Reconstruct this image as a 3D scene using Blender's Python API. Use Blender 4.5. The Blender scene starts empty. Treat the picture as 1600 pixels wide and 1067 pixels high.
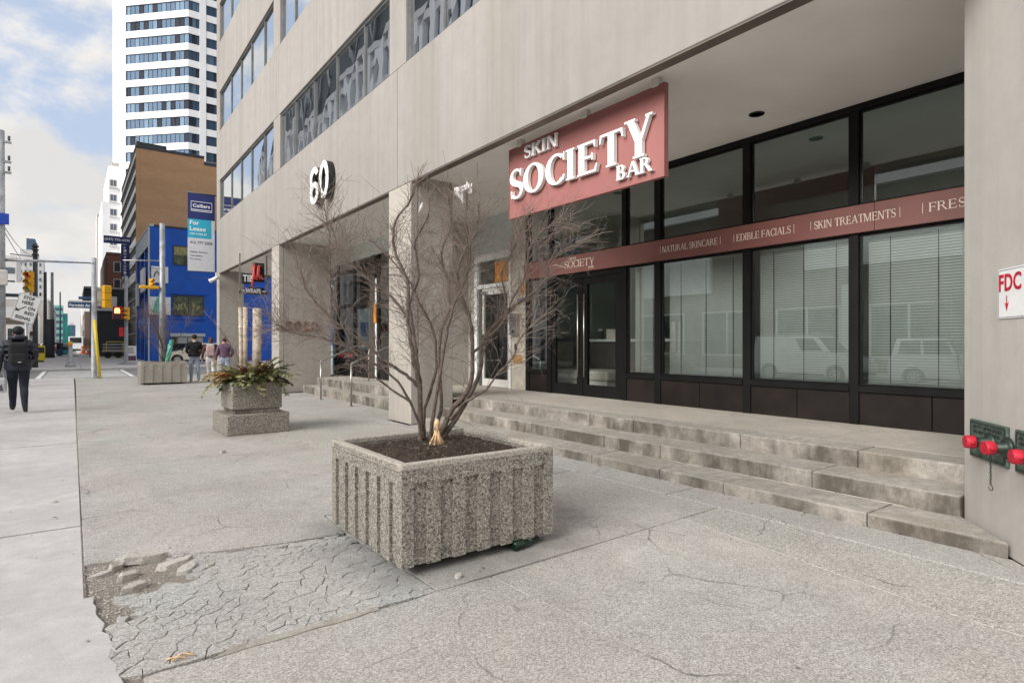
import bpy, bmesh, math, random
from mathutils import Vector, Matrix, noise
from mathutils.geometry import delaunay_2d_cdt
R = math.radians
sc = bpy.context.scene
COL = sc.collection
PI = math.pi

# ---------------------------------------------------------------- camera, sky, sun, exposure
cam_d = bpy.data.cameras.new('camera')
cam = bpy.data.objects.new('camera', cam_d)
COL.objects.link(cam)
cam.location = (0, 0, 1.4)
cam.rotation_euler = (R(90), 0, -R(36.4536))
cam_d.sensor_width = 36.0
cam_d.lens = 36.0 * 930 / 1600
cam_d.shift_y = 3.5 / 1600
cam_d.clip_start = 0.05
cam_d.clip_end = 5000
sc.camera = cam

SUN_EL, SUN_AZ = 27.0, 262.0          # azimuth clockwise from +Y: the sun stands over the far side of the street
world = bpy.data.worlds.new("World")
sc.world = world
world.use_nodes = True
wn, wl = world.node_tree.nodes, world.node_tree.links
wn.clear()
def N(tree, typ, **kw):
    n = tree.nodes.new(typ)
    for k, v in kw.items():
        if k.startswith('i_'):
            key = k[2:]
            key = int(key) if key.isdigit() else key.replace('_', ' ')
            n.inputs[key].default_value = v
        else:
            setattr(n, k, v)
    return n
def ramp(tree, stops, fac=None, interp='LINEAR'):
    r = tree.nodes.new('ShaderNodeValToRGB')
    r.color_ramp.interpolation = interp
    e = r.color_ramp.elements
    while len(e) < len(stops):
        e.new(0.5)
    for el, (p, c) in zip(e, stops):
        el.position = p
        el.color = (c, c, c, 1) if isinstance(c, (int, float)) else (*c, 1)
    if fac is not None:
        tree.links.new(fac, r.inputs[0])
    return r
wt = world.node_tree
sky = N(wt, 'ShaderNodeTexSky', sky_type='NISHITA', sun_disc=False, sun_elevation=R(SUN_EL),
        sun_rotation=R(SUN_AZ), altitude=100, air_density=1.0, dust_density=2.5, ozone_density=1.0)
tc = N(wt, 'ShaderNodeTexCoord')
mp = N(wt, 'ShaderNodeMapping')
mp.inputs['Scale'].default_value = (1.0, 1.0, 1.9)
mp.inputs['Location'].default_value = (0.55, 0.13, 0.30)
wl.new(tc.outputs['Generated'], mp.inputs[0])
nz = N(wt, 'ShaderNodeTexNoise', i_Scale=3.1, i_Detail=9.0, i_Roughness=0.56, i_Distortion=0.25)
wl.new(mp.outputs[0], nz.inputs['Vector'])
cl = ramp(wt, [(0.41, 0), (0.53, 1)], nz.outputs['Fac'], 'EASE')
nz2 = N(wt, 'ShaderNodeTexNoise', i_Scale=4.6, i_Detail=6.0, i_Roughness=0.5)
wl.new(mp.outputs[0], nz2.inputs['Vector'])
shade = ramp(wt, [(0.36, (3.5, 3.45, 3.4)), (0.58, (4.6, 4.4, 4.15))], nz2.outputs['Fac'])
skym = N(wt, 'ShaderNodeMix', data_type='RGBA', blend_type='MIX')
skym.inputs['Factor'].default_value = 0.8
wl.new(sky.outputs[0], skym.inputs['A'])
skym.inputs['B'].default_value = (2.5, 2.95, 3.8, 1)
mx = N(wt, 'ShaderNodeMix', data_type='RGBA', blend_type='MIX')
wl.new(cl.outputs[0], mx.inputs['Factor'])
wl.new(skym.outputs['Result'], mx.inputs['A'])
wl.new(shade.outputs[0], mx.inputs['B'])
bg = N(wt, 'ShaderNodeBackground', i_Strength=0.1)
wl.new(mx.outputs['Result'], bg.inputs[0])
wo = N(wt, 'ShaderNodeOutputWorld')
wl.new(bg.outputs[0], wo.inputs[0])

sun_d = bpy.data.lights.new('sun', 'SUN')
sun = bpy.data.objects.new('sun', sun_d)
COL.objects.link(sun)
sun_d.energy = 2.8
sun_d.angle = R(48)
sun_d.color = (1.0, 0.975, 0.94)
_az = R(SUN_AZ)
_dir = Vector((math.sin(_az) * math.cos(R(SUN_EL)), math.cos(_az) * math.cos(R(SUN_EL)), math.sin(R(SUN_EL))))
sun.rotation_euler = (-_dir).to_track_quat('-Z', 'Y').to_euler()
sun.location = (-20, -10, 40)

vs = sc.view_settings
vs.view_transform = 'Standard'
vs.look = 'None'
vs.gamma = 1.0
vs.use_curve_mapping = False
vs.exposure = 1.15
sc.render.engine = 'CYCLES'
sc.cycles.use_denoising = True
sc.cycles.max_bounces = 8
sc.cycles.transparent_max_bounces = 12

# ---------------------------------------------------------------- materials
MATS = {}
def new_mat(name):
    m = bpy.data.materials.new(name)
    m.use_nodes = True
    t = m.node_tree
    b = t.nodes['Principled BSDF']
    MATS[name] = m
    return m, t, b
def posn(t, scale=(1, 1, 1), obj=False):
    mpn = t.nodes.new('ShaderNodeMapping')
    mpn.inputs['Scale'].default_value = scale
    if obj:
        s = t.nodes.new('ShaderNodeTexCoord').outputs['Object']
    else:
        s = t.nodes.new('ShaderNodeNewGeometry').outputs['Position']
    t.links.new(s, mpn.inputs[0])
    return mpn.outputs[0]
def mixc(t, fac, a, b, mode='MIX'):
    n = N(t, 'ShaderNodeMix', data_type='RGBA', blend_type=mode)
    for key, v in (('Factor', fac), ('A', a), ('B', b)):
        if hasattr(v, 'is_linked'):
            t.links.new(v, n.inputs[key])
        elif key == 'Factor':
            n.inputs[key].default_value = v
        else:
            n.inputs[key].default_value = (*v, 1)
    return n.outputs['Result']
def noise_fac(t, vec, scale, lo=0.35, hi=0.65, detail=5, rough=0.55, dist=0.0):
    n = N(t, 'ShaderNodeTexNoise', i_Scale=scale, i_Detail=detail, i_Roughness=rough, i_Distortion=dist)
    t.links.new(vec, n.inputs['Vector'])
    return ramp(t, [(lo, 0), (hi, 1)], n.outputs['Fac']).outputs[0]
def bump(t, b, h, strength=0.3, dist=0.01):
    bn = N(t, 'ShaderNodeBump', i_Strength=strength, i_Distance=dist)
    t.links.new(h, bn.inputs['Height'])
    t.links.new(bn.outputs[0], b.inputs['Normal'])
def plain(name, col, rough=0.6, metal=0.0, var=0.12, scale=6.0, bmp=0.0, obj=True, coat=0.0, emit=None, spec=0.5):
    """a painted / moulded surface: base colour with slight unevenness"""
    m, t, b = new_mat(name)
    v = posn(t, obj=obj)
    f = noise_fac(t, v, scale)
    dark = tuple(c * (1 - var) for c in col)
    lite = tuple(min(1, c * (1 + var)) for c in col)
    t.links.new(mixc(t, f, dark, lite), b.inputs['Base Color'])
    b.inputs['Roughness'].default_value = rough
    b.inputs['Metallic'].default_value = metal
    b.inputs['Coat Weight'].default_value = coat
    b.inputs['Specular IOR Level'].default_value = spec
    if bmp:
        bump(t, b, noise_fac(t, v, scale * 8, 0.2, 0.8), bmp, 0.004)
    if emit:
        b.inputs['Emission Color'].default_value = (*emit[0], 1)
        b.inputs['Emission Strength'].default_value = emit[1]
    return m
def concrete(name, base, speck=0.0, speck_scale=160, stain=0.25, streak=0.0, bmp=0.25, rough=0.9, big=0.8, cracks=0.0, stain_col=None, pits=0.0, fine=1.0, stain_shade=None, riser=0.0, hue=0.0):
    m, t, b = new_mat(name)
    v = posn(t)
    f1 = noise_fac(t, v, big, 0.3, 0.7, 6, 0.6)
    c = mixc(t, f1, tuple(x * (1 - stain) for x in base), tuple(min(1, x * (1 + stain * 0.55)) for x in base))
    f2 = noise_fac(t, v, big * 9, 0.36, 0.68, 8, 0.68)
    c = mixc(t, mulv(t, f2, fine), c, mixc(t, 0.5 + stain * 0.4, c, stain_col or tuple(x * 0.62 for x in base)))
    if streak:
        vz = posn(t, (3.2, 3.2, 0.12))
        f3 = noise_fac(t, vz, 1.6, 0.47, 0.78, 5, 0.6)
        c = mixc(t, mulv(t, f3, streak), c, tuple(x * 0.52 for x in base))
        f4 = noise_fac(t, posn(t, (1.1, 1.1, 0.045)), 1.3, 0.52, 0.66, 4, 0.5)
        c = mixc(t, mulv(t, f4, streak * .8), c, tuple(x * y for x, y in zip(base, (.62, .58, .52))))
    h = f2
    if speck:
        vo = N(t, 'ShaderNodeTexVoronoi', feature='F1', i_Scale=speck_scale, i_Randomness=1.0)
        t.links.new(v, vo.inputs['Vector'])
        sp = N(t, 'ShaderNodeSeparateColor')
        t.links.new(vo.outputs['Color'], sp.inputs[0])
        tone = ramp(t, [(0.0, tuple(x * 0.22 for x in base)), (0.34, tuple(x * 0.78 for x in base)),
                        (0.72, tuple(min(1, x * 1.15) for x in base)), (0.95, tuple(min(1, x * 1.75) for x in base))], sp.outputs[0]).outputs[0]
        c = mixc(t, speck, c, tone)
        h = vo.outputs['Distance']
    if cracks:
        nd = N(t, 'ShaderNodeTexNoise', i_Scale=2.2, i_Detail=5.0)
        t.links.new(v, nd.inputs['Vector'])
        ad = N(t, 'ShaderNodeMix', data_type='RGBA', blend_type='MIX')
        ad.inputs['Factor'].default_value = 0.22
        t.links.new(v, ad.inputs['A']); t.links.new(nd.outputs['Color'], ad.inputs['B'])
        vc = N(t, 'ShaderNodeTexVoronoi', feature='DISTANCE_TO_EDGE', i_Scale=1.35)
        t.links.new(ad.outputs['Result'], vc.inputs['Vector'])
        line = ramp(t, [(0.0, 1), (0.0075, 0)], vc.outputs['Distance']).outputs[0]
        gate = noise_fac(t, v, 1.1, 0.48, 0.60, 3)
        c = mixc(t, mulv(t, mulo(t, line, gate), cracks), c, tuple(x * 0.2 for x in base))
    if hue:        # old repairs: faintly pinker and greener areas
        hn = noise_fac(t, v, 0.75, 0.40, 0.60, 4, 0.5)
        c = mixc(t, hue, c, mixc(t, 1.0, c, mixc(t, hn, (1.0, .90, .86), (.93, .97, .94)), 'MULTIPLY'))
    if riser:      # trodden grime kicked against the upright faces
        gn = t.nodes.new('ShaderNodeNewGeometry')
        sn = N(t, 'ShaderNodeSeparateXYZ'); t.links.new(gn.outputs['Normal'], sn.inputs[0])
        up_ = ramp(t, [(0.25, 1), (0.8, 0)], sn.outputs[2]).outputs[0]
        rn = noise_fac(t, posn(t, (1, 1.2, .7)), 1.8, 0.36, 0.60, 8, 0.64)
        c = mixc(t, mulv(t, mulo(t, up_, rn), riser), c, (0.085, 0.072, 0.056))
    if stain_shade:  # random stains; spots round planter bases add stain and painted contact shadow
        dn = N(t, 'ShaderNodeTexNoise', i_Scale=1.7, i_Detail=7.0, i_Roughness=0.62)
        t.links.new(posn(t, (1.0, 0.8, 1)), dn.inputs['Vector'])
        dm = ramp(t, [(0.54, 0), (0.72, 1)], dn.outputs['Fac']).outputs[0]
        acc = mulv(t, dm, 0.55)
        for (px_, py_, rr_) in stain_shade:
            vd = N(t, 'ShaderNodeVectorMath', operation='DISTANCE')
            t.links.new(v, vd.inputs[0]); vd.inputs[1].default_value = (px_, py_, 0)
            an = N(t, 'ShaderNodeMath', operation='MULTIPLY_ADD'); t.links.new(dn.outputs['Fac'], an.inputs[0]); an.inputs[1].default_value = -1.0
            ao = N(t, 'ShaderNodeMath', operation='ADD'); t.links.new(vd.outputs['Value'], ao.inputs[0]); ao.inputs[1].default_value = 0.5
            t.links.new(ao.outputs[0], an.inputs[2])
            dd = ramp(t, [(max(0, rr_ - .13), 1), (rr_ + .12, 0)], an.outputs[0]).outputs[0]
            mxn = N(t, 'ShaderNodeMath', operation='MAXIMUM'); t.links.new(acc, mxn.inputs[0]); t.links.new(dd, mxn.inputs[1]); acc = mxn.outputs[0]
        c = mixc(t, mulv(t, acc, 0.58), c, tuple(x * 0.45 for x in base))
    if pits:
        pf = noise_fac(t, v, 70, 0.68, 0.72, 2)
        c = mixc(t, mulv(t, pf, pits), c, tuple(x * 0.3 for x in base))
    t.links.new(c, b.inputs['Base Color'])
    b.inputs['Roughness'].default_value = rough
    b.inputs['Specular IOR Level'].default_value = 0.25
    if bmp:
        bump(t, b, h, bmp, 0.006)
    return m
def mulv(t, sock, k):
    n = N(t, 'ShaderNodeMath', operation='MULTIPLY')
    t.links.new(sock, n.inputs[0]); n.inputs[1].default_value = k
    return n.outputs[0]
def mulo(t, a, b2):
    n = N(t, 'ShaderNodeMath', operation='MULTIPLY')
    t.links.new(a, n.inputs[0]); t.links.new(b2, n.inputs[1])
    return n.outputs[0]
def thin_glass(name, tint=(0.72, 0.78, 0.76), refl=1.0, ior=1.75, wav=0.0):
    m, t, b = new_mat(name)
    t.nodes.remove(b)
    out = t.nodes['Material Output']
    tr = N(t, 'ShaderNodeBsdfTransparent'); tr.inputs[0].default_value = (*tint, 1)
    gl = N(t, 'ShaderNodeBsdfGlossy', i_Roughness=0.0); gl.inputs[0].default_value = (0.92, 1.0, 0.98, 1)
    fr = N(t, 'ShaderNodeFresnel', i_IOR=ior)
    mxs = N(t, 'ShaderNodeMixShader')
    t.links.new(mulv(t, fr.outputs[0], refl), mxs.inputs[0])
    t.links.new(tr.outputs[0], mxs.inputs[1]); t.links.new(gl.outputs[0], mxs.inputs[2])
    if wav:
        bn = N(t, 'ShaderNodeBump', i_Strength=wav, i_Distance=0.02)
        nn = N(t, 'ShaderNodeTexNoise', i_Scale=0.9, i_Detail=1.5)
        t.links.new(posn(t), nn.inputs['Vector'])
        t.links.new(nn.outputs['Fac'], bn.inputs['Height'])
        t.links.new(bn.outputs[0], gl.inputs['Normal'])
    t.links.new(mxs.outputs[0], out.inputs[0])
    return m
def mirror_glass(name, dark=(0.03, 0.04, 0.045), tint=(0.8, 0.85, 0.88), fac=0.6, wav=0.25, scale=1.1, rough=0.3):
    m, t, b = new_mat(name)
    out = t.nodes['Material Output']
    b.inputs['Base Color'].default_value = (*dark, 1)
    b.inputs['Roughness'].default_value = rough
    if rough > .5: b.inputs['Specular IOR Level'].default_value = 0.1
    gl = N(t, 'ShaderNodeBsdfGlossy', i_Roughness=0.01); gl.inputs[0].default_value = (*tint, 1)
    mxs = N(t, 'ShaderNodeMixShader'); mxs.inputs[0].default_value = fac
    bn = N(t, 'ShaderNodeBump', i_Strength=wav, i_Distance=0.05)
    nn = N(t, 'ShaderNodeTexNoise', i_Scale=scale, i_Detail=2.0)
    t.links.new(posn(t), nn.inputs['Vector'])
    t.links.new(nn.outputs['Fac'], bn.inputs['Height'])
    t.links.new(bn.outputs[0], gl.inputs['Normal'])
    t.links.new(b.outputs[0], mxs.inputs[1]); t.links.new(gl.outputs[0], mxs.inputs[2])
    t.links.new(mxs.outputs[0], out.inputs[0])
    return m

concrete('precast', (0.300, 0.280, 0.258), stain=0.08, streak=0.34, bmp=0.06, big=0.35, fine=0.45)
concrete('pillar_concrete', (0.44, 0.405, 0.36), stain=0.13, streak=0.35, bmp=0.10, big=0.8, pits=0.3, fine=0.5)
concrete('painted_wall', (0.47, 0.445, 0.405), stain=0.09, streak=0.32, bmp=0.08, big=0.7, pits=0.25, fine=0.4)
plain('soffit_paint', (0.90, 0.87, 0.825), 0.85, var=0.05, scale=0.9, obj=False)
concrete('aggregate', (0.295, 0.272, 0.235), speck=0.95, speck_scale=120, stain=0.34, streak=0.45, bmp=0.9, big=1.5)
concrete('aggregate_rim', (0.44, 0.405, 0.35), speck=0.45, speck_scale=120, stain=0.2, bmp=0.6, big=1.5)
concrete('plaza_concrete', (0.46, 0.443, 0.42), speck=0.45, hue=0.4, speck_scale=150, stain=0.42, bmp=0.35, big=0.6, cracks=0.9, pits=0.2, stain_shade=[(1.62, 3.25, .22), (1.57, 3.6, .20), (1.57, 4.0, .20), (1.62, 4.35, .2), (2.0, 3.2, .22), (2.4, 3.2, .24), (2.75, 3.28, .27), (2.1, 3.8, .5), (1.9, 9.85, .2), (2.4, 9.8, .2), (2.85, 9.95, .2)])
concrete('plaza_concrete_worn', (0.44, 0.42, 0.385), speck=0.52, speck_scale=135, stain=0.32, bmp=0.4, big=1.3, cracks=0.7, pits=0.3)
concrete('cracked_asphalt', (0.445, 0.435, 0.42), speck=0.48, speck_scale=150, stain=0.28, hue=0.35, bmp=0.45, big=2.2, pits=0.35, stain_shade=[(1.62, 3.25, .22), (1.57, 3.6, .20), (1.57, 4.0, .20), (1.62, 4.35, .2), (2.0, 3.2, .22), (2.4, 3.2, .24), (2.75, 3.28, .27), (2.1, 3.8, .5)])
concrete('sidewalk_concrete', (0.55, 0.53, 0.52), speck=0.14, speck_scale=220, stain=0.22, bmp=0.12, big=0.7, pits=0.08)
concrete('step_concrete', (0.48, 0.445, 0.395), speck=0.22, speck_scale=170, stain=0.34, streak=0.85, bmp=0.4, big=1.3, stain_col=(0.10, 0.08, 0.06), pits=0.5, riser=0.9)
concrete('landing_concrete', (0.46, 0.42, 0.365), speck=0.25, speck_scale=170, stain=0.3, bmp=0.3, big=0.9, pits=0.3)
concrete('road_asphalt', (0.24, 0.237, 0.235), speck=0.3, speck_scale=90, stain=0.2, bmp=0.2, big=0.3)
concrete('dirt', (0.31, 0.275, 0.235), speck=0.4, speck_scale=130, stain=0.4, bmp=1.0, big=3)
concrete('joint_dirt', (0.085, 0.07, 0.055), speck=0.3, speck_scale=130, stain=0.3, bmp=0.6, big=3)
concrete('potting_soil', (0.045, 0.032, 0.024), speck=0.5, speck_scale=70, stain=0.4, bmp=1.0, big=4)
concrete('rubble_concrete', (0.54, 0.51, 0.465), speck=0.3, speck_scale=150, stain=0.25, bmp=0.5, big=4)
plain('road_paint', (0.72, 0.72, 0.70), 0.8, var=0.15, scale=3, obj=False)
plain('black_metal', (0.007, 0.007, 0.007), 0.42, 0.0, 0.25, 3, obj=False, spec=0.22)
plain('kick_panel', (0.013, 0.009, 0.008), 0.5, 0.0, 0.4, 2.0, obj=False, spec=0.25)
plain('window_frame_metal', (0.16, 0.16, 0.16), 0.45, 0.4, 0.2, 3, obj=False)
plain('aluminium', (0.50, 0.50, 0.48), 0.35, 0.8, 0.12, 3)
plain('steel', (0.42, 0.40, 0.37), 0.33, 0.95, 0.12, 4)
plain('galvanised', (0.36, 0.37, 0.385), 0.55, 0.45, 0.2, 5, bmp=0.1)
plain('sign_pink', (0.30, 0.118, 0.107), 0.5, var=0.06, scale=2)
plain('band_red', (0.245, 0.098, 0.084), 0.5, var=0.08, scale=2)
plain('letter_white', (0.80, 0.80, 0.78), 0.45, var=0.04)
plain('letter_cream', (0.85, 0.72, 0.62), 0.5, var=0.05)
plain('white_paint', (0.78, 0.78, 0.77), 0.5, var=0.05)
plain('offwhite', (0.62, 0.60, 0.56), 0.6, var=0.06)
plain('black_paint', (0.015, 0.015, 0.016), 0.45, var=0.2)
plain('dark_grey', (0.05, 0.055, 0.06), 0.6, var=0.15, scale=1, obj=False)
plain('rubber', (0.02, 0.02, 0.02), 0.85, var=0.2)
plain('red_paint', (0.62, 0.012, 0.02), 0.4, var=0.08)
plain('fdc_red', (0.46, 0.010, 0.028), 0.6, var=0.22, scale=35)
plain('patina_bronze', (0.10, 0.14, 0.115), 0.5, 0.45, 0.3, 30, bmp=0.25)
plain('dark_bronze', (0.045, 0.06, 0.05), 0.45, 0.6, 0.3, 30)
plain('bark', (0.115, 0.088, 0.070), 0.9, var=0.42, scale=26, bmp=0.6)
plain('twig_bark', (0.20, 0.155, 0.13), 0.9, var=0.3, scale=20)
plain('raffia', (0.68, 0.46, 0.26), 0.8, var=0.25, scale=30)
plain('plastic_white', (0.80, 0.76, 0.74), 0.55, var=0.12, scale=20)
plain('blind_slat', (0.93, 0.93, 0.91), 0.5, var=0.05, scale=3)
plain('interior_wall', (0.56, 0.63, 0.60), 0.8, var=0.05, scale=1, obj=False)
plain('interior_ceiling', (0.74, 0.80, 0.77), 0.85, var=0.05, scale=1, obj=False)
plain('interior_floor', (0.34, 0.32, 0.30), 0.4, var=0.15, scale=2, obj=False)
plain('fabric_cream', (0.62, 0.57, 0.50), 0.9, var=0.08, scale=8)
plain('wood_dark', (0.055, 0.04, 0.03), 0.55, var=0.25, scale=6)
plain('counter_brown', (0.10, 0.085, 0.08), 0.5, var=0.1)
plain('evergreen', (0.11, 0.125, 0.05), 0.75, var=0.4, scale=14)
plain('evergreen_pale', (0.30, 0.29, 0.14), 0.75, var=0.35, scale=14)
plain('berry_red', (0.17, 0.03, 0.025), 0.6, var=0.4, scale=18)
plain('fern_gold', (0.42, 0.23, 0.08), 0.8, var=0.3, scale=15)
plain('birch', (0.50, 0.42, 0.34), 0.85, var=0.45, scale=9, bmp=0.4)
plain('birch_end', (0.55, 0.42, 0.28), 0.8, var=0.2, scale=15)
plain('green_bag', (0.13, 0.44, 0.34), 0.45, var=0.2, scale=5)
plain('signal_yellow', (0.80, 0.42, 0.01), 0.45, var=0.08, scale=3)
plain('guard_yellow', (0.74, 0.56, 0.03), 0.5, var=0.1)
plain('hand_orange', (0.8, 0.2, 0.05), 0.5, emit=((1.0, 0.30, 0.08), 3.0))
plain('street_blue', (0.018, 0.07, 0.16), 0.5, var=0.06)
plain('sign_blue', (0.008, 0.055, 0.42), 0.5, var=0.06)
plain('navy', (0.010, 0.022, 0.14), 0.5, var=0.08)
plain('cyan_paint', (0.02, 0.38, 0.55), 0.5, var=0.05)
plain('banner_grey', (0.62, 0.62, 0.66), 0.6, var=0.05)
plain('text_grey', (0.10, 0.10, 0.12), 0.6)
plain('building_blue', (0.005, 0.095, 0.50), 0.6, var=0.10, scale=1.2, obj=False)
plain('pale_trim', (0.50, 0.55, 0.60), 0.6, var=0.08, scale=1, obj=False)
plain('tower_white', (0.74, 0.74, 0.75), 0.7, var=0.05, scale=0.2, obj=False)
plain('midrise_white', (0.62, 0.61, 0.60), 0.75, var=0.08, scale=0.15, obj=False)
plain('tan_concrete', (0.40, 0.37, 0.35), 0.85, var=0.08, scale=0.2, obj=False)
plain('brown_cladding', (0.10, 0.075, 0.06), 0.7, var=0.15, scale=0.3, obj=False)
plain('teal_panel', (0.06, 0.36, 0.34), 0.5, var=0.25, scale=0.12, obj=False)
plain('teal_pale', (0.22, 0.50, 0.45), 0.5, var=0.2, scale=0.12, obj=False)
plain('charcoal_cladding', (0.045, 0.052, 0.06), 0.7, var=0.12, scale=0.6, obj=False)
plain('car_cream', (0.66, 0.60, 0.47), 0.3, var=0.02, coat=0.6)
plain('car_white', (0.72, 0.73, 0.74), 0.3, var=0.02, coat=0.6)
plain('car_red', (0.36, 0.02, 0.02), 0.3, var=0.03, coat=0.6)
plain('car_grey', (0.16, 0.17, 0.18), 0.3, 0.3, 0.03, coat=0.6)
plain('car_dark', (0.02, 0.022, 0.028), 0.3, var=0.03, coat=0.6)
plain('car_glass', (0.015, 0.018, 0.02), 0.05, var=0.05)
plain('hub_silver', (0.60, 0.60, 0.60), 0.35, 0.6, 0.05)
plain('lamp_red', (0.45, 0.01, 0.01), 0.3)
plain('lamp_clear', (0.7, 0.7, 0.68), 0.15)
plain('skin', (0.46, 0.27, 0.19), 0.6, var=0.06)
plain('hair_dark', (0.018, 0.013, 0.010), 0.7, var=0.3, scale=40)
plain('navy_jacket', (0.016, 0.019, 0.032), 0.55, var=0.25, scale=12)
plain('black_cloth', (0.011, 0.011, 0.013), 0.75, var=0.3, scale=14)
plain('navy_trousers', (0.011, 0.015, 0.026), 0.85, var=0.25, scale=10)
plain('blue_jeans', (0.36, 0.42, 0.52), 0.9, var=0.2, scale=9)
plain('plum_cloth', (0.13, 0.075, 0.12), 0.9, var=0.2, scale=9)
plain('brown_cloth', (0.075, 0.035, 0.03), 0.9, var=0.25, scale=9)
plain('pink_cloth', (0.45, 0.30, 0.29), 0.9, var=0.15, scale=9)
plain('pale_bag', (0.56, 0.57, 0.60), 0.6, var=0.15, scale=9)
plain('orange_plastic', (0.75, 0.14, 0.02), 0.5, var=0.08)
plain('poster_blue', (0.06, 0.16, 0.42), 0.5, var=0.3, scale=2)
plain('poster_pale', (0.50, 0.60, 0.66), 0.5, var=0.15, scale=3)
plain('sticker_orange', (0.62, 0.24, 0.02), 0.5, var=0.3, scale=9)
plain('lettering_brown', (0.22, 0.10, 0.055), 0.5, 0.2, 0.15)
plain('script_red', (0.60, 0.07, 0.06), 0.4, var=0.08)
plain('teal_leaf', (0.12, 0.48, 0.42), 0.5, var=0.3, scale=3)
plain('trim_brown', (0.13, 0.11, 0.09), 0.7, var=0.2, scale=2, obj=False)
plain('bottle_green', (0.004, 0.02, 0.01), 0.08, var=0.1)
plain('gum', (0.16, 0.155, 0.15), 0.9, var=0.2)
plain('window_green', (0.10, 0.115, 0.08), 0.3, var=0.5, scale=2.5, obj=False)
plain('stone_strip', (0.48, 0.44, 0.37), 0.75, var=0.16, scale=5, obj=False)
thin_glass('shop_glass', (0.88, 0.94, 0.91), 1.4, 2.3)
thin_glass('door_glass', (0.86, 0.91, 0.89), 0.9, 1.65)
mirror_glass('office_glass', (0.025, 0.032, 0.036), (0.92, 0.95, 0.97), 0.8, 0.055, 0.8)
mirror_glass('dark_glass', (0.015, 0.018, 0.02), (0.6, 0.66, 0.7), 0.25, 0.05)
mirror_glass('tower_glass', (0.030, 0.055, 0.095), (0.45, 0.6, 0.8), 0.03, 0.06, 0.3, 0.7)
mirror_glass('tower_glass_pale', (0.075, 0.125, 0.18), (0.5, 0.65, 0.8), 0.03, 0.06, 0.3, 0.7)
mirror_glass('shop_mirror', (0.02, 0.025, 0.025), (0.7, 0.75, 0.76), 0.35, 0.1)

def brick_mat(name, c1, c2, mortar, sc_=1.0):
    m, t, b = new_mat(name)
    g = t.nodes.new('ShaderNodeNewGeometry')
    sp = N(t, 'ShaderNodeSeparateXYZ'); t.links.new(g.outputs['Position'], sp.inputs[0])
    ad = N(t, 'ShaderNodeMath', operation='ADD'); t.links.new(sp.outputs[0], ad.inputs[0]); t.links.new(sp.outputs[1], ad.inputs[1])
    cb = N(t, 'ShaderNodeCombineXYZ'); t.links.new(ad.outputs[0], cb.inputs[0]); t.links.new(sp.outputs[2], cb.inputs[1])
    br = N(t, 'ShaderNodeTexBrick', i_Scale=sc_)
    br.inputs['Color1'].default_value = (*c1, 1); br.inputs['Color2'].default_value = (*c2, 1); br.inputs['Mortar'].default_value = (*mortar, 1)
    br.inputs['Brick Width'].default_value = 0.23; br.inputs['Row Height'].default_value = 0.075; br.inputs['Mortar Size'].default_value = 0.008
    t.links.new(cb.outputs[0], br.inputs['Vector'])
    f = noise_fac(t, posn(t, (0.25, 0.25, 1.2)), 0.8, 0.35, 0.7, 5)
    c = mixc(t, mulv(t, f, 0.35), br.outputs['Color'], tuple(x * 0.55 for x in c1))
    t.links.new(c, b.inputs['Base Color'])
    b.inputs['Roughness'].default_value = 0.9
    return m
brick_mat('brick_tan', (0.60, 0.34, 0.165), (0.54, 0.30, 0.14), (0.48, 0.33, 0.20))
brick_mat('brick_red', (0.23, 0.085, 0.06), (0.19, 0.07, 0.05), (0.20, 0.13, 0.10))
brick_mat('brick_brown', (0.16, 0.10, 0.075), (0.13, 0.085, 0.062), (0.16, 0.13, 0.11))

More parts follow.
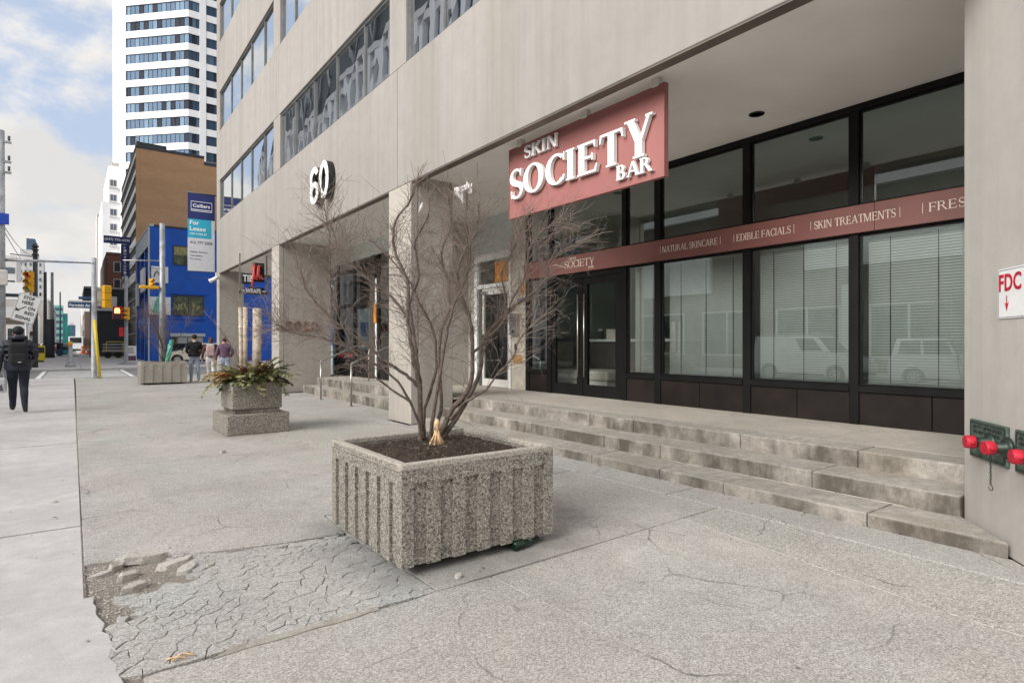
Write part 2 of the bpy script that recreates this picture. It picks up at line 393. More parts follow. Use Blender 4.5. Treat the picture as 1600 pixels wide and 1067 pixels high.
# ---------------------------------------------------------------- builders
class MB:
    """collects geometry in world coordinates and links it as ONE mesh object"""
    def __init__(s):
        s.v, s.f, s.m, s.sm = [], [], [], []
    def add(s, verts, faces, mi=0, smooth=False):
        o = len(s.v)
        s.v += [tuple(p) for p in verts]
        for f in faces:
            s.f.append(tuple(o + i for i in f)); s.m.append(mi); s.sm.append(smooth)
        return s
    def box(s, x0, x1, y0, y1, z0, z1, mi=0, M=None):
        v = [(x0, y0, z0), (x1, y0, z0), (x1, y1, z0), (x0, y1, z0), (x0, y0, z1), (x1, y0, z1), (x1, y1, z1), (x0, y1, z1)]
        if M is not None:
            v = [tuple(M @ Vector(p)) for p in v]
        return s.add(v, [(3, 2, 1, 0), (4, 5, 6, 7), (0, 1, 5, 4), (1, 2, 6, 5), (2, 3, 7, 6), (3, 0, 4, 7)], mi)
    def cbox(s, c, d, mi=0, M=None):
        x, y, z = c; a, b, e = d[0] / 2, d[1] / 2, d[2] / 2
        return s.box(x - a, x + a, y - b, y + b, z - e, z + e, mi, M)
    def prism(s, poly, z0, z1, mi=0):
        n = len(poly)
        z0s = z0 if isinstance(z0, (list, tuple)) else [z0] * n
        z1s = z1 if isinstance(z1, (list, tuple)) else [z1] * n
        v = [(p[0], p[1], a) for p, a in zip(poly, z0s)] + [(p[0], p[1], a) for p, a in zip(poly, z1s)]
        f = [tuple(range(n - 1, -1, -1)), tuple(range(n, 2 * n))]
        f += [(i, (i + 1) % n, n + (i + 1) % n, n + i) for i in range(n)]
        return s.add(v, f, mi)
    def prof(s, poly, a0, a1, axis='x', mi=0, smooth=False):
        """polygon in the plane across `axis`, swept along it"""
        n = len(poly)
        def P(a, p):
            return (a, p[0], p[1]) if axis == 'x' else ((p[0], a, p[1]) if axis == 'y' else (p[0], p[1], a))
        v = [P(a0, p) for p in poly] + [P(a1, p) for p in poly]
        f = [tuple(range(n - 1, -1, -1)), tuple(range(n, 2 * n))] + [(i, (i + 1) % n, n + (i + 1) % n, n + i) for i in range(n)]
        return s.add(v, f, mi, smooth)
    def tube(s, pts, rad, n=8, mi=0, cap=True, smooth=True):
        pts = [Vector(p) for p in pts]
        if not isinstance(rad, (list, tuple)):
            rad = [rad] * len(pts)
        up = Vector((0, 0, 1)) if abs((pts[-1] - pts[0]).normalized().z) < 0.9 else Vector((1, 0, 0))
        vs_, k = [], len(pts)
        for i, p in enumerate(pts):
            d = (pts[min(i + 1, k - 1)] - pts[max(i - 1, 0)])
            d = d.normalized() if d.length > 1e-9 else Vector((0, 0, 1))
            a = d.cross(up)
            a = a.normalized() if a.length > 1e-6 else d.orthogonal().normalized()
            b = d.cross(a).normalized()
            for j in range(n):
                t = 2 * PI * j / n
                vs_.append(p + (a * math.cos(t) + b * math.sin(t)) * rad[i])
        f = []
        for i in range(k - 1):
            for j in range(n):
                f.append((i * n + j, i * n + (j + 1) % n, (i + 1) * n + (j + 1) % n, (i + 1) * n + j))
        s.add(vs_, f, mi, smooth)
        if cap:
            o = len(s.v) - k * n
            s.f.append(tuple(o + j for j in range(n - 1, -1, -1))); s.m.append(mi); s.sm.append(False)
            s.f.append(tuple(o + (k - 1) * n + j for j in range(n))); s.m.append(mi); s.sm.append(False)
        return s
    def cyl(s, p0, p1, r0, r1=None, n=16, mi=0):
        return s.tube([p0, p1], [r0, r0 if r1 is None else r1], n, mi)
    def ball(s, c, r, n=10, mi=0, sq=(1, 1, 1), M=None):
        rings = n // 2 + 1
        v, f = [], []
        for i in range(rings + 1):
            th = PI * i / rings
            for j in range(n):
                ph = 2 * PI * j / n
                p = Vector((math.sin(th) * math.cos(ph) * r * sq[0], math.sin(th) * math.sin(ph) * r * sq[1], math.cos(th) * r * sq[2]))
                if M is not None:
                    p = M @ p
                v.append(p + Vector(c))
        for i in range(rings):
            for j in range(n):
                f.append((i * n + j, (i + 1) * n + j, (i + 1) * n + (j + 1) % n, i * n + (j + 1) % n))
        return s.add(v, f, mi, True)
    def quad(s, a, b, c, d, mi=0):
        return s.add([a, b, c, d], [(0, 1, 2, 3)], mi)
    def build(s, name, mats, parent=None, bevel=0.0, seg=1, world=True, rough=0.0):
        me = bpy.data.meshes.new(name)
        vv = s.v
        if parent is not None and world:
            inv = world_of(parent).inverted()
            vv = [tuple(inv @ Vector(p)) for p in vv]
        me.from_pydata(vv, [], s.f)
        if not isinstance(mats, (list, tuple)):
            mats = [mats]
        for m in mats:
            me.materials.append(MATS[m] if isinstance(m, str) else m)
        me.polygons.foreach_set('material_index', s.m)
        me.polygons.foreach_set('use_smooth', s.sm)
        if bevel or rough:
            bm = bmesh.new(); bm.from_mesh(me)
            bmesh.ops.remove_doubles(bm, verts=bm.verts, dist=1e-5)
            if bevel:
                ed = [e for e in bm.edges if len(e.link_faces) == 2 and e.calc_face_angle(0) > 0.5]
                bmesh.ops.bevel(bm, geom=ed, offset=bevel, segments=seg, affect='EDGES', profile=0.5, clamp_overlap=True)
            bm.to_mesh(me); bm.free()
        me.update()
        o = bpy.data.objects.new(name, me)
        COL.objects.link(o)
        if parent is not None:
            o.parent = parent
        return o
def world_of(o):
    m = Matrix.Translation(o.location) @ o.rotation_euler.to_matrix().to_4x4()
    if o.parent is not None:
        m = world_of(o.parent) @ m
    return m
def tag(o, label=None, cat=None, group=None, kind=None):
    if label: o['label'] = label
    if cat: o['category'] = cat
    if group: o['group'] = group
    if kind: o['kind'] = kind
    return o
def thing(name, label, cat, loc=(0, 0, 0), rz=0.0, group=None, kind=None):
    o = bpy.data.objects.new(name, None)
    o.empty_display_size = 0.2
    COL.objects.link(o)
    o.location = loc; o.rotation_euler = (0, 0, rz)
    return tag(o, label, cat, group, kind)
def copy_tree(o, parent=None, loc=None, rz=None):
    kids = [c for c in bpy.data.objects if c.parent == o]
    c = o.copy(); COL.objects.link(c)
    if parent is not None: c.parent = parent
    if loc is not None: c.location = loc
    if rz is not None: c.rotation_euler = (0, 0, rz)
    for k in kids:
        copy_tree(k, c)
    return c
def share(src, name, parent, loc, rz=0.0, scale=None):
    """an alike piece sharing mesh data"""
    o = bpy.data.objects.new(name, src.data)
    COL.objects.link(o); o.parent = parent; o.location = loc; o.rotation_euler = (0, 0, rz)
    if scale: o.scale = scale
    return o

# ---- lettering -------------------------------------------------------------
def poly_union(polys):
    """union of overlapping 2D polygons -> (verts, tris)"""
    vs_, fs = [], []
    for p in polys:
        a = sum(p[i][0] * p[(i + 1) % len(p)][1] - p[(i + 1) % len(p)][0] * p[i][1] for i in range(len(p)))
        if abs(a) < 1e-9: continue
        if a < 0: p = p[::-1]
        o = len(vs_)
        vs_ += [Vector((q[0], q[1])) for q in p]
        fs.append(list(range(o, o + len(p))))
    r = delaunay_2d_cdt(vs_, [], fs, 0, 1e-5, True)
    return [tuple(v) for v in r[0]], [f for f, of in zip(r[2], r[5]) if of]
def stroke(pts, wid):
    """variable-width stroke as overlapping quads"""
    out = []
    k = len(pts)
    L, Rr = [], []
    for i in range(k):
        a = Vector(pts[max(i - 1, 0)]); b = Vector(pts[min(i + 1, k - 1)])
        d = (b - a).normalized(); n = Vector((-d.y, d.x))
        w = wid[i] if isinstance(wid, (list, tuple)) else wid
        p = Vector(pts[i])
        L.append(p + n * w / 2); Rr.append(p - n * w / 2)
    for i in range(k - 1):
        out.append([tuple(Rr[i]), tuple(Rr[i + 1]), tuple(L[i + 1]), tuple(L[i])])
    return out
def arcpts(cx, cy, rx, ry, a0, a1, n=18):
    return [(cx + rx * math.cos(R(a0 + (a1 - a0) * i / n)), cy + ry * math.sin(R(a0 + (a1 - a0) * i / n))) for i in range(n + 1)]
def rect(x0, x1, y0, y1): return [(x0, y0), (x1, y0), (x1, y1), (x0, y1)]
def carc(cx, cy, rx, ry, a0, a1, W, T, n=20):
    pts, wd = [], []
    for i in range(n + 1):
        a = R(a0 + (a1 - a0) * i / n)
        pts.append((cx + rx * math.cos(a), cy + ry * math.sin(a)))
        wd.append(T + (W - T) * abs(math.cos(a)) ** 1.5)
    return stroke(pts, wd)
def serif_glyph(ch, W, T, S):
    """roman capital of height 1 -> (polys, advance)"""
    h = 1.0; st = T * 0.75
    def stem(x, y0=0, y1=1, w=W, bot=True, top=True):
        p = [rect(x, x + w, y0, y1)]
        if bot: p += [rect(x - S, x + w + S, y0, y0 + st), [(x - S * .5, y0 + st * .5), (x + w + S * .5, y0 + st * .5), (x + w, y0 + S * 1.1), (x, y0 + S * 1.1)]]
        if top: p += [rect(x - S, x + w + S, y1 - st, y1), [(x, y1 - S * 1.1), (x + w, y1 - S * 1.1), (x + w + S * .5, y1 - st * .5), (x - S * .5, y1 - st * .5)]]
        return p
    def diag(x0, y0, x1, y1, w): return [[(x0, y0), (x0 + w, y0), (x1 + w, y1), (x1, y1)]]
    def hs(x, w, y0): return [rect(x - S, x + w + S, y0, y0 + st)]
    if ch == ' ': return [], 0.30
    if ch == '|': return [rect(0.1, 0.1 + T * 0.9, -0.08, 1.08)], 0.2 + T
    if ch == 'I': return stem(S), W + 2 * S + .08
    if ch == 'L': return stem(S) + [rect(S + W, .62, 0, T), [(.62 - T * .9, 0), (.62, 0), (.66, .26), (.62, .26)]], .70
    if ch in 'EF':
        p = stem(S) + [rect(S, .60, 1 - T, 1), [(.60 - T, 1), (.60, 1), (.60, .78), (.57, .78)], rect(S + W, .50, .48, .48 + T), rect(.48, .52, .40, .62)]
        if ch == 'E': p += [rect(S, .62, 0, T), [(.62 - T, 0), (.62, 0), (.67, .25), (.63, .25)]]
        return p, .72 if ch == 'E' else .66
    if ch == 'T':
        c = .36
        return stem(c - W / 2, top=False) + [rect(.02, .70, 1 - T, 1), [(.02, 1), (.02 + T, 1), (.03, .74), (0.0, .74)], [(.70 - T, 1), (.70, 1), (.72, .74), (.69, .74)]], .74
    if ch == 'Y':
        c = .40
        return stem(c - W / 2, 0, .46, top=False) + diag(c - W / 2, .40, .06, 1, W) + diag(c + W / 2 - T * 1.1, .40, .72 - T, 1, T * 1.1) + hs(.06, W, 1 - st) + hs(.72 - T, T, 1 - st), .82
    if ch == 'H': return stem(S) + stem(.62) + [rect(S, .66, .47, .47 + T)], .62 + W + 2 * S + .04
    if ch == 'N':
        return stem(S, w=T * 1.1) + stem(.66, w=T * 1.1, bot=False) + diag(.66 + T * 1.1 - W * .9, 0, S, 1, W), .66 + T + 2 * S + .05
    if ch == 'M':
        return stem(S, w=T * 1.1) + stem(.80, w=W) + diag(.44 - W * .2, 0, S, 1, W * .95) + diag(.44, 0, .80, 1, T), .80 + W + 2 * S + .05
    if ch == 'K':
        return stem(S) + diag(S + W * .7, .40, .60, 1, T * 1.1) + [[(.32, .62 - T), (.62, 0), (.62 + W * 1.05, 0), (.40, .68)]] + hs(.60, T, 1 - st) + hs(.63, W * .8, 0), .84
    if ch == 'A':
        return diag(.05, 0, .40 - T * .3, 1, T * 1.05) + diag(.70 - W * .2, 0, .36, 1, W) + [rect(.18, .64, .30, .30 + T)] + hs(.05, T, 0) + hs(.70 - W * .2, W, 0), .88
    if ch in 'O':
        return carc(.42, .5, .42 - W / 2, .52 - T / 2, 0, 360, W, T, 36), .90
    if ch == 'C':
        return carc(.42, .5, .42 - W / 2, .52 - T / 2, 48, 312, W, T, 28) + [[(.66, .74), (.72, .72), (.72, 1.0), (.68, 1.0)], [(.66, .24), (.74, .26), (.70, .10), (.62, .08)]], .76
    if ch == 'D':
        return stem(S) + [rect(S, .34, 1 - T, 1), rect(S, .34, 0, T)] + carc(.34, .5, .46 - W / 2, .5 - T / 2, -90, 90, W, T, 20), .86
    if ch in 'BRP':
        p = stem(S, top=True) + [rect(S, .36, 1 - T, 1), rect(S + W, .36, .48, .48 + T)]
        p += carc(.36, .74 , .24 - W * .42, .26 - T / 2, -90, 90, W * .9, T, 14)
        if ch == 'B':
            p += [rect(S, .38, 0, T)] + carc(.38, .26, .28 - W * .42, .26 - T / 2 , -90, 90, W, T, 14)
            return p, .74
        if ch == 'R':
            p += [[(.34, .50), (.34 + W * .95, .50), (.74 + W * .4, 0), (.74 - W * .5, 0)]] + hs(.74 - W * .3, W * .6, 0)
            return p, .86
        return p, .66
    if ch == 'U':
        return stem(S, .28, 1, bot=False) + stem(.60, .28, 1, w=T * 1.15, bot=False) + carc((S + W / 2 + .60 + T / 2) / 2, .30, (.60 + T / 2 - S - W / 2) / 2, .30 - T / 2 + .02, 180, 360, W * .95, T * 1.1, 18), .60 + T + 2 * S + .03
    if ch == 'S':
        pts = arcpts(.30, .755, .21, .245 - T / 2 + .02, 35, 250, 14) + arcpts(.31, .25, .23, .25 - T / 2 + .02, 70, -150, 14)
        k = len(pts); wd = []
        for i in range(k):
            u = i / (k - 1)
            wd.append(T + (W * 1.05 - T) * math.exp(-((u - .5) / .20) ** 2))
        return stroke(pts, wd) + [[(.46, .80), (.50, .72), (.53, .98), (.49, 1.0)], [(.06, .26), (.10, .30), (.14, .04), (.09, .02)]], .60
    return [rect(S, .5, 0, 1)], .6
def serif_text(text, W=.17, T=.075, S=.06, sp=0.0):
    """list of (glyph char, verts, tris, x offset) and total width, cap height 1"""
    x, out = 0.0, []
    for ch in text:
        p, adv = serif_glyph(ch, W, T, S)
        if p:
            v, f = poly_union(p)
            out.append((ch, v, f, x))
        x += adv + sp
    return out, x - sp
def place(v2, x, org, ux, uz, s, sx):
    return [Vector(org) + Vector(ux) * ((p[0] + x) * s * sx) + Vector(uz) * (p[1] * s) for p in v2]
def extruded(mb, pts, tris, nrm, depth, mi=0, ms=0):
    """flat glyph outline pts (3D) given thickness `depth` toward nrm"""
    n = Vector(nrm) * depth
    k = len(pts)
    cnt = {}
    for f in tris:
        for a, b in zip(f, f[1:] + f[:1]):
            cnt[(a, b)] = 1
    front = [p + n for p in pts]
    e = Vector(pts[tris[0][1]]) - Vector(pts[tris[0][0]]); g = Vector(pts[tris[0][2]]) - Vector(pts[tris[0][0]])
    flip = e.cross(g).dot(n) < 0
    F = [tuple(reversed(f)) if flip else tuple(f) for f in tris]
    mb.add(front, F, mi)
    sides = []
    for (a, b) in list(cnt):
        if (b, a) not in cnt:
            q = (a, b, k + b, k + a)
            sides.append(tuple(reversed(q)) if flip else q)
    mb.add(list(pts) + front, sides, ms)
_txt_cache = {}
def sans(text, bold=0.0):
    """outline of Blender's built-in face -> (verts 2D, faces, width) with cap height about 0.73"""
    key = (text, round(bold, 4))
    if key in _txt_cache: return _txt_cache[key]
    cu = bpy.data.curves.new('tmp_text', 'FONT'); cu.body = text; cu.resolution_u = 4; cu.offset = bold
    if bold > .02: cu.space_character = 1.0 + bold * 2.2
    ob = bpy.data.objects.new('tmp_text', cu); COL.objects.link(ob)
    dg = bpy.context.evaluated_depsgraph_get(); dg.update()
    me = bpy.data.meshes.new_from_object(ob.evaluated_get(dg))
    v = [(p.co.x, p.co.y) for p in me.vertices]; f = [list(p.vertices) for p in me.polygons]
    bpy.data.objects.remove(ob); bpy.data.curves.remove(cu); bpy.data.meshes.remove(me)
    if v:
        x0 = min(p[0] for p in v); y0 = min(p[1] for p in v) if bold else 0
        x1 = max(p[0] for p in v)
        v = [(p[0] - x0, p[1] - y0) for p in v]
        r = (v, f, x1 - x0)
    else: r = ([], [], 0)
    _txt_cache[key] = r
    return r
def sans_on(mb, text, org, ux, uz, cap, width=None, depth=0.004, mi=0, bold=0.0):
    """text with its lower left corner at org, cap height `cap`, squeezed to `width` when given"""
    v, f, w = sans(text, bold)
    if not v: return
    ys = [p[1] for p in v]; s = cap / max(ys)
    sx = s if width is None else width / w
    ux, uz = Vector(ux).normalized(), Vector(uz).normalized()
    nrm = ux.cross(uz)
    pts = [Vector(org) + ux * (p[0] * sx) + uz * (p[1] * s) for p in v]
    extruded(mb, pts, f, nrm, depth, mi, mi)
# ================================================================ THE GROUND
rnd = random.Random(7)
tag(MB().box(-400, 400, -300, 900, -0.6, -0.12).build('road', 'road_asphalt'), 'grey asphalt roadway with a worn surface', kind='structure')

def slab(parent, poly, z1, mat, name='paving_slab', z0=-0.11, bev=0.003):
    m = MB(); m.prism(poly, z0, z1)
    return m.build(name, mat, parent, bevel=bev)
def jag(p, q, n, amp, seed):
    """points from p to q (q left out) wandering by amp"""
    r = random.Random(seed); out = [p]
    d = Vector((q[0] - p[0], q[1] - p[1])); nn = Vector((-d.y, d.x)).normalized()
    for i in range(1, n):
        t = (i + r.uniform(-.3, .3)) / n; a = r.uniform(-amp, amp)
        out.append((p[0] + d.x * t + nn.x * a, p[1] + d.y * t + nn.y * a))
    return out

# ---- public sidewalk
walk = thing('sidewalk', None, None, (-1.5, 10, 0), kind='structure')
G = 0.006
ys = [-6.0, -2.6, -0.9, 0.75, 2.4, 4.04, 5.66, 7.40, 8.96, 10.41, 12.32, 14.0, 15.66, 17.5, 19.43, 21.3, 23.2, 25.1, 27.0, 28.8, 30.5]
for i in range(len(ys) - 1):
    a, b = ys[i] + G, ys[i + 1] - G
    z = 0.004 * math.sin(i * 2.3)
    if ys[i] == 2.4:      # the slab whose edge has crumbled into the plaza
        edge = jag((0.19, a), (0.10, b), 20, 0.016, 5) + [(0.10, b)]
        slab(walk, [(-1.5, a)] + edge + [(-1.5, b)], z, 'sidewalk_concrete')
    elif ys[i] == 0.75:
        edge = jag((0.12, a), (0.19, b), 18, 0.014, 9) + [(0.19, b)]
        slab(walk, [(-1.5, a)] + edge + [(-1.5, b)], z, 'sidewalk_concrete')
    else:
        slab(walk, [(-1.5, a), (0.052, a), (0.052, b), (-1.5, b)], z, 'sidewalk_concrete')
    slab(walk, [(-3.0, a), (-1.505, a), (-1.505, b), (-3.0, b)], z - .002, 'sidewalk_concrete')
kerb = MB()
for i in range(-3, 15):
    kerb.box(-3.2, -3.012, i * 2.1 + .01, i * 2.1 + 2.09, -0.11, 0.0)
tag(kerb.build('kerb', 'sidewalk_concrete', bevel=.01), 'concrete kerb along the roadway', kind='structure')

# ---- plaza paving in front of the building
plaza = thing('plaza_paving', None, None, (2.5, 8, 0), kind='structure')
MB().box(-1.5, 26, -6.2, 30.45, -0.118, -0.034).build('bed', 'joint_dirt', plaza)
J = 0.006
def grid(xs, y0, y1, mats, skip=()):
    for k in range(len(xs) - 1):
        if k in skip: continue
        z = rnd.uniform(-.003, .003)
        slab(plaza, [(xs[k] + J, y0 + J), (xs[k + 1] - J, y0 + J), (xs[k + 1] - J, y1 - J), (xs[k] + J, y1 - J)], z, mats[k % len(mats)])
PC, PW = 'plaza_concrete', 'plaza_concrete_worn'
grid([0.06, 2.2, 3.72, 4.46, 6.6], -6.2, -1.4, [PC])
# near row: left slab has the crumbled edge of the sidewalk
def poly_slab(p, mat, z=0.0): slab(plaza, p, z, mat)
poly_slab([(0.21, -1.39)] + [(0.21, 0.8)] + jag((0.21, .9), (0.23, 2.90), 12, 0.025, 3) + [(0.24, 2.93)] + jag((0.30, 2.94), (2.02, 2.955), 10, .012, 4) + [(2.02, 2.955), (2.30, 1.2), (2.2, -1.39)], PC)
poly_slab(jag((2.215, -1.39), (2.036, 2.955), 14, .012, 6)[1:] + [(2.034, 2.955), (3.94, 3.03), (3.66, 1.2), (3.62, -1.39), (2.21, -1.39)], PC, .002)
poly_slab([(3.635, -1.39), (3.675, 1.2), (3.955, 3.03), (4.445, 3.05), (4.46, -1.39)], PW, -.002)
poly_slab([(4.475, -1.39), (4.46, 3.6), (4.90, 3.6), (4.90, 1.17), (4.72, 1.02), (4.72, -1.39)], PC, .001)
# patch row (cracked panel left, planter slab right)
HOLE = [(0.09, 3.02), (0.24, 2.965), (1.66, 2.975), (1.65, 3.6), (1.62, 4.27), (1.22, 4.31), (0.75, 4.42), (0.42, 4.58), (0.06, 4.63)]
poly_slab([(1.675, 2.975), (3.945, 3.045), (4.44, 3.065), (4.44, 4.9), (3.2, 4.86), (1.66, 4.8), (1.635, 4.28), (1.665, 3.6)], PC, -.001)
L1 = jag((0.062, 6.30), (4.445, 6.62), 36, .035, 41) + [(4.445, 6.62)]
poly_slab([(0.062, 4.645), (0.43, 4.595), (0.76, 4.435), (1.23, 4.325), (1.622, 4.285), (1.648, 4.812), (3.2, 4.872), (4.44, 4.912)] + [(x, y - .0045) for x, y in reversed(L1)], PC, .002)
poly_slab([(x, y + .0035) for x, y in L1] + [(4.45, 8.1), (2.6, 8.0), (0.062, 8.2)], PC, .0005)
poly_slab([(4.455, 3.62), (4.90, 3.62), (4.90, 9.28), (4.65, 9.28), (4.65, 10.2), (4.462, 10.2)], PC)
L2 = jag((0.062, 9.75), (2.61, 10.35), 26, .03, 43) + [(2.61, 10.35)]
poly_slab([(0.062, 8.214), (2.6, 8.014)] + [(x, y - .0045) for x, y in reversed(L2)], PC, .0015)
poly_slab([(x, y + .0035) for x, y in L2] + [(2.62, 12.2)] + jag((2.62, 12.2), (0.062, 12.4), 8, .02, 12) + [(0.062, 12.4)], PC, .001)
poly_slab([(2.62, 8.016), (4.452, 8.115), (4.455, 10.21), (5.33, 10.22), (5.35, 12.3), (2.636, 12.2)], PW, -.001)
poly_slab([(0.062, 12.41), (2.62, 12.215), (2.9, 17.4), (0.075, 17.2)], PC, -.002)
poly_slab([(2.636, 12.215), (5.36, 12.315), (5.36, 17.28), (2.916, 17.4)], PC, .001)
poly_slab([(0.078, 17.215), (2.9, 17.415), (2.9, 23.4), (0.09, 23.6)], PC)
poly_slab([(2.915, 17.415), (4.68, 17.36), (4.68, 23.0), (2.915, 23.4)], PC, -.001)
poly_slab([(0.09, 23.615), (2.9, 23.415), (4.68, 23.02), (4.68, 26.55), (20, 26.55), (20, 30.42), (0.10, 30.42)], PC)
poly_slab([(4.70, 18.3), (6.9, 18.3), (20, 18.3), (20, 26.53), (4.70, 26.53)], PC)
tag(MB().box(0.0, 4.6, 2.9, 4.7, -0.03398, -0.021).build('patch_dirt', 'dirt', plaza), None)

# ---- the cracked panel: every fragment its own piece
def clip(poly, a, b, c):
    """keep the side a*x+b*y<=c"""
    out = []
    for i in range(len(poly)):
        p, q = poly[i], poly[(i + 1) % len(poly)]
        dp, dq = a * p[0] + b * p[1] - c, a * q[0] + b * q[1] - c
        if dp <= 0: out.append(p)
        if dp * dq < 0:
            t = dp / (dp - dq)
            out.append((p[0] + (q[0] - p[0]) * t, p[1] + (q[1] - p[1]) * t))
    return out
def inside(p, poly):
    c = False
    for i in range(len(poly)):
        (x0, y0), (x1, y1) = poly[i], poly[i - 1]
        if (y0 > p[1]) != (y1 > p[1]) and p[0] < (x1 - x0) * (p[1] - y0) / (y1 - y0) + x0: c = not c
    return c
def fragments(hole, n, seed, stretch=1.05):
    r = random.Random(seed); seeds = []
    tries = 0
    while len(seeds) < n and tries < 60000:
        tries += 1
        p = (r.uniform(.05, 1.7), r.uniform(2.95, 4.65))
        if not inside(p, hole): continue
        dmin = 0.030 + 0.085 * max(0, noise.noise((p[0] * 2.6 + 3, p[1] * 2.6, 0)) + .38)
        if all(((p[0] - q[0]) / stretch) ** 2 + (p[1] - q[1]) ** 2 > dmin ** 2 for q in seeds): seeds.append(p)
    cells = []
    for p in seeds:
        c = [(p[0] - .4, p[1] - .4), (p[0] + .4, p[1] - .4), (p[0] + .4, p[1] + .4), (p[0] - .4, p[1] + .4)]
        for q in seeds:
            if q is p or abs(q[0] - p[0]) > .7 or abs(q[1] - p[1]) > .6: continue
            ex, ey = (q[0] - p[0]) / stretch ** 2, (q[1] - p[1])
            cc = ex * (p[0] + q[0]) / 2 + ey * (p[1] + q[1]) / 2
            c = clip(c, ex, ey, cc)
            if len(c) < 3: break
        # hole is nearly convex: clip by its fan of edges where the seed is inside them
        k = len(hole)
        for i in range(k):
            a, b = hole[i], hole[(i + 1) % k]
            ex, ey = (b[1] - a[1]), -(b[0] - a[0])
            cc = ex * a[0] + ey * a[1]
            if ex * p[0] + ey * p[1] < cc: c = clip(c, ex, ey, cc)
        if len(c) >= 3: cells.append((p, c))
    return cells
fr = random.Random(21)
for p, c in fragments(HOLE, 300, 4):
    if p[0] < 0.62 - (p[1] - 3.95) * .2 and p[1] > 3.93 and fr.random() < .93: continue     # washed-out corner: only dirt and rubble
    if p[0] < .30 and p[1] > 3.5 and fr.random() < .6: continue
    cx_, cy_ = sum(q[0] for q in c) / len(c), sum(q[1] for q in c) / len(c)
    g = fr.uniform(.0011, .0029) + .0020 * max(0, noise.noise((cx_ * 3, cy_ * 3, 4)))
    pts = []
    for i in range(len(c)):
        a, b = c[i], c[(i + 1) % len(c)]
        pts.append(a)
        L = math.hypot(b[0] - a[0], b[1] - a[1])
        if L > .05:
            w = noise.noise(((a[0] + b[0]) * 9.1, (a[1] + b[1]) * 9.3, 1.7)) * .16 * L
            pts.append(((a[0] + b[0]) / 2 - (b[1] - a[1]) / L * w * (1 if (a < b) else -1), (a[1] + b[1]) / 2 + (b[0] - a[0]) / L * w * (1 if (a < b) else -1)))
    out = []
    for q in pts:
        dx, dy = cx_ - q[0], cy_ - q[1]; L = math.hypot(dx, dy) + 1e-6
        s = min(g / L, .3)
        out.append((q[0] + dx * s, q[1] + dy * s))
    tx, ty, tz = fr.uniform(-.010, .010), fr.uniform(-.010, .010), fr.uniform(-.004, .001)
    zt = [tz + (q[0] - cx_) * tx + (q[1] - cy_) * ty for q in out]
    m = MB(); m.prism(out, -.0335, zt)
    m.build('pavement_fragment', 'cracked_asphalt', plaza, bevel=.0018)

MB().box(.046, .0625, 4.06, 30.4, -.033, -.009).build('joint_fill', 'dirt', plaza)
m = MB(); m.prism(jag((.50, 2.915), (1.30, 2.925), 10, .012, 51) + [(1.30, 2.925)] + jag((1.30, 2.975), (.50, 2.968), 10, .008, 52), -.02, .0045); m.build('mortar_strip', 'step_concrete', plaza)
# loose crumbs of stone in the washed-out corner and along the sidewalk edge
cr = MB(); r = random.Random(3)
def pebble(m, x, y, z, s, r):
    pts = []
    for (a, b, c) in ((1, 0, 0), (-1, 0, 0), (0, 1, 0), (0, -1, 0), (0, 0, 1), (0, 0, -1)):
        k = s * r.uniform(.6, 1.2)
        pts.append((x + a * k, y + b * k, z + c * k * .6))
    m.add(pts, [(0, 2, 4), (2, 1, 4), (1, 3, 4), (3, 0, 4), (2, 0, 5), (1, 2, 5), (3, 1, 5), (0, 3, 5)])
for i in range(900):
    x = abs(r.gauss(0, .22)) + .07; y = r.uniform(3.6, 4.65)
    if inside((x, y), HOLE): pebble(cr, x, y, -.018, r.uniform(.003, .010), r)
for i in range(260):
    pebble(cr, r.uniform(.045, .075), r.uniform(4.2, 16), -.004, r.uniform(.003, .009), r)
for i in range(160):
    pebble(cr, r.uniform(1.4, 4.6), r.uniform(2.0, 4.9), .002, r.uniform(.002, .005), r)
tag(cr.build('gravel', 'rubble_concrete'), 'fine crumbs of broken paving', kind='stuff')

gm = MB(); r = random.Random(17)
for i in range(85):
    x, y = (r.uniform(-1.4, 4.4), r.uniform(1.2, 16)) if i < 65 else (r.uniform(-.9, 0), r.uniform(3, 14))
    if inside((x, y), HOLE): continue
    s = r.uniform(.006, .013); k = 9
    ring = [(x + math.cos(2 * PI * j / k) * s * r.uniform(.7, 1.2), y + math.sin(2 * PI * j / k) * s * r.uniform(.7, 1.2), .0062) for j in range(k)]
    gm.add(ring + [(x, y, .0085)], [(j, (j + 1) % k, k) for j in range(k)])
tag(gm.build('trodden_gum', 'gum'), 'dark flattened spots of old gum on the paving', kind='stuff')
lf = MB(); r = random.Random(23)
for i in range(130):
    q = r.random()
    if q < .35: x, y = r.uniform(1.45, 2.9), r.uniform(3.05, 4.6)
    elif q < .75: x, y = 4.885 - abs(r.gauss(0, .05)), r.uniform(1.4, 9.2)
    else: x, y = r.uniform(.1, 4.6), r.uniform(2, 14)
    if 1.57 < x < 2.745 and 3.225 < y < 4.4: continue
    s = r.uniform(.006, .017); a = r.uniform(0, 6.3); c_, s_ = math.cos(a) * s, math.sin(a) * s
    lf.add([(x - c_, y - s_, .006), (x + s_ * .5, y - c_ * .5, .010), (x + c_, y + s_, .007), (x - s_ * .5, y + c_ * .5, .012)], [(0, 1, 2), (0, 2, 3)])
tag(lf.build('leaf_litter', 'fern_gold' if False else 'bark'), 'scattered brown leaf crumbs along the step foot and around the big planter', kind='stuff')
dt = MB()
for (ax, ay, bx_, by_) in ((.33, 3.02, .41, 2.985), (.35, 2.99, .43, 3.03), (.38, 3.03, .44, 2.99)):
    dt.tube([(ax, ay, .008), ((ax + bx_) / 2, (ay + by_) / 2 + .008, .013), (bx_, by_, .008)], .004, 5)
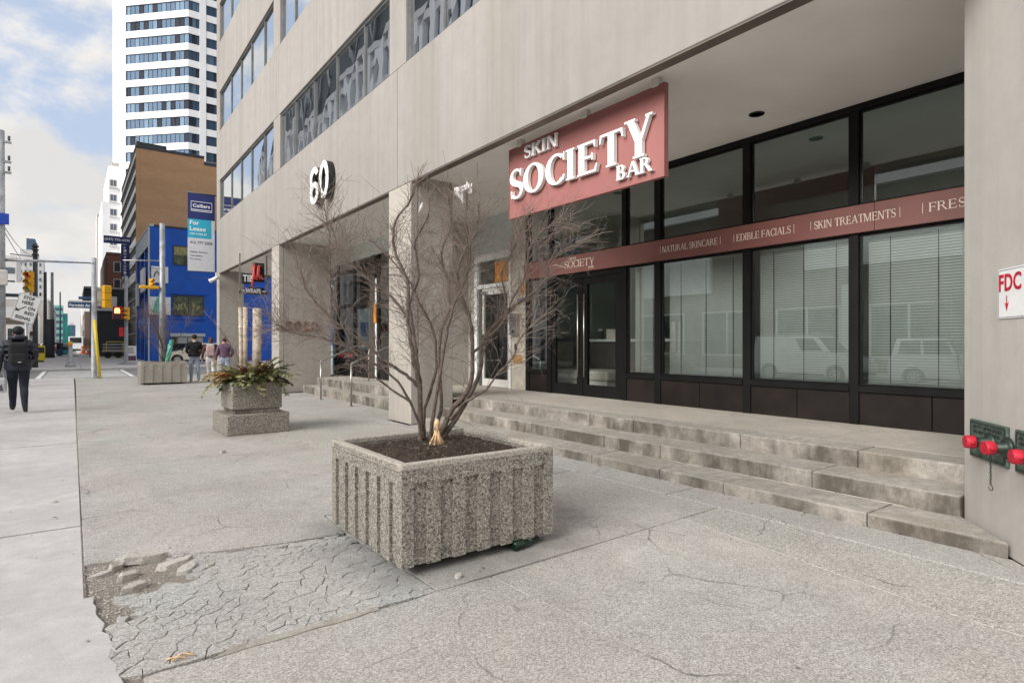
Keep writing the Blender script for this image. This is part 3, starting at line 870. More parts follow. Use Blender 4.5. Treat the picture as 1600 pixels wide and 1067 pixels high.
tag(dt.build('straw_wisp', 'raffia'), 'wisp of pale straw lying on the cracked panel near the sidewalk', 'straw wisp')
# broken chunks of concrete
def chunk(label, loc, rz, size, seed, tilt=(0, 0)):
    r = random.Random(seed)
    bm = bmesh.new()
    n = 8; top = []; bot = []
    for i in range(n):
        a = 2 * PI * i / n + r.uniform(-.25, .25); k = r.uniform(.8, 1.1)
        x, y = math.cos(a) * size[0] / 2 * k, math.sin(a) * size[1] / 2 * k
        bot.append(bm.verts.new((x, y, 0)))
        kk = r.uniform(.78, .97)
        top.append(bm.verts.new((x * kk, y * kk, size[2] * r.uniform(.75, 1.1))))
    bm.faces.new(list(reversed(bot))); bm.faces.new(top)
    for i in range(n): bm.faces.new((bot[i], bot[(i + 1) % n], top[(i + 1) % n], top[i]))
    bmesh.ops.bevel(bm, geom=bm.edges[:], offset=.0025, segments=1, affect='EDGES')
    me = bpy.data.meshes.new('concrete_chunk'); bm.to_mesh(me); bm.free()
    me.materials.append(MATS['rubble_concrete'])
    o = bpy.data.objects.new('concrete_chunk', me); COL.objects.link(o)
    o.location = loc; o.rotation_euler = (R(tilt[0]), R(tilt[1]), rz)
    return tag(o, label, 'concrete chunk', 'broken concrete chunks beside the sidewalk')
chunk('largest flat concrete chunk at the far back of the rubble heap', (0.37, 4.56, -.02), .15, (.30, .15, .055), 1, (0, 6))
chunk('narrow dark-sided concrete chunk tipped up on the left of the largest chunk', (0.22, 4.50, -.02), 1.0, (.17, .07, .05), 2, (18, 0))
chunk('thin pale concrete flake lying closest to the sidewalk edge', (0.14, 4.42, -.028), .5, (.17, .07, .03), 3)
chunk('small rounded concrete chunk in front of the tipped chunk', (0.27, 4.28, -.026), .6, (.16, .09, .045), 4, (5, 5))
chunk('broad flat concrete chunk in the middle of the rubble heap', (0.52, 4.34, -.024), .35, (.26, .13, .04), 5)
chunk('pale concrete chunk on the right side of the rubble heap', (0.58, 4.20, -.024), .7, (.17, .10, .04), 6, (0, -5))
chunk('loose concrete chunk nearest the camera below the rubble heap', (0.29, 4.06, -.026), .55, (.17, .09, .05), 7, (6, 0))
chunk('small grey concrete chip beside the cracked panel', (0.70, 4.18, -.02), 1.1, (.10, .05, .03), 8, (16, 0))
tag(chunk('small lone stone on the paving between the two nearest planters', (1.55, 8.32, .0), .3, (.09, .06, .04), 9), None, 'stone')
tag(chunk('small pale stone under the front edge of the large ribbed planter', (1.86, 3.06, .0), .9, (.06, .045, .025), 12), None, 'stone')
tag(bpy.data.objects[-1] if False else chunk('tiny dark pebble lying on the near sidewalk slabs', (-0.12, 6.6, .0), .3, (.05, .035, .02), 15), None, 'stone')

# ---- cross street, crossing and the far corner
cross = MB()
for k in range(10):
    y = 31.3 + k * 1.05
    cross.box(-1.05, 2.1, y, y + .42, -.1195, -.1145)
cross.box(-1.3, -1.12, 30.9, 41.4, -.1195, -.113); cross.box(2.18, 2.36, 30.9, 41.4, -.1195, -.113)
tag(cross.build('crossing_marking', 'road_paint'), 'white ladder crossing painted across the side street', kind='structure')
far = thing('far_sidewalk', None, None, (0, 50, 0), kind='structure')
for (x0, x1, y0, y1) in [(-3.2, 0.4, 41.6, 47), (0.42, 4.4, 41.6, 47), (4.42, 40, 41.6, 47), (-3.2, 0.4, 47.02, 54), (0.42, 4.6, 47.02, 54), (4.62, 40, 47.02, 53),
                         (-3.2, 1.6, 54.02, 64), (1.62, 4.9, 54.02, 64), (-2.6, 2.4, 64.02, 80), (2.42, 5.2, 64.02, 80), (0.6, 8, 80.02, 300)]:
    slab(far, [(x0, y0), (x1, y0), (x1, y1), (x0, y1)], 0.0, 'sidewalk_concrete')
opp = thing('opposite_sidewalk', None, None, (-13, 20, 0), kind='structure')
for k in range(-6, 26):
    slab(opp, [(-15.2, k * 3 + .01), (-11.4, k * 3 + .01), (-11.4, k * 3 + 2.99), (-15.2, k * 3 + 2.99)], 0.0, 'sidewalk_concrete')

# ================================================================ THE OFFICE BUILDING
FX, SX, LZ, SO = 4.70, 7.70, 0.42, 4.30
B = thing('office_building', 'beige precast concrete office block with ribbon windows over a recessed ground floor', 'building', (FX, 10, 0))
def bp(name, mat, *boxes, bevel=0.0, parent=B):
    m = MB()
    for b in boxes: m.box(*b)
    return m.build(name, mat, parent, bevel)
SILL = [6.33 + 3.5 * k for k in range(5)]
WH = 1.54
JT = [-6.5, 2.0, 9.83, 17.70, 26.50]
# spandrel panels
lev = [(4.20, SILL[0])] + [(SILL[k] + WH, SILL[k + 1]) for k in range(4)] + [(SILL[4] + WH, 22.6)]
for (z0, z1) in lev:
    for i in range(4):
        bp('precast_panel', 'precast', (FX, FX + .16, JT[i] + .009, JT[i + 1] - .009, z0 + .004, z1 - .004), bevel=.008)
BAY = [(-5.9, 1.66), (2.34, 9.49), (10.17, 17.37), (18.03, 25.9)]
piers = [(-6.5, -5.9), (1.66, 2.34), (9.49, 10.17), (17.37, 18.03), (25.9, 26.5)]
for k in range(5):
    for (a, b) in piers:
        bp('pier_panel', 'precast', (FX + .003, FX + .16, a + .004, b - .004, SILL[k], SILL[k] + WH), bevel=.006)
MUL = {1: [3.9, 5.4, 6.85, 8.26], 2: [11.45, 13.03, 14.58, 16.12], 3: [19.25, 20.9, 22.4, 24.0], 0: [-4.4, -2.9, -1.4, .1]}
for k in range(5):
    for bi, (a, b) in enumerate(BAY):
        if bi == 0 and k > 1: pass
        z0, z1 = SILL[k], SILL[k] + WH
        w = bpy.data.objects.new('window', None); COL.objects.link(w); w.parent = B
        w.location = (0, 0, 0)
        fm = MB(); X0, X1 = FX + .05, FX + .13
        fm.box(X0, X1, a, b, z0, z0 + .05); fm.box(X0, X1, a, b, z1 - .04, z1)
        edges = [a] + MUL[bi] + [b]
        for j, y in enumerate(edges):
            t = .013
            yy = min(max(y, a + t), b - t)
            fm.box(X0, X1 - .002, yy - t, yy + t, z0 + .05, z1 - .04)
        fm.build('frame', 'window_frame_metal', w)
        rr = random.Random(k * 10 + bi)
        for j in range(len(edges) - 1):
            pm = MB(); x = FX + .085; t = rr.uniform(-.006, .006)
            pm.add([(x + t, edges[j] + .02, z0 + .04), (x - t, edges[j + 1] - .02, z0 + .04), (x - t + .003, edges[j + 1] - .02, z1 - .03), (x + t - .003, edges[j] + .02, z1 - .03)], [(3, 2, 1, 0)])
            pm.build('pane', 'office_glass', w)
for y in JT[1:4]:
    for (z0, z1) in lev: bp('joint_sealant', 'joint_dirt', (FX + .06, FX + .10, y - .0085, y + .0085, z0 + .01, z1 - .01))
bp('drip_trim', 'trim_brown', (FX + .012, FX + .15, -6.4, 26.4, 4.188, 4.203))
# body behind the front, roof and the flank seen from the crossing
bp('core_wall', 'precast', (FX + .17, 24, -6.4, 26.4, 4.62, 22.4))
bp('roof', 'precast', (FX - .02, 24.2, -6.52, 26.52, 22.61, 22.9))
bp('end_panel', 'precast', (FX + .17, 24, 26.405, 26.5, 4.2, 22.6))
# soffit over the recess, with a shadow gap behind the panel lip
bp('soffit', 'soffit_paint', (FX + .20, 6.30, -6.4, 9.80, SO, SO + .2), (6.30, 13.0, -6.4, 9.80, SO, SO + .2))
bp('soffit', 'soffit_paint', (FX + .20, 13.0, 9.815, 17.85, SO, SO + .2))
bp('soffit', 'soffit_paint', (FX + .20, 13.0, 17.865, 26.39, SO, SO + .2))
bp('lip_channel', 'landing_concrete', (FX + .05, FX + .20, -6.4, 26.4, 4.235, 4.30))
# pillars
def pillar(y0, y1, x1):
    p = bp('pillar', 'pillar_concrete', (FX + .155, x1, y0, y1, 0, SO), bevel=.012)
    m = MB(); m.box(FX + .004, FX + .143, y0, y1, 0, 4.2)
    m.build('face_slab', 'pillar_concrete', p, bevel=.008)
    g = MB(); g.box(FX + .14, FX + .16, y0 + .02, y1 - .02, 0, 4.2); g.build('joint', 'joint_dirt', p)
pillar(9.31, 10.20, 5.55)
pillar(17.48, 18.24, 6.20)
bp('end_wall', 'pillar_concrete', (FX + .004, 5.62, 26.0, 26.5, 0, SO), bevel=.012)
cw = MB()
cw.prism([(4.52, .862), (4.9, 1.172), (5.40, 1.582), (5.62, 1.60), (5.62, .9), (5.62, -1.2), (4.52, -1.2)], 0, SO + .02)
cw.build('splayed_wall', 'painted_wall', B, bevel=.01)
bp('return_wall', 'painted_wall', (5.63, 7.6, -1.2, .75, 0, SO), bevel=.01)
# landing
bp('landing', 'landing_concrete', (6.22, 13, .6, 26, -.1, LZ - .004))
lr = random.Random(5)
yy = [1.62, 3.05, 4.72, 6.9, 9.30]
for i in range(4):
    bp('landing_slab', 'landing_concrete', (6.2, SX + .1, yy[i] + .004, yy[i + 1] - .004, LZ - .03, LZ + lr.uniform(-.002, .002)), bevel=.004)
bp('landing_slab', 'landing_concrete', (5.56, SX + .1, 9.308, 12.2, LZ - .03, LZ), bevel=.004)
bp('landing_slab', 'landing_concrete', (6.15, SX + .1, 12.21, 18.25, LZ - .03, LZ + .001), bevel=.004)

# ---- storefront, near bay
def post(y0, y1, z0, z1, x0=SX - .05, x1=SX + .07, name='mullion'):
    return bp(name, 'black_metal', (x0, x1, min(y0, y1), max(y0, y1), z0, z1), bevel=.004)
ZT = 4.22
for (a, b) in [(9.77, 9.885), (7.06, 7.165), (6.32, 6.45), (4.73, 4.85), (3.30, 3.41), (1.66, 1.78)]:
    post(a, b, LZ, 2.72); post(a, b, 3.08, ZT)
post(9.06, 9.16, 3.08, ZT)
post(9.06, 9.19, LZ, 2.72)
bp('head_rail', 'black_metal', (SX - .06, SX + .08, 1.6, 9.885, ZT, SO - .002), bevel=.004)
bp('transom_beam', 'black_metal', (SX - .055, SX + .08, 1.6, 9.885, 2.721, 3.079), bevel=.004)
for (a, b) in [(6.45, 7.06), (4.85, 6.32), (3.41, 4.73), (1.78, 3.30)]:
    bp('sill_rail', 'black_metal', (SX - .06, SX + .08, a + .001, b - .001, .815, .895), bevel=.004)
    n = 2 if b - a > 1 else 1
    for j in range(n):
        c0, c1 = a + (b - a) * j / n, a + (b - a) * (j + 1) / n
        bp('kick_panel', 'kick_panel', (SX - .035, SX + .06, c0 + .004, c1 - .004, LZ + .004, .812), bevel=.003)
bp('sill_rail', 'black_metal', (SX - .06, SX + .08, 9.191, 9.769, .80, .86), bevel=.004)
bp('kick_panel', 'kick_panel', (SX - .035, SX + .06, 9.195, 9.765, LZ + .004, .797), bevel=.003)
def shopwin(y0, y1, z0, z1):
    w = bp('window', 'black_metal', (SX - .02, SX + .03, y0 + .001, y0 + .02, z0, z1), (SX - .02, SX + .03, y1 - .02, y1 - .001, z0, z1), (SX - .02, SX + .03, y0 + .02, y1 - .02, z0, z0 + .02), (SX - .02, SX + .03, y0 + .02, y1 - .02, z1 - .02, z1))
    m = MB(); m.quad((SX, y1 - .02, z0 + .02), (SX, y0 + .02, z0 + .02), (SX, y0 + .02, z1 - .02), (SX, y1 - .02, z1 - .02))
    m.build('pane', 'shop_glass', w)
for (a, b) in [(6.45, 7.06), (4.85, 6.32), (3.41, 4.73), (1.78, 3.30)]:
    shopwin(a, b, .897, 2.719); shopwin(a, b, 3.081, ZT - .001)
shopwin(9.19, 9.77, .862, 2.719); shopwin(9.16, 9.77, 3.081, ZT - .001); shopwin(7.165, 9.06, 3.081, ZT - .001)
post(7.165, 9.06, 2.63, 2.719, name='door_head')
for (y0, y1, hy_, s) in [(8.165, 9.055, 8.24, 1), (7.17, 8.15, 8.07, -1)]:
    d = bp('door', 'black_metal', (SX - .03, SX + .03, y0, y0 + .16, LZ + .012, 2.625), (SX - .03, SX + .03, y1 - .11, y1, LZ + .012, 2.625),
           (SX - .029, SX + .029, y0 + .16, y1 - .11, LZ + .012, .64), (SX - .029, SX + .029, y0 + .16, y1 - .11, 2.50, 2.625))
    m = MB(); m.quad((SX, y1 - .11, .64), (SX, y0 + .16, .64), (SX, y0 + .16, 2.5), (SX, y1 - .11, 2.5)); m.build('glass', 'door_glass', d)
    m = MB(); m.cyl((SX - .085, hy_, .78), (SX - .085, hy_, 2.32), .014, n=10)
    for z in (.92, 2.18): m.cyl((SX - .085, hy_, z), (SX - .03, hy_, z), .009, n=8)
    m.build('handle', 'steel', d)
    m = MB()
    for z in (1.02, 1.08): m.cbox((SX - .032, hy_ - .02 * s, z), (.006, .05, .03))
    m.build('lock', 'dark_bronze', d)
# decal rings on the left-hand door's lower glass
# stone strip between shop and entrance, with scraped paint
bp('stone_strip', 'stone_strip', (SX - .04, SX + .12, 9.89, 10.39, LZ, SO - .002), bevel=.006)
# shop interior
bp('interior_wall', 'interior_wall', (11.6, 11.7, .5, 10.4, LZ, SO), (7.8, 11.6, 10.25, 10.36, LZ, SO), (7.8, 11.6, .5, .6, LZ, SO))
bp('interior_wall', 'interior_wall', (9.0, 9.12, .6, 5.2, LZ, 3.6))
bp('interior_floor', 'interior_floor', (7.80, 11.6, .6, 10.25, LZ - .003, LZ + .004))
bp('interior_ceiling', 'interior_ceiling', (7.80, 11.6, .6, 10.25, SO - .03, SO - .001))
# ---- entrance with silver frame
DY0, DY1 = 10.40, 11.85
m = MB()
for (a, b) in [(DY0, DY0 + .07), (DY1 - .12, DY1)]: m.box(SX - .06, SX + .06, a, b, LZ, 3.42)
m.box(SX - .06, SX + .06, DY0 + .07, DY1 - .12, 2.67, 2.76); m.box(SX - .06, SX + .06, DY0 + .07, DY1 - .12, 3.30, 3.42)
m.box(SX - .055, SX + .055, DY0, DY1, 3.421, 3.46)
ent = m.build('entrance_frame', 'white_paint', B, bevel=.004)
m = MB(); y0, y1 = DY0 + .075, DY1 - .30
m.box(SX - .03, SX + .03, y0, y0 + .07, LZ + .01, 2.66); m.box(SX - .03, SX + .03, y1 - .07, y1, LZ + .01, 2.66)
m.box(SX - .029, SX + .029, y0 + .07, y1 - .07, LZ + .01, .60); m.box(SX - .029, SX + .029, y0 + .07, y1 - .07, 2.52, 2.66)
dr = m.build('door', 'offwhite', B, bevel=.003)
m = MB(); m.quad((SX, y1 - .07, .6), (SX, y0 + .07, .6), (SX, y0 + .07, 2.52), (SX, y1 - .07, 2.52)); m.build('glass', 'door_glass', dr)
m = MB(); m.cyl((SX - .07, y1 - .09, 1.2), (SX - .07, y1 - .09, 1.62), .014); m.cbox((SX - .05, y1 - .09, 1.25), (.05, .03, .03)); m.cbox((SX - .05, y1 - .09, 1.57), (.05, .03, .03)); m.build('handle', 'black_metal', dr)
m = MB(); m.cbox((SX - .05, y1 - .12, 2.57), (.06, .22, .06)); m.build('door_closer', 'aluminium', dr)
bp('sidelight', 'shop_mirror', (SX - .01, SX + .01, DY1 - .30, DY1 - .12, LZ + .02, 2.66))
bp('transom_pane', 'shop_glass', (SX - .006, SX + .006, DY0 + .07, DY1 - .12, 2.76, 3.30))
bp('upper_panel', 'interior_wall', (SX, SX + .05, DY0, DY1 + .3, 3.462, SO - .002))
bp('lobby_wall', 'wood_dark', (11.0, 11.1, 10.37, 13.2, LZ, SO), (7.8, 11, 13.1, 13.2, LZ, SO))
bp('lobby_floor', 'interior_floor', (7.8, 11, 10.37, 13.1, LZ - .003, LZ + .004))
bp('lobby_bench', 'white_paint', (9.6, 10.0, 10.6, 12.4, 1.30, 1.42))
bp('lobby_wall', 'painted_wall', (6.83, SX + .1, 12.2, 12.3, LZ, SO), (SX, SX + .1, DY1 + .002, 12.2, LZ, 3.46))
# ---- middle bay storefront
MX = 6.80
bp('bulkhead', 'interior_ceiling', (MX - .05, MX + .1, 12.31, 19.6, 3.87, SO - .002), bevel=.005)
for y in (12.4, 14.62, 15.38, 17.12, 18.5, 19.5):
    bp('mullion', 'black_metal', (MX - .04, MX + .06, y - .05, y + .05, LZ, 3.868), bevel=.004)
bp('mullion', 'wood_dark', (MX - .06, MX + .08, 15.56, 15.85, LZ, 3.868), bevel=.004)
bp('mullion', 'white_paint', (MX - .05, MX + .06, 15.44, 15.54, LZ, 3.2), bevel=.004)
for (a, b) in [(12.45, 14.57), (14.67, 15.33), (15.9, 17.07), (17.17, 18.45), (18.55, 19.45)]:
    p = bp('kick_panel', 'black_metal', (MX - .02, MX + .05, a, b, LZ + .003, .95), bevel=.003)
    m = MB(); m.quad((MX, b, .95), (MX, a, .95), (MX, a, 2.5), (MX, b, 2.5)); w = m.build('window', 'shop_glass', B)
    bp('transom_rail', 'black_metal', (MX - .03, MX + .05, a, b, 2.5, 2.6), bevel=.003)
    m = MB(); m.quad((MX, b, 2.6), (MX, a, 2.6), (MX, a, 3.868), (MX, b, 3.868)); m.build('window', 'shop_glass', B)
bp('interior_wall', 'dark_grey', (9.5, 9.6, 12.3, 19.6, LZ, SO), (6.9, 9.5, 19.6, 19.7, LZ, SO))
bp('interior_floor', 'interior_floor', (6.9, 9.5, 12.31, 19.6, LZ - .003, LZ + .004))
m = MB(); sans_on(m, 'BURRITOS', (MX - .021, 18.40, .985), (0, -1, 0), (0, 0, 1), .12, 1.15, .003); m.build('window_lettering', 'red_paint', B)

# ---- steps
st = thing('concrete_steps', 'weathered three-tier concrete steps up to the storefront with the pink sign', 'steps', (5.4, 5, 0))
sr = random.Random(11)
def step_row(x0, x1, ya, yb, z0, z1, breaks):
    e = [ya] + breaks + [yb]
    for i in range(len(e) - 1):
        m = MB(); dz = sr.uniform(-.003, .003); dx = sr.uniform(-.004, .004)
        a, b = e[i] + .003, e[i + 1] - .003
        xs0 = x0 + dx
        if i == 0 and x0 < 5.2:
            m.prism([(xs0, 1.19), (x1, 1.19 + (x1 - xs0) * .82), (x1, b), (xs0, b)], z0, z1 + dz)
        else:
            m.box(xs0, x1, a, b, z0, z1 + dz)
        m.build('step_block', 'step_concrete', st, bevel=.012, seg=2)
step_row(4.885, 5.36, 1.19, 9.30, -.1, .105, [2.05, 3.30, 4.05, 5.05, 6.3, 7.6])
step_row(5.34, 5.86, 1.585, 9.30, -.1, .257, [2.7, 4.42, 5.3, 6.75, 8.1])
step_row(5.82, 6.21, 1.61, 9.30, -.1, LZ, [2.52, 3.72, 5.25, 6.05, 7.6])
m = MB()
for i in range(9): m.tube([(5.328, 1.95 + i * .27, .108), (5.330, 1.95 + i * .27 + .26, .109)], [.004, .0035], 5)
o = m.build('sealant_strip', 'stone_strip', st); o['kind'] = 'stuff'
st2 = thing('concrete_steps', 'two low concrete steps between the two pillars behind the handrails', 'steps', (5.6, 14, 0))
for (x0, x1, z1, br) in [(5.36, 5.78, .205, [11.9, 13.6, 15.2]), (5.76, 6.16, LZ, [12.6, 14.3, 16.0])]:
    e = [10.21] + br + [17.47]
    for i in range(len(e) - 1):
        m = MB(); m.box(x0, x1, e[i] + .003, e[i + 1] - .003, -.1, z1); m.build('step_block', 'step_concrete', st2, bevel=.012, seg=2)
# ================================================================ THINGS ON AND AROUND THE BUILDING
UF, ZV = (0, -1, 0), (0, 0, 1)          # reading direction and up on faces that look at the street
# ---- the big pink sign
sg = thing('shop_sign', 'large pink sign board with raised white lettering hanging under the soffit', 'sign', (5.15, 5.6, 3.2))
m = MB(); m.prof([(4.19, 3.20), (6.985, 3.205), (6.985, 4.215), (4.19, 4.215)], 5.12, 5.18, 'x'); m.build('sign_panel', 'sign_pink', sg, bevel=.004)
MB().box(5.115, 5.185, 4.172, 4.188, 3.20, 4.215).build('edge_trim', 'sign_pink', sg); MB().box(5.115, 5.185, 6.987, 6.999, 3.205, 4.215).build('edge_trim', 'sign_pink', sg)
for y in (4.30, 5.42, 6.75):
    m = MB(); m.cbox((5.15, y, 4.25), (.09, .10, .10)); m.cyl((5.15, y, 4.19), (5.15, y, 4.299), .02); m.build('bracket', 'offwhite', sg, bevel=.01)
def sign_word(text, y_left, y_right, z, cap, W, T, S, x, depth, parent, mat, name='letter', split=True, grow=None, sp=0.02):
    gl, w = serif_text(text, W, T, S, sp)
    sx = (y_left - y_right) / (w * cap)
    if split:
        for (ch, v, f, xo) in gl:
            mb = MB(); k = (grow or {}).get(ch, (1, 0))
            pts = [Vector((x, y_left - (p[0] + xo) * cap * sx, z + k[1] * cap + p[1] * cap * k[0])) for p in v]
            extruded(mb, pts, f, (-1, 0, 0), depth)
            mb.build(name, mat, parent)
    else:
        mb = MB()
        for (ch, v, f, xo) in gl:
            pts = [Vector((x, y_left - (p[0] + xo) * cap * sx, z + p[1] * cap)) for p in v]
            extruded(mb, pts, f, (-1, 0, 0), depth)
        mb.build(name, mat, parent)
sign_word('SOCIETY', 6.90, 4.26, 3.47, .385, .19, .075, .055, 5.105, .055, sg, 'letter_white', grow={'S': (1.06, -.04), 'Y': (1.16, -.01), 'T': (1.04, 0)})
sign_word('SKIN', 6.58, 5.86, 3.975, .17, .19, .085, .055, 5.105, .04, sg, 'letter_white', sp=.05)
sign_word('BAR', 4.83, 4.30, 3.285, .165, .19, .085, .055, 5.105, .04, sg, 'letter_white', sp=.05)
# ---- the long maroon band
bd = thing('shop_sign', 'long maroon fascia band with cream lettering across the storefront windows', 'sign', (7.62, 6, 2.74))
for (a, b) in [(1.7, 3.10), (3.104, 6.4), (6.404, 9.87)]:
    m = MB(); m.box(7.595, 7.64, a, b, 2.735, 3.065); m.build('band_panel', 'band_red', bd, bevel=.003)
for (t, a, b) in [('| NATURAL SKINCARE |', 6.28, 5.16), ('| EDIBLE FACIALS |', 4.96, 4.06), ('| SKIN TREATMENTS |', 3.86, 2.82), ('| FRESH', 2.62, 2.10)]:
    sign_word(t, a, b, 2.852, .098, .13, .06, .05, 7.594, .006, bd, 'letter_cream', 'lettering', False, sp=.04)
sign_word('SOCIETY', 8.58, 7.77, 2.835, .135, .12, .05, .04, 7.594, .006, bd, 'letter_cream', 'lettering', False)
sign_word('SKIN', 8.46, 8.26, 2.985, .045, .15, .08, .04, 7.594, .006, bd, 'letter_cream', 'lettering', False)
sign_word('BAR', 7.92, 7.78, 2.775, .045, .15, .08, .04, 7.594, .006, bd, 'letter_cream', 'lettering', False)
m = MB()
m.tube([(7.592, 9.05 - .12 * i, 2.90 + .04 * math.sin(i * 1.1)) for i in range(5)], .007, 5)
m.build('emblem', 'letter_cream', bd)

# ---- number 60
nm = thing('house_number', 'big raised white number 60 with deep black sides on the beige panel', 'house number', (4.6, 13.6, 4.7))
DIG = {'0': stroke(arcpts(.31, .5, .225, .415, 0, 360, 48), .165),
       '6': stroke(arcpts(.31, .30, .225, .215, 0, 360, 40), .165) + stroke([(.085, .30), (.085, .50), (.085, .70)] + arcpts(.31, .70, .225, .215, 180, 20, 18)[1:], .165)}
for (ch, ya, yb) in (('6', 14.20, 13.60), ('0', 13.57, 12.94)):
    vv, ff = poly_union(DIG[ch]); s2 = (ya - yb) / .62
    pts = [Vector((4.69, ya - p[0] * s2, 4.65 + p[1] * .86)) for p in vv]
    mb = MB(); extruded(mb, pts, ff, (-1, 0, 0), .15); d = mb.build('digit', 'black_paint', nm)
    mb = MB(); extruded(mb, [Vector((4.5395, q.y, q.z)) for q in pts], ff, (-1, 0, 0), .01); mb.build('face', 'letter_white', d)

# ---- fire department connection
def splay(s, z, out=0.0):
    """point on the splayed wall: s metres from its outer corner, raised `out` off it"""
    t = Vector((.5, .41)).normalized(); n = Vector((-t.y, t.x))
    p = Vector((4.9, 1.172)) + t * s + n * out
    return Vector((p.x, p.y, z))
tw = Vector((.5, .41)).normalized(); nw = Vector((-tw.y, tw.x))
SM = Matrix(((tw.x, nw.x, 0), (tw.y, nw.y, 0), (0, 0, 1))).to_4x4()
fs = thing('wall_sign', 'white metal sign with red FDC lettering and a downward arrow', 'sign', tuple(splay(0, 1.72)))
def splay_box(m, s0, s1, z0, z1, o0, o1, mi=0):
    v = [splay(s, z, o) for z in (z0, z1) for (s, o) in ((s0, o0), (s1, o0), (s1, o1), (s0, o1))]
    return m.add(v, [(3, 2, 1, 0), (4, 5, 6, 7), (0, 1, 5, 4), (1, 2, 6, 5), (2, 3, 7, 6), (3, 0, 4, 7)], mi)
m = MB(); splay_box(m, -.19, .165, 1.565, 1.895, .002, .008); m.build('plate', 'white_paint', fs, bevel=.002)
m = MB()
for (a, b, c, d) in [(-.18, .155, 1.573, 1.576), (-.18, .155, 1.884, 1.887), (-.18, -.177, 1.576, 1.884), (.152, .155, 1.576, 1.884)]:
    splay_box(m, a, b, c, d, .0081, .0092)
m.build('border', 'text_grey', fs)
m = MB(); o = splay(.145, 1.745, .0085); sans_on(m, 'FDC', o, (-tw.x, -tw.y, 0), ZV, .115, .255, .002, bold=.025)
m.build('lettering', 'fdc_red', fs)
m = MB(); c = .055
q = [splay(c - .004, 1.715, .0085), splay(c + .004, 1.715, .0085), splay(c + .004, 1.66, .0085), splay(c + .022, 1.672, .0085), splay(c, 1.615, .0085), splay(c - .022, 1.672, .0085), splay(c - .004, 1.66, .0085)]
pv, pf = poly_union([[(0 + p.x * tw.x + p.y * tw.y, p.z) for p in q]])
sc0 = splay(c, 0).x * tw.x + splay(c, 0).y * tw.y
extruded(m, [splay(c + (p[0] - sc0), p[1], .0085) for p in pv], pf, (nw.x, nw.y, 0), .002)
m.build('arrow', 'fdc_red', fs)
def fdc(label, s0, s1, z0, z1, cs):
    f = thing('fire_connection', label, 'fire hose inlet', tuple(splay((s0 + s1) / 2, z0)))
    m = MB(); splay_box(m, s0, s1, z0, z1, .0, .022); m.build('plate', 'patina_bronze', f, bevel=.006)
    m = MB()
    for (a, b, c, d) in [(s0 + .02, s1 - .02, z1 - .022, z1 - .016), (s0 + .02, s1 - .02, z0 + .016, z0 + .022), (s0 + .02, s0 + .026, z0 + .022, z1 - .022), (s1 - .026, s1 - .02, z0 + .022, z1 - .022)]:
        splay_box(m, a, b, c, d, .022, .026)
    m.build('rim', 'dark_bronze', f)
    m = MB(); sans_on(m, 'AUTO SPRINKLER', splay(s1 - .05, z1 - .058, .022), (-tw.x, -tw.y, 0), ZV, .022, s1 - s0 - .1, .003); m.build('lettering', 'dark_bronze', f)
    m = MB(); sans_on(m, 'FIRE DEPT CONNECTION', splay(s1 - .06, z1 - .092, .022), (-tw.x, -tw.y, 0), ZV, .020, s1 - s0 - .14, .003); m.build('lettering', 'dark_bronze', f)
    zc = z0 + .135
    for ds, sgn in ((cs[0], -1), (cs[1], 1)):
        sc_ = ds
        m = MB(); a, b2 = splay(sc_, zc, .02), splay(sc_ + sgn * .012, zc, .105)
        m.tube([splay(sc_, zc, .018), splay(sc_, zc, .035), splay(sc_, zc, .05), b2], [.075, .06, .038, .034], 20)
        m.build('inlet', 'dark_bronze', f)
        m = MB(); c0, c1 = splay(sc_ + sgn * .013, zc, .105), splay(sc_ + sgn * .018, zc, .165)
        m.tube([c0, c0.lerp(c1, .15), c0.lerp(c1, .8), c1], [.042, .046, .045, .040], 20)
        cap = m.build('cap', 'fdc_red', f)
        m = MB(); e = (c0 + c1) / 2
        for k in (0, 1):
            t = Vector((tw.x, tw.y, 0)) * (.049 if k else -.049)
            m.ball(e + t, .011, 6)
        m.build('lug', 'fdc_red', cap)
    m = MB(); top = splay(cs[0] - .01, zc - .05, .12)
    for k in range(16):
        p = top + Vector((math.sin(k * 1.3) * .002, 0, -.0125 * k)); mm = .006
        a = k % 2
        ring = []
        for j in range(9):
            t = 2 * PI * j / 8
            ring.append(p + Vector(((mm * math.cos(t)) * (1 - a), (mm * math.cos(t)) * a, .010 * math.sin(t))))
        m.tube(ring, .0018, 5, cap=False)
    hk = top + Vector((0, 0, -.21))
    m.tube([hk + Vector((tw.x * .025 * math.cos(R(k)), tw.y * .025 * math.cos(R(k)), .018 * math.sin(R(k)))) for k in range(100, 380, 20)], .003, 6)
    m.build('chain', 'dark_bronze', f)
fdc('green bronze plate with two red hose caps and a hanging chain below the FDC sign', .03, .515, .585, .855, (.02, .235))
fdc('second green bronze hose plate cut off by the right edge of the photo', -.56, -.06, .585, .855, (-.52, -.33))

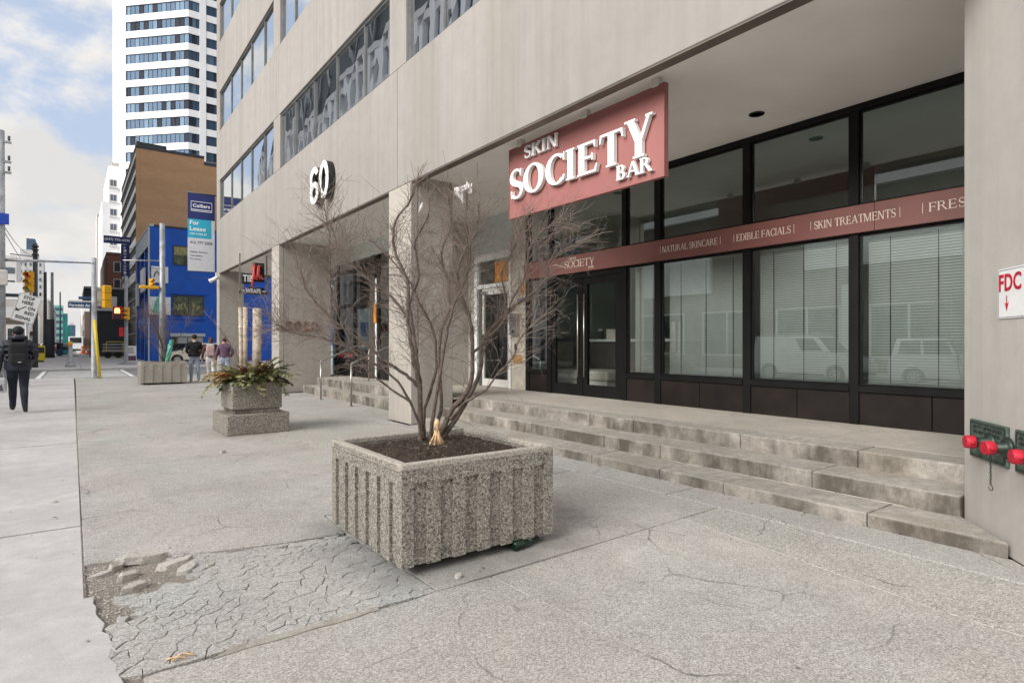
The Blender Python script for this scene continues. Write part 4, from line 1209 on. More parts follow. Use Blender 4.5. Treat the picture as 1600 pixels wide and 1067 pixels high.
# ---- intercom, downlights, camera, hanging exit sign, handrails
it = thing('intercom', 'grey steel intercom box on the scraped strip beside the shop window', 'intercom', (7.6, 10.24, 1.56))
m = MB(); m.box(7.575, 7.66, 10.10, 10.36, 1.58, 2.04); m.build('housing', 'steel', it, bevel=.006)
m = MB(); m.box(7.571, 7.574, 10.17, 10.29, 1.88, 1.96); m.box(7.571, 7.574, 10.19, 10.27, 1.76, 1.84); m.build('keypad', 'text_grey', it)
m = MB(); m.cyl((7.575, 10.23, 1.66), (7.565, 10.23, 1.66), .03); m.build('speaker', 'black_metal', it)
tag(MB().box(7.64, 7.659, 10.18, 10.26, 1.26, 1.40).build('key_box', 'black_metal', bevel=.004), 'small black key box on the scraped strip under the intercom', 'key box')
tag(MB().box(7.650, 7.6595, 10.0, 10.34, .98, 1.16).build('sticker', 'fern_gold', bevel=.002), 'torn yellowish sticker low on the scraped strip', 'sticker')
tag(MB().cbox((7.656, 10.10, 2.30), (.006, .12, .12)).build('sticker', 'poster_blue', bevel=.002), 'small blue and white sticker above the intercom', 'sticker')
tag(MB().box(7.685, 7.692, 10.52, 11.05, 2.78, 3.24).build('window_poster', 'sticker_orange'), 'round-looking orange poster in the glass above the entrance door', 'poster')
tag(MB().box(7.652, 7.6595, 9.93, 10.05, 2.42, 2.68).build('sticker', 'sticker_orange', bevel=.002), 'narrow orange sticker on the strip beside the entrance transom', 'sticker')
def downlight(x, y, label, r=.075, z=SO):
    d = thing('downlight', label, 'ceiling light', (x, y, z), group='recessed lights in the soffit')
    m = MB(); m.tube([(x, y, z - .001), (x, y, z - .012), (x, y, z - .012)], [r + .02, r + .018, r], 24, cap=False); m.build('ring', 'dark_bronze', d)
    m = MB(); m.cyl((x, y, z - .004), (x, y, z - .006), r, n=24); m.build('lamp_glass', 'black_paint', d)
downlight(6.95, 4.21, 'dark round downlight in the soffit right of the pink sign')
downlight(6.95, 8.0, 'dark round downlight in the soffit behind the pink sign')
sc_cam = thing('security_camera', 'white bullet security camera on the far end of the beige office block', 'security camera', (4.6, 26.3, 3.95))
m = MB(); m.box(4.62, 4.70, 26.2, 26.34, 4.05, 4.25); m.tube([(4.66, 26.2, 4.1), (4.60, 25.9, 3.95), (4.50, 25.75, 3.95)], .025); m.build('bracket', 'offwhite', sc_cam)
m = MB(); m.cyl((4.36, 25.85, 3.86), (4.62, 25.7, 4.02), .07, n=14); m.cyl((4.34, 25.86, 3.85), (4.40, 25.83, 3.885), .085, n=14); m.build('body', 'white_paint', sc_cam)
cb = MB(); cb.tube([(4.68, 26.2, 4.10), (4.85, 26.0, 4.18), (5.0, 25.98, 4.26), (5.05, 25.9, 4.29)], .012, 6)
tag(cb.build('cable', 'text_grey'), 'thin cable looping from the security camera under the soffit', 'cable')
hs_ = thing('hanging_sign', 'small pale box hanging on a thin rod behind the upper shop window', 'hanging sign', (8.4, 8.3, 3.3))
m = MB(); m.cyl((8.35, 8.45, 3.30), (8.35, 8.45, 4.27), .012); m.build('rod', 'offwhite', hs_)
m = MB(); m.box(8.31, 8.39, 8.26, 8.64, 3.02, 3.30); m.build('box', 'offwhite', hs_, bevel=.02)
def rail(y, label, x0=5.0, x1=6.62):
    h_ = thing('handrail', label, 'handrail', (x0, y, 0), group='steel handrails on the low steps')
    m = MB(); m.tube([(x0, y, 0.0), (x0, y, .94)], .021, 10); m.cyl((x0, y, 0), (x0, y, .012), .06); m.build('post', 'steel', h_)
    m = MB(); m.tube([(x1 - .35, y, LZ), (x1 - .35, y, 1.33)], .021, 10); m.cyl((x1 - .35, y, LZ), (x1 - .35, y, LZ + .012), .05); m.build('post', 'steel', h_)
    m = MB(); m.tube([(x0, y, .92), (x0 + .004, y, .945), (x0 + .03, y, .965), (5.80, y, 1.30), (5.9, y, 1.335), (x1 - .35, y, 1.34)], .022, 10); m.build('grip', 'steel', h_)
rail(14.82, 'left brushed steel handrail, nearer the far pillar')
rail(12.80, 'right brushed steel handrail, nearer the near pillar')
# brown raised letters on the far pillar's side
wl_ = thing('wall_lettering', 'brown raised lettering on the shaded side of the far pillar', 'lettering', (5.2, 17.48, 1.7))
for (t, xo) in [('S', 4.86), ('O', 5.12), ('L', 5.40), ('O', 5.60)]:
    m = MB(); v, f, w = sans(t, .03); zs = max(p[1] for p in v)
    extruded(m, [Vector((xo + p[0] / w * .2, 17.478, 1.77 + p[1] / zs * .28)) for p in v], f, (0, -1, 0), .05)
    m.build('letter', 'lettering_brown', wl_)

# ---- blinds and furniture behind the shop windows
def blind(y0, y1, label):
    b = thing('venetian_blind', label, 'window blind', (7.86, (y0 + y1) / 2, .92), group='venetian blinds behind the shop windows')
    m = MB()
    z = .93; i = 0
    while z < 2.68:
        m.add([(7.845, y0, z), (7.845, y1, z), (7.856, y1, z + .0275), (7.856, y0, z + .0275)], [(0, 1, 2, 3)])
        z += .0335; i += 1
    o = m.build('slats', 'blind_slat', b); o['kind'] = 'stuff'
    m = MB(); m.box(7.83, 7.885, y0, y1, 2.685, 2.73); m.build('head_rail', 'blind_slat', b)
    m = MB(); m.box(7.838, 7.878, y0, y1, .905, .922); m.build('bottom_rail', 'blind_slat', b)
    n = 3 if y1 - y0 > 1 else 2
    for k in range(n):
        y = y0 + (y1 - y0) * (k + .5) / n
        m = MB(); m.box(7.838, 7.842, y - .004, y + .004, .92, 2.69); m.build('cord', 'text_grey', b)
blind(6.49, 7.03, 'narrow white venetian blind right of the black shop doors')
blind(4.89, 6.29, 'white venetian blind left of the middle large shop window')
blind(3.44, 4.70, 'white venetian blind in the window that mirrors the whole white van')
blind(1.80, 3.27, 'white venetian blind in the shop window nearest the FDC wall')
bn = thing('bench_seat', 'cream buttoned bench seat inside the shop doors', 'bench', (8.6, 9.5, LZ))
m = MB(); m.box(8.35, 9.15, 8.2, 10.15, .66, .86); m.build('seat', 'fabric_cream', bn, bevel=.05, seg=2)
m = MB(); m.box(8.4, 9.1, 8.25, 10.1, LZ + .01, .655); m.build('base', 'offwhite', bn, bevel=.01)
m = MB(); m.box(8.40, 9.15, 10.0, 10.2, .87, 1.45); m.build('backrest', 'fabric_cream', bn, bevel=.05, seg=2)
m = MB()
for k in range(4):
    m.ball((8.5 + k * .17, 9.998, 1.2), .014, 6)
m.build('buttons', 'counter_brown', bn)
ct = thing('reception_counter', 'brown reception counter with a white top behind the right shop door', 'counter', (9.8, 8, LZ))
m = MB(); m.box(9.4, 9.95, 7.2, 9.9, LZ + .005, 1.44); m.build('front', 'counter_brown', ct, bevel=.005)
m = MB(); m.box(9.33, 10.0, 7.15, 9.95, 1.442, 1.50); m.build('top', 'white_paint', ct, bevel=.005)
jr = thing('jar', 'small dark jar with a pale lid on the reception counter', 'jar', (9.6, 9.55, 1.5))
m = MB(); m.cyl((9.6, 9.62, 1.501), (9.6, 9.62, 1.68), .07); m.build('body', 'dark_grey', jr); m = MB(); m.cyl((9.6, 9.62, 1.681), (9.6, 9.62, 1.73), .06); m.build('lid', 'offwhite', jr)
tag(MB().box(9.5, 9.54, 9.0, 9.35, 1.501, 1.72).build('card_holder', 'letter_cream', bevel=.004), 'pale framed card standing on the reception counter', 'card holder')
tag(MB().box(6.83, 6.84, 15.95, 16.95, 1.22, 2.42).build('window_poster', 'poster_pale'), 'large pale blue poster inside the middle bay window', 'poster')
tag(MB().box(6.815, 6.828, 16.2, 16.72, 1.62, 2.02).build('window_poster', 'poster_blue'), 'small dark blue framed notice over the pale poster', 'poster')
tag(MB().box(6.83, 6.84, 17.3, 17.62, 1.3, 2.3).build('window_poster', 'poster_blue'), 'narrow blue poster beside the black window post of the middle bay', 'poster')
tag(MB().box(6.72, 6.755, 15.43, 15.56, 1.98, 2.5).build('notice_plate', 'sticker_orange', bevel=.003), 'yellow notice on the white post between the middle bay windows', 'sign')
ab = thing('sandwich_board', 'tall pale and blue advertising board beside the far pillar', 'advertising board', (6.5, 18.6, LZ))
m = MB(); m.box(6.60, 6.64, 18.45, 19.2, LZ + .01, 1.35); m.build('lower_panel', 'poster_pale', ab, bevel=.004)
m = MB(); m.box(6.60, 6.64, 18.45, 19.2, 1.352, 2.05); m.build('upper_panel', 'poster_blue', ab, bevel=.004)

# ---- restaurant sign in the far bay
ws = thing('shop_sign', 'hanging restaurant sign with white capitals and a red script word', 'sign', (4.75, 20.5, 3.0))
m = MB(); m.box(4.28, 5.2, 20.52, 20.58, 3.02, 3.10); m.box(4.30, 4.34, 20.52, 20.56, 2.9, 4.299); m.box(5.12, 5.16, 20.52, 20.56, 2.9, 4.299); m.build('hanger', 'steel', ws)
m = MB(); m.box(4.36, 4.72, 20.44, 20.52, 3.32, 3.66); m.box(4.50, 5.04, 20.44, 20.52, 2.99, 3.22); m.box(4.70, 5.05, 20.445, 20.52, 3.40, 4.02); m.build('backing', 'black_paint', ws, bevel=.01)
m = MB(); sans_on(m, 'TIB', (4.39, 20.439, 3.39), (1, 0, 0), ZV, .22, .30, .01, bold=.03); m.build('lettering', 'letter_white', ws)
m = MB(); sans_on(m, 'WRAPS', (4.47, 20.439, 3.03), (1, 0, 0), ZV, .15, .46, .01, bold=.025); m.build('lettering', 'letter_white', ws)
for (x0, x1) in ((4.38, 4.45), (4.97, 5.10)): MB().box(x0, x1, 20.43, 20.439, 3.09, 3.115).build('dash', 'letter_white', ws)
m = MB()
m.tube([(4.66, 20.42, 3.22), (4.70, 20.42, 3.55), (4.74, 20.42, 3.92), (4.72, 20.42, 3.98), (4.69, 20.42, 3.85), (4.76, 20.42, 3.50), (4.80, 20.42, 3.46), (4.83, 20.42, 3.65), (4.85, 20.42, 3.90), (4.88, 20.42, 3.94),
        (4.86, 20.42, 3.60), (4.90, 20.42, 3.48), (4.95, 20.42, 3.62), (4.97, 20.42, 3.50), (5.04, 20.42, 3.52)], .035, 8)
m.build('script_word', 'script_red', ws)

# ================================================================ PLANTERS
def ribbed_planter(name, label, x0, x1, y0, y1, z0, z1, nrib, mat='aggregate', group=None):
    p = thing(name, label, 'planter', ((x0 + x1) / 2, (y0 + y1) / 2, 0))
    t = .055
    def side(axis, a, b, c, out):
        """front slab between a..b, outer face at c, with sunk flutes below a plain head"""
        m = MB(); d = .022 * out
        n = nrib; w = (b - a - .16) / (2 * n - 1)
        xs = [a, a + .08]
        for k in range(2 * n - 1): xs.append(a + .08 + w * (k + 1))
        xs.append(b)
        zt = z1 - .115
        def P(u, v, z): return (u, v, z) if axis == 'x' else (v, u, z)
        verts, faces = [], []
        def q(*pts):
            o = len(verts); verts.extend(pts); faces.append(tuple(range(o, o + 4)))
        q(P(a, c, zt), P(b, c, zt), P(b, c, z1), P(a, c, z1))
        for k in range(len(xs) - 1):
            sunk = (k % 2 == 1) and 0 < k < len(xs) - 2
            cc = c + d if sunk else c
            q(P(xs[k], cc, z0), P(xs[k + 1], cc, z0), P(xs[k + 1], cc - (d * .7 if sunk else 0) * 0, zt), P(xs[k], cc, zt))
            if sunk:
                q(P(xs[k], c, z0), P(xs[k], cc, z0), P(xs[k], cc, zt), P(xs[k], c, zt))
                q(P(xs[k + 1], cc, z0), P(xs[k + 1], c, z0), P(xs[k + 1], c, zt), P(xs[k + 1], cc, zt))
                q(P(xs[k], cc, zt), P(xs[k + 1], cc, zt), P(xs[k + 1], c, zt), P(xs[k], c, zt))
        m.add(verts, faces)
        o = m.build('ribbed_side', mat, p)
        bm = bmesh.new(); bm.from_mesh(o.data); bmesh.ops.recalc_face_normals(bm, faces=bm.faces); bm.to_mesh(o.data); bm.free()
        return o
    side('x', x0, x1, y0, 1); side('x', x0, x1, y1, -1); side('y', y0, y1, x0, 1); side('y', y0, y1, x1, -1)
    m = MB()
    m.box(x0 + .03, x1 - .03, y0 + .03, y1 - .03, z0 + .002, z0 + .05)
    m.build('base', mat, p)
    m = MB(); e = .004
    m.box(x0 - e, x1 + e, y0 - e, y0 + t, z1 - .03, z1 + .012); m.box(x0 - e, x1 + e, y1 - t, y1 + e, z1 - .03, z1 + .012)
    m.box(x0 - e, x0 + t, y0 + t, y1 - t, z1 - .03, z1 + .0118); m.box(x1 - t, x1 + e, y0 + t, y1 - t, z1 - .03, z1 + .0118)
    m.build('rim', 'aggregate_rim', p, bevel=.009, seg=2)
    m = MB(); m.box(x0 + .03, x0 + t - .002, y0 + t, y1 - t, z0 + .05, z1 - .03); m.box(x1 - t + .002, x1 - .03, y0 + t, y1 - t, z0 + .05, z1 - .03)
    m.box(x0 + .03, x1 - .03, y0 + .03, y0 + t - .002, z0 + .05, z1 - .03); m.box(x0 + .03, x1 - .03, y1 - t + .002, y1 - .03, z0 + .05, z1 - .03)
    m.build('inner_wall', mat, p)
    m = MB()
    for (a, b) in ((x0 + .16, y0 + .16), (x1 - .26, y0 + .16), (x0 + .16, y1 - .26), (x1 - .26, y1 - .26)): m.box(a, a + .12, b, b + .12, 0, z0 + .001)
    m.build('foot', 'dark_grey', p)
    # mounded soil
    n = 36; m = MB(); v = []
    for j in range(n + 1):
        for i in range(n + 1):
            u, w = i / n, j / n
            x, y = x0 + t - .004 + (x1 - x0 - 2 * t + .008) * u, y0 + t - .004 + (y1 - y0 - 2 * t + .008) * w
            edge = min(u, 1 - u, w, 1 - w)
            z = z1 - .055 + .07 * min(1, edge * 3.2) ** .8 + .016 * noise.noise((x * 9, y * 9, 2)) + .012 * noise.noise((x * 31, y * 31, 5))
            v.append((x, y, z))
    m.add(v, [(j * (n + 1) + i, j * (n + 1) + i + 1, (j + 1) * (n + 1) + i + 1, (j + 1) * (n + 1) + i) for j in range(n) for i in range(n)], smooth=False)
    o = m.build('soil', 'potting_soil', p)
    return p
P1 = ribbed_planter('concrete_planter', 'large square ribbed pebble concrete planter nearest the camera holding a bare shrub', 1.57, 2.745, 3.225, 4.40, .06, .67, 6)
bt = thing('glass_bottle', 'dark green glass bottle lying under the right side of the large ribbed planter', 'bottle', (2.50, 3.24, .035), R(8))
m = MB(); m.tube([(-.11, 0, 0), (-.105, 0, 0), (.03, 0, 0), (.07, 0, 0), (.13, 0, 0), (.135, 0, 0)], [.02, .032, .032, .014, .012, .014], 14); m.build('body', 'bottle_green', bt, world=False)
mc = MB(); r = random.Random(8)
for i in range(1100):
    x, y = r.uniform(1.64, 2.68), r.uniform(3.30, 4.33)
    e = min(x - 1.62, 2.69 - x, y - 3.28, 4.35 - y)
    pebble(mc, x, y, .625 + .06 * min(1, e * 3), r.uniform(.004, .012), r)
tag(mc.build('mulch', 'bark'), 'dark bark mulch scattered over the planter soil', kind='stuff')

# ---- the bare shrub
STEMS = [
    (0.034, 0.01, [(2.053, 3.929, 0.632), (2.059, 3.92, 0.727), (2.048, 3.91, 1.081), (2.003, 3.932, 1.292), (1.971, 3.942, 1.568), (1.962, 3.934, 1.847), (1.879, 3.983, 2.087), (1.883, 3.969, 2.286), (1.97, 3.897, 2.442), (1.997, 3.871, 2.565)]),
    (0.024, 0.009, [(2.089, 3.978, 1.099), (2.078, 4.016, 1.29), (2.066, 4.067, 1.555), (2.064, 4.095, 1.726), (2.13, 4.076, 1.923), (2.117, 4.124, 2.172), (2.207, 4.087, 2.374), (2.234, 4.094, 2.553)]),
    (0.022, 0.008, [(2.087, 3.904, 0.632), (2.108, 3.963, 0.87), (2.166, 3.97, 1.034), (2.226, 3.988, 1.239), (2.239, 4.053, 1.494), (2.177, 4.165, 1.725), (2.133, 4.243, 1.888), (2.029, 4.37, 2.07), (1.939, 4.473, 2.202)]),
    (0.024, 0.009, [(2.11, 3.887, 0.632), (2.153, 3.859, 0.773), (2.189, 3.837, 0.961), (2.177, 3.854, 1.244), (2.195, 3.848, 1.509), (2.243, 3.816, 1.651), (2.237, 3.826, 1.86), (2.201, 3.858, 2.05), (2.261, 3.82, 2.288), (2.244, 3.838, 2.479)]),
    (0.022, 0.008, [(2.102, 3.892, 0.632), (2.117, 3.841, 0.825), (2.126, 3.772, 1.109), (2.138, 3.702, 1.386), (2.159, 3.629, 1.639), (2.205, 3.55, 1.834), (2.223, 3.496, 2.009), (2.172, 3.472, 2.265), (2.161, 3.439, 2.432)]),
    (0.036, 0.011, [(2.118, 3.882, 0.623), (2.165, 3.841, 0.718), (2.244, 3.772, 0.921), (2.338, 3.694, 1.081), (2.351, 3.67, 1.325), (2.334, 3.669, 1.568), (2.273, 3.704, 1.749), (2.247, 3.714, 1.907), (2.291, 3.672, 2.082), (2.355, 3.617, 2.206), (2.362, 3.602, 2.403)]),
    (0.034, 0.01, [(2.132, 3.869, 0.623), (2.212, 3.83, 0.734), (2.338, 3.774, 0.934), (2.459, 3.732, 1.198), (2.505, 3.741, 1.434), (2.679, 3.651, 1.658), (2.806, 3.576, 1.766), (2.906, 3.521, 1.875), (2.969, 3.505, 2.05), (3.131, 3.406, 2.177)]),
    (0.018, 0.006, [(2.208, 3.731, 0.853), (2.273, 3.633, 0.982), (2.368, 3.528, 1.071), (2.424, 3.434, 1.201), (2.479, 3.355, 1.297), (2.495, 3.288, 1.431), (2.535, 3.224, 1.51)]),
    (0.016, 0.006, [(2.085, 3.88, 0.683), (1.929, 3.837, 0.99), (1.792, 3.838, 1.177), (1.599, 3.905, 1.312), (1.446, 3.965, 1.404), (1.349, 4.014, 1.443), (1.213, 4.1, 1.469), (1.131, 4.137, 1.508)]),
    (0.022, 0.007, [(2.068, 3.947, 1.064), (2.009, 3.996, 1.149), (1.89, 4.091, 1.253), (1.695, 4.248, 1.448), (1.582, 4.338, 1.552), (1.477, 4.424, 1.681), (1.403, 4.488, 1.816), (1.374, 4.518, 1.936)]),
    (0.018, 0.006, [(2.047, 4.093, 1.575), (1.992, 4.155, 1.702), (1.912, 4.23, 1.8), (1.818, 4.314, 1.889), (1.718, 4.408, 2.014), (1.651, 4.471, 2.099), (1.619, 4.523, 2.275)]),
    (0.016, 0.006, [(2.465, 3.857, 1.321), (2.619, 3.795, 1.484), (2.736, 3.788, 1.737), (2.737, 3.85, 1.943), (2.833, 3.835, 2.128), (2.909, 3.833, 2.316), (3.008, 3.808, 2.48)]),
    (0.012, 0.004, [(1.99, 3.958, 0.978), (1.836, 4.064, 1.105), (1.682, 4.168, 1.292), (1.526, 4.261, 1.712), (1.507, 4.263, 1.944), (1.5, 4.255, 2.175), (1.471, 4.267, 2.358), (1.439, 4.283, 2.496)]),
    (0.014, 0.005, [(2.485, 3.711, 1.434), (2.6, 3.641, 1.554), (2.668, 3.612, 1.723), (2.765, 3.564, 1.919), (2.793, 3.567, 2.116), (2.896, 3.509, 2.265), (3.018, 3.427, 2.339)]),
]
def bare_shrub(label, stems, twig_n, seed, scale=1.0, twig_len=(.16, .42), loc=None, group=None, hmin=1.15, mat='bark', sides=8, zmax=99):
    p = thing('bare_shrub', label, 'shrub', loc or stems[0][2][0])
    r = random.Random(seed); tips = []
    tw = MB()
    def branch(o, d, L, rad, depth):
        """a wandering twig that forks; all the fine growth of one shrub is one mesh"""
        k = max(3, int(L / (.07 * scale))); pts = [Vector(o)]; dd = Vector(d).normalized()
        for i in range(k):
            dd = (dd + Vector((r.gauss(0, .23), r.gauss(0, .23), r.gauss(.03, .18)))).normalized()
            if pts[-1].z > zmax - .45 * r.random() ** 2: break
            pts.append(pts[-1] + dd * (L / k))
            if depth > 0 and r.random() < .72:
                side = dd.orthogonal().normalized()
                side = Matrix.Rotation(r.uniform(0, 2 * PI), 3, dd) @ side
                branch(pts[-1], dd * .7 + side * r.uniform(.55, 1.1), L * r.uniform(.32, .62), rad * .62, depth - 1)
        if len(pts) < 2: return
        k = len(pts) - 1
        rr = [rad * (1 - .6 * i / k) for i in range(k + 1)]
        tw.tube(pts, rr, 4 if depth > 1 else 3, cap=False)
    for (r0, r1, pts) in stems:
        pts = [Vector(q) for q in pts]
        # refine and roughen
        fine = []
        for i in range(len(pts) - 1):
            a = pts[max(i - 1, 0)]; b = pts[i]; c = pts[i + 1]; d = pts[min(i + 2, len(pts) - 1)]
            for s in range(4):
                t = s / 4
                q = .5 * ((2 * b) + (c - a) * t + (2 * a - 5 * b + 4 * c - d) * t * t + (-a + 3 * b - 3 * c + d) * t ** 3)
                fine.append(q + Vector((r.gauss(0, .003), r.gauss(0, .003), 0)) * scale)
        fine.append(pts[-1])
        n = len(fine)
        rad = [(r0 * .76 + (r1 * .58 - r0 * .76) * (i / (n - 1)) ** .6) * (1 + .10 * r.uniform(-1, 1)) for i in range(n)]
        m = MB(); m.tube(fine, rad, sides); m.build('stem', mat, p)
        L = sum((fine[i + 1] - fine[i]).length for i in range(n - 1))
        cnt = int(twig_n * L / scale)
        for k in range(cnt):
            i = min(n - 2, int((r.random() ** .62) * (n - 1)))
            if fine[i].z < hmin and r.random() < .93: continue
            d = (fine[i + 1] - fine[i]).normalized()
            side = Matrix.Rotation(r.uniform(0, 2 * PI), 3, d) @ d.orthogonal().normalized()
            branch(fine[i].lerp(fine[i + 1], r.random()), d * .75 + side * r.uniform(.5, 1.1) + Vector((0, 0, .25)), r.uniform(*twig_len) * scale, max(.0021 * scale, rad[i] * .17), 2)
        branch(fine[-1], (fine[-1] - fine[-2]), .22 * scale, r1 * .45, 2)
        branch(fine[-1], (fine[-1] - fine[-3]) + Vector((r.uniform(-.5, .5), r.uniform(-.5, .5), 0)) * .05, .3 * scale, r1 * .45, 2)
    o = tw.build('twigs', 'twig_bark', p); o['kind'] = 'stuff'
    return p
bare_shrub('large many-stemmed bare shrub in the ribbed planter nearest the camera', STEMS, 64, 5, zmax=2.70, twig_len=(.12, .42))
rf = thing('raffia_bundle', 'bundle of straw-coloured raffia tied at the foot of the large bare shrub', 'raffia bundle', (2.09, 3.80, .70))
m = MB(); r = random.Random(2)
for k in range(46):
    a = r.uniform(0, 2 * PI); s = r.uniform(.01, .05)
    m.tube([(2.10 + r.gauss(0, .006), 3.75 + r.gauss(0, .006), .80), (2.10 + math.cos(a) * s * .5, 3.75 + math.sin(a) * s * .5, .74), (2.10 + math.cos(a) * s * 1.2, 3.75 + math.sin(a) * s * 1.2, .682)], [.004, .005, .007], 4)
m.build('skirt', 'raffia', rf)
m = MB(); m.tube([(2.10, 3.75, .78), (2.10, 3.75, .83), (2.105, 3.75, .86)], [.016, .022, .012], 8); m.build('knot', 'raffia', rf)
bgm = bmesh.new()
bmesh.ops.create_icosphere(bgm, subdivisions=3, radius=.05)
for v in bgm.verts:
    k = 1 + .75 * noise.noise(v.co * 38) + .4 * noise.noise(v.co * 90)
    v.co = Vector((v.co.x * .8 * k, v.co.y * .7 * k, v.co.z * 1.5 * k))
    v.co.x += .028 * math.sin(v.co.z * 42)
me = bpy.data.meshes.new('plastic_bag'); bgm.to_mesh(me); bgm.free(); me.materials.append(MATS['plastic_white'])
o = bpy.data.objects.new('plastic_bag', me); COL.objects.link(o); o.location = (2.335, 3.76, 2.53); o.rotation_euler = (0, .5, .3)
tag(o, 'crumpled white plastic bag caught in the top twigs of the large shrub', 'plastic bag')
m = MB(); m.tube([(2.035, 3.9, 2.36), (2.055, 3.9, 2.40), (2.065, 3.9, 2.435)], [.004, .013, .004], 6)
tag(m.build('paper_scrap', 'plastic_white'), 'small white scrap caught in the twigs left of the plastic bag', 'paper scrap')

# ---- second planter: pot on a block with birch logs and evergreen boughs
P2 = thing('concrete_planter', 'smaller pebble concrete pot on a stained block with birch logs', 'planter', (2.33, 10.27, 0), R(2))
def loc2(x, y, z): return (x, y, z)
m = MB(); m.box(-.47, .46, -.48, .48, 0, .31); m.build('block', 'aggregate', P2, bevel=.012, world=False)
m = MB(); m.box(-.33, .35, -.33, .35, .311, .375); m.build('footing', 'step_concrete', P2, bevel=.006, world=False)
m = MB(); z0, z1 = .376, .80
m.prism([(-.37, -.36), (.38, -.36), (.38, .38), (-.37, .38)], z0, z1)
m.build('pot', 'aggregate', P2, bevel=.018, seg=2, world=False)
m = MB(); m.box(-.31, .32, -.30, .32, z1, z1 + .02); m.build('soil', 'potting_soil', P2, world=False)
for (x, y, rr, zt, mt, dx, lb) in [(2.19, 10.28, .032, 1.98, 'birch', -.02, 'slimmest pale birch log, leftmost in the pot'), (2.275, 10.42, .036, 1.99, 'birch', .0, 'middle birch log standing behind the other two'), (2.42, 10.30, .070, 1.975, 'birch', .01, 'thickest birch log, rightmost in the pot')]:
    b = thing('birch_log', lb, 'log', (x, y, .8), group='birch logs standing in the small pot')
    m = MB(); m.tube([(x, y, .78), (x + dx * .5, y, 1.4), (x + dx, y, zt)], [rr, rr * .98, rr * .96], 14); m.build('bark', mt, b)
    m = MB(); m.cyl((x + dx, y, zt + .0005), (x + dx, y, zt + .004), rr * .9, n=14); m.build('cut_end', 'birch_end', b)
    m = MB(); q = random.Random(int(x * 100))
    for k in range(12):
        z = q.uniform(.9, zt - .05); a = q.uniform(PI, 2 * PI); t = (z - .8) / (zt - .8)
        m.ball((x + dx * t + math.cos(a) * rr * .93, y + math.sin(a) * rr * .93, z), q.uniform(.008, .02), 6, sq=(1, .6, .5))
    o = m.build('knots', 'bark', b); o['kind'] = 'stuff'
ev = thing('evergreen_arrangement', 'drooping evergreen boughs with dark red sprigs around the birch logs', 'winter greenery', (2.33, 10.27, .82))
r = random.Random(12)
def bough(o, a, el, L, mat, droop=1.0, wid=.045, n=9):
    m = MB(); p = Vector(o); d = Vector((math.cos(a) * math.cos(el), math.sin(a) * math.cos(el), math.sin(el)))
    pts = [p.copy()]
    for i in range(n):
        d = (d + Vector((0, 0, -.11 * droop)) + Vector((r.gauss(0, .06), r.gauss(0, .06), r.gauss(0, .05)))).normalized()
        p = p + d * (L / n); pts.append(p.copy())
    m.tube(pts, [.006 * (1 - .7 * i / n) for i in range(n + 1)], 4, cap=False)
    for i in range(1, n + 1):
        dd = (pts[i] - pts[i - 1]).normalized(); sd = dd.cross(Vector((0, 0, 1))); sd = sd.normalized() if sd.length > .05 else Vector((1, 0, 0))
        for s in (-1, 1):
            for k in range(2):
                l = wid * r.uniform(.8, 1.6) * (1.25 - .6 * i / n)
                q = pts[i - 1].lerp(pts[i], r.random())
                e = (sd * s * r.uniform(.6, 1) + dd * r.uniform(.5, 1.2) + Vector((0, 0, r.uniform(-.3, .4)))).normalized()
                w = e.cross(Vector((r.gauss(0, .4), r.gauss(0, .4), 1))).normalized() * l * .22
                m.add([q - w * .4, q + e * l * .55 - w, q + e * l, q + e * l * .55 + w, q + w * .4], [(0, 1, 2, 3, 4)])
    m.build('bough', mat, ev)
for k in range(96):
    a = 2 * PI * k / 96 + r.uniform(-.12, .12); q = r.uniform(.05, .30)
    bough((2.33 + math.cos(a) * q, 10.27 + math.sin(a) * q, .83), a, r.uniform(.1, 1.0), r.uniform(.32, .56), 'evergreen_pale' if r.random() < .55 else 'evergreen', r.uniform(.8, 1.35), .085)
for k in range(12):
    a = PI + r.uniform(-.7, .9)
    bough((2.20 + math.cos(a) * .2, 10.2 + math.sin(a) * .2, .85), a, r.uniform(.2, .9), r.uniform(.25, .42), 'fern_gold', 1.2, .045)
for k in range(24):
    a = r.uniform(0, 2 * PI)
    bough((2.42 + math.cos(a) * .13, 10.18 + math.sin(a) * .13, .88), a, r.uniform(.6, 1.4), r.uniform(.18, .34), 'berry_red', .6, .045)
for (a, L) in ((2.6, 1.25), (.5, 1.1), (2.9, .9), (.2, .85)):
    m = MB(); pts = [Vector((2.30, 10.3, .85))]
    d = Vector((math.cos(a) * .35, math.sin(a) * .2, .9))
    for i in range(9):
        d = (d + Vector((r.gauss(.02 * math.cos(a), .05), r.gauss(0, .05), .0))).normalized(); pts.append(pts[-1] + d * L / 9)
    m.tube(pts, [.008 * (1 - .07 * i) for i in range(10)], 5)
    for i in range(2, 9):
        e = Vector((r.gauss(0, .5), r.gauss(0, .3), .5)).normalized(); m.tube([pts[i], pts[i] + e * .14], [.004, .002], 4)
    m.build('branch', 'twig_bark', ev)
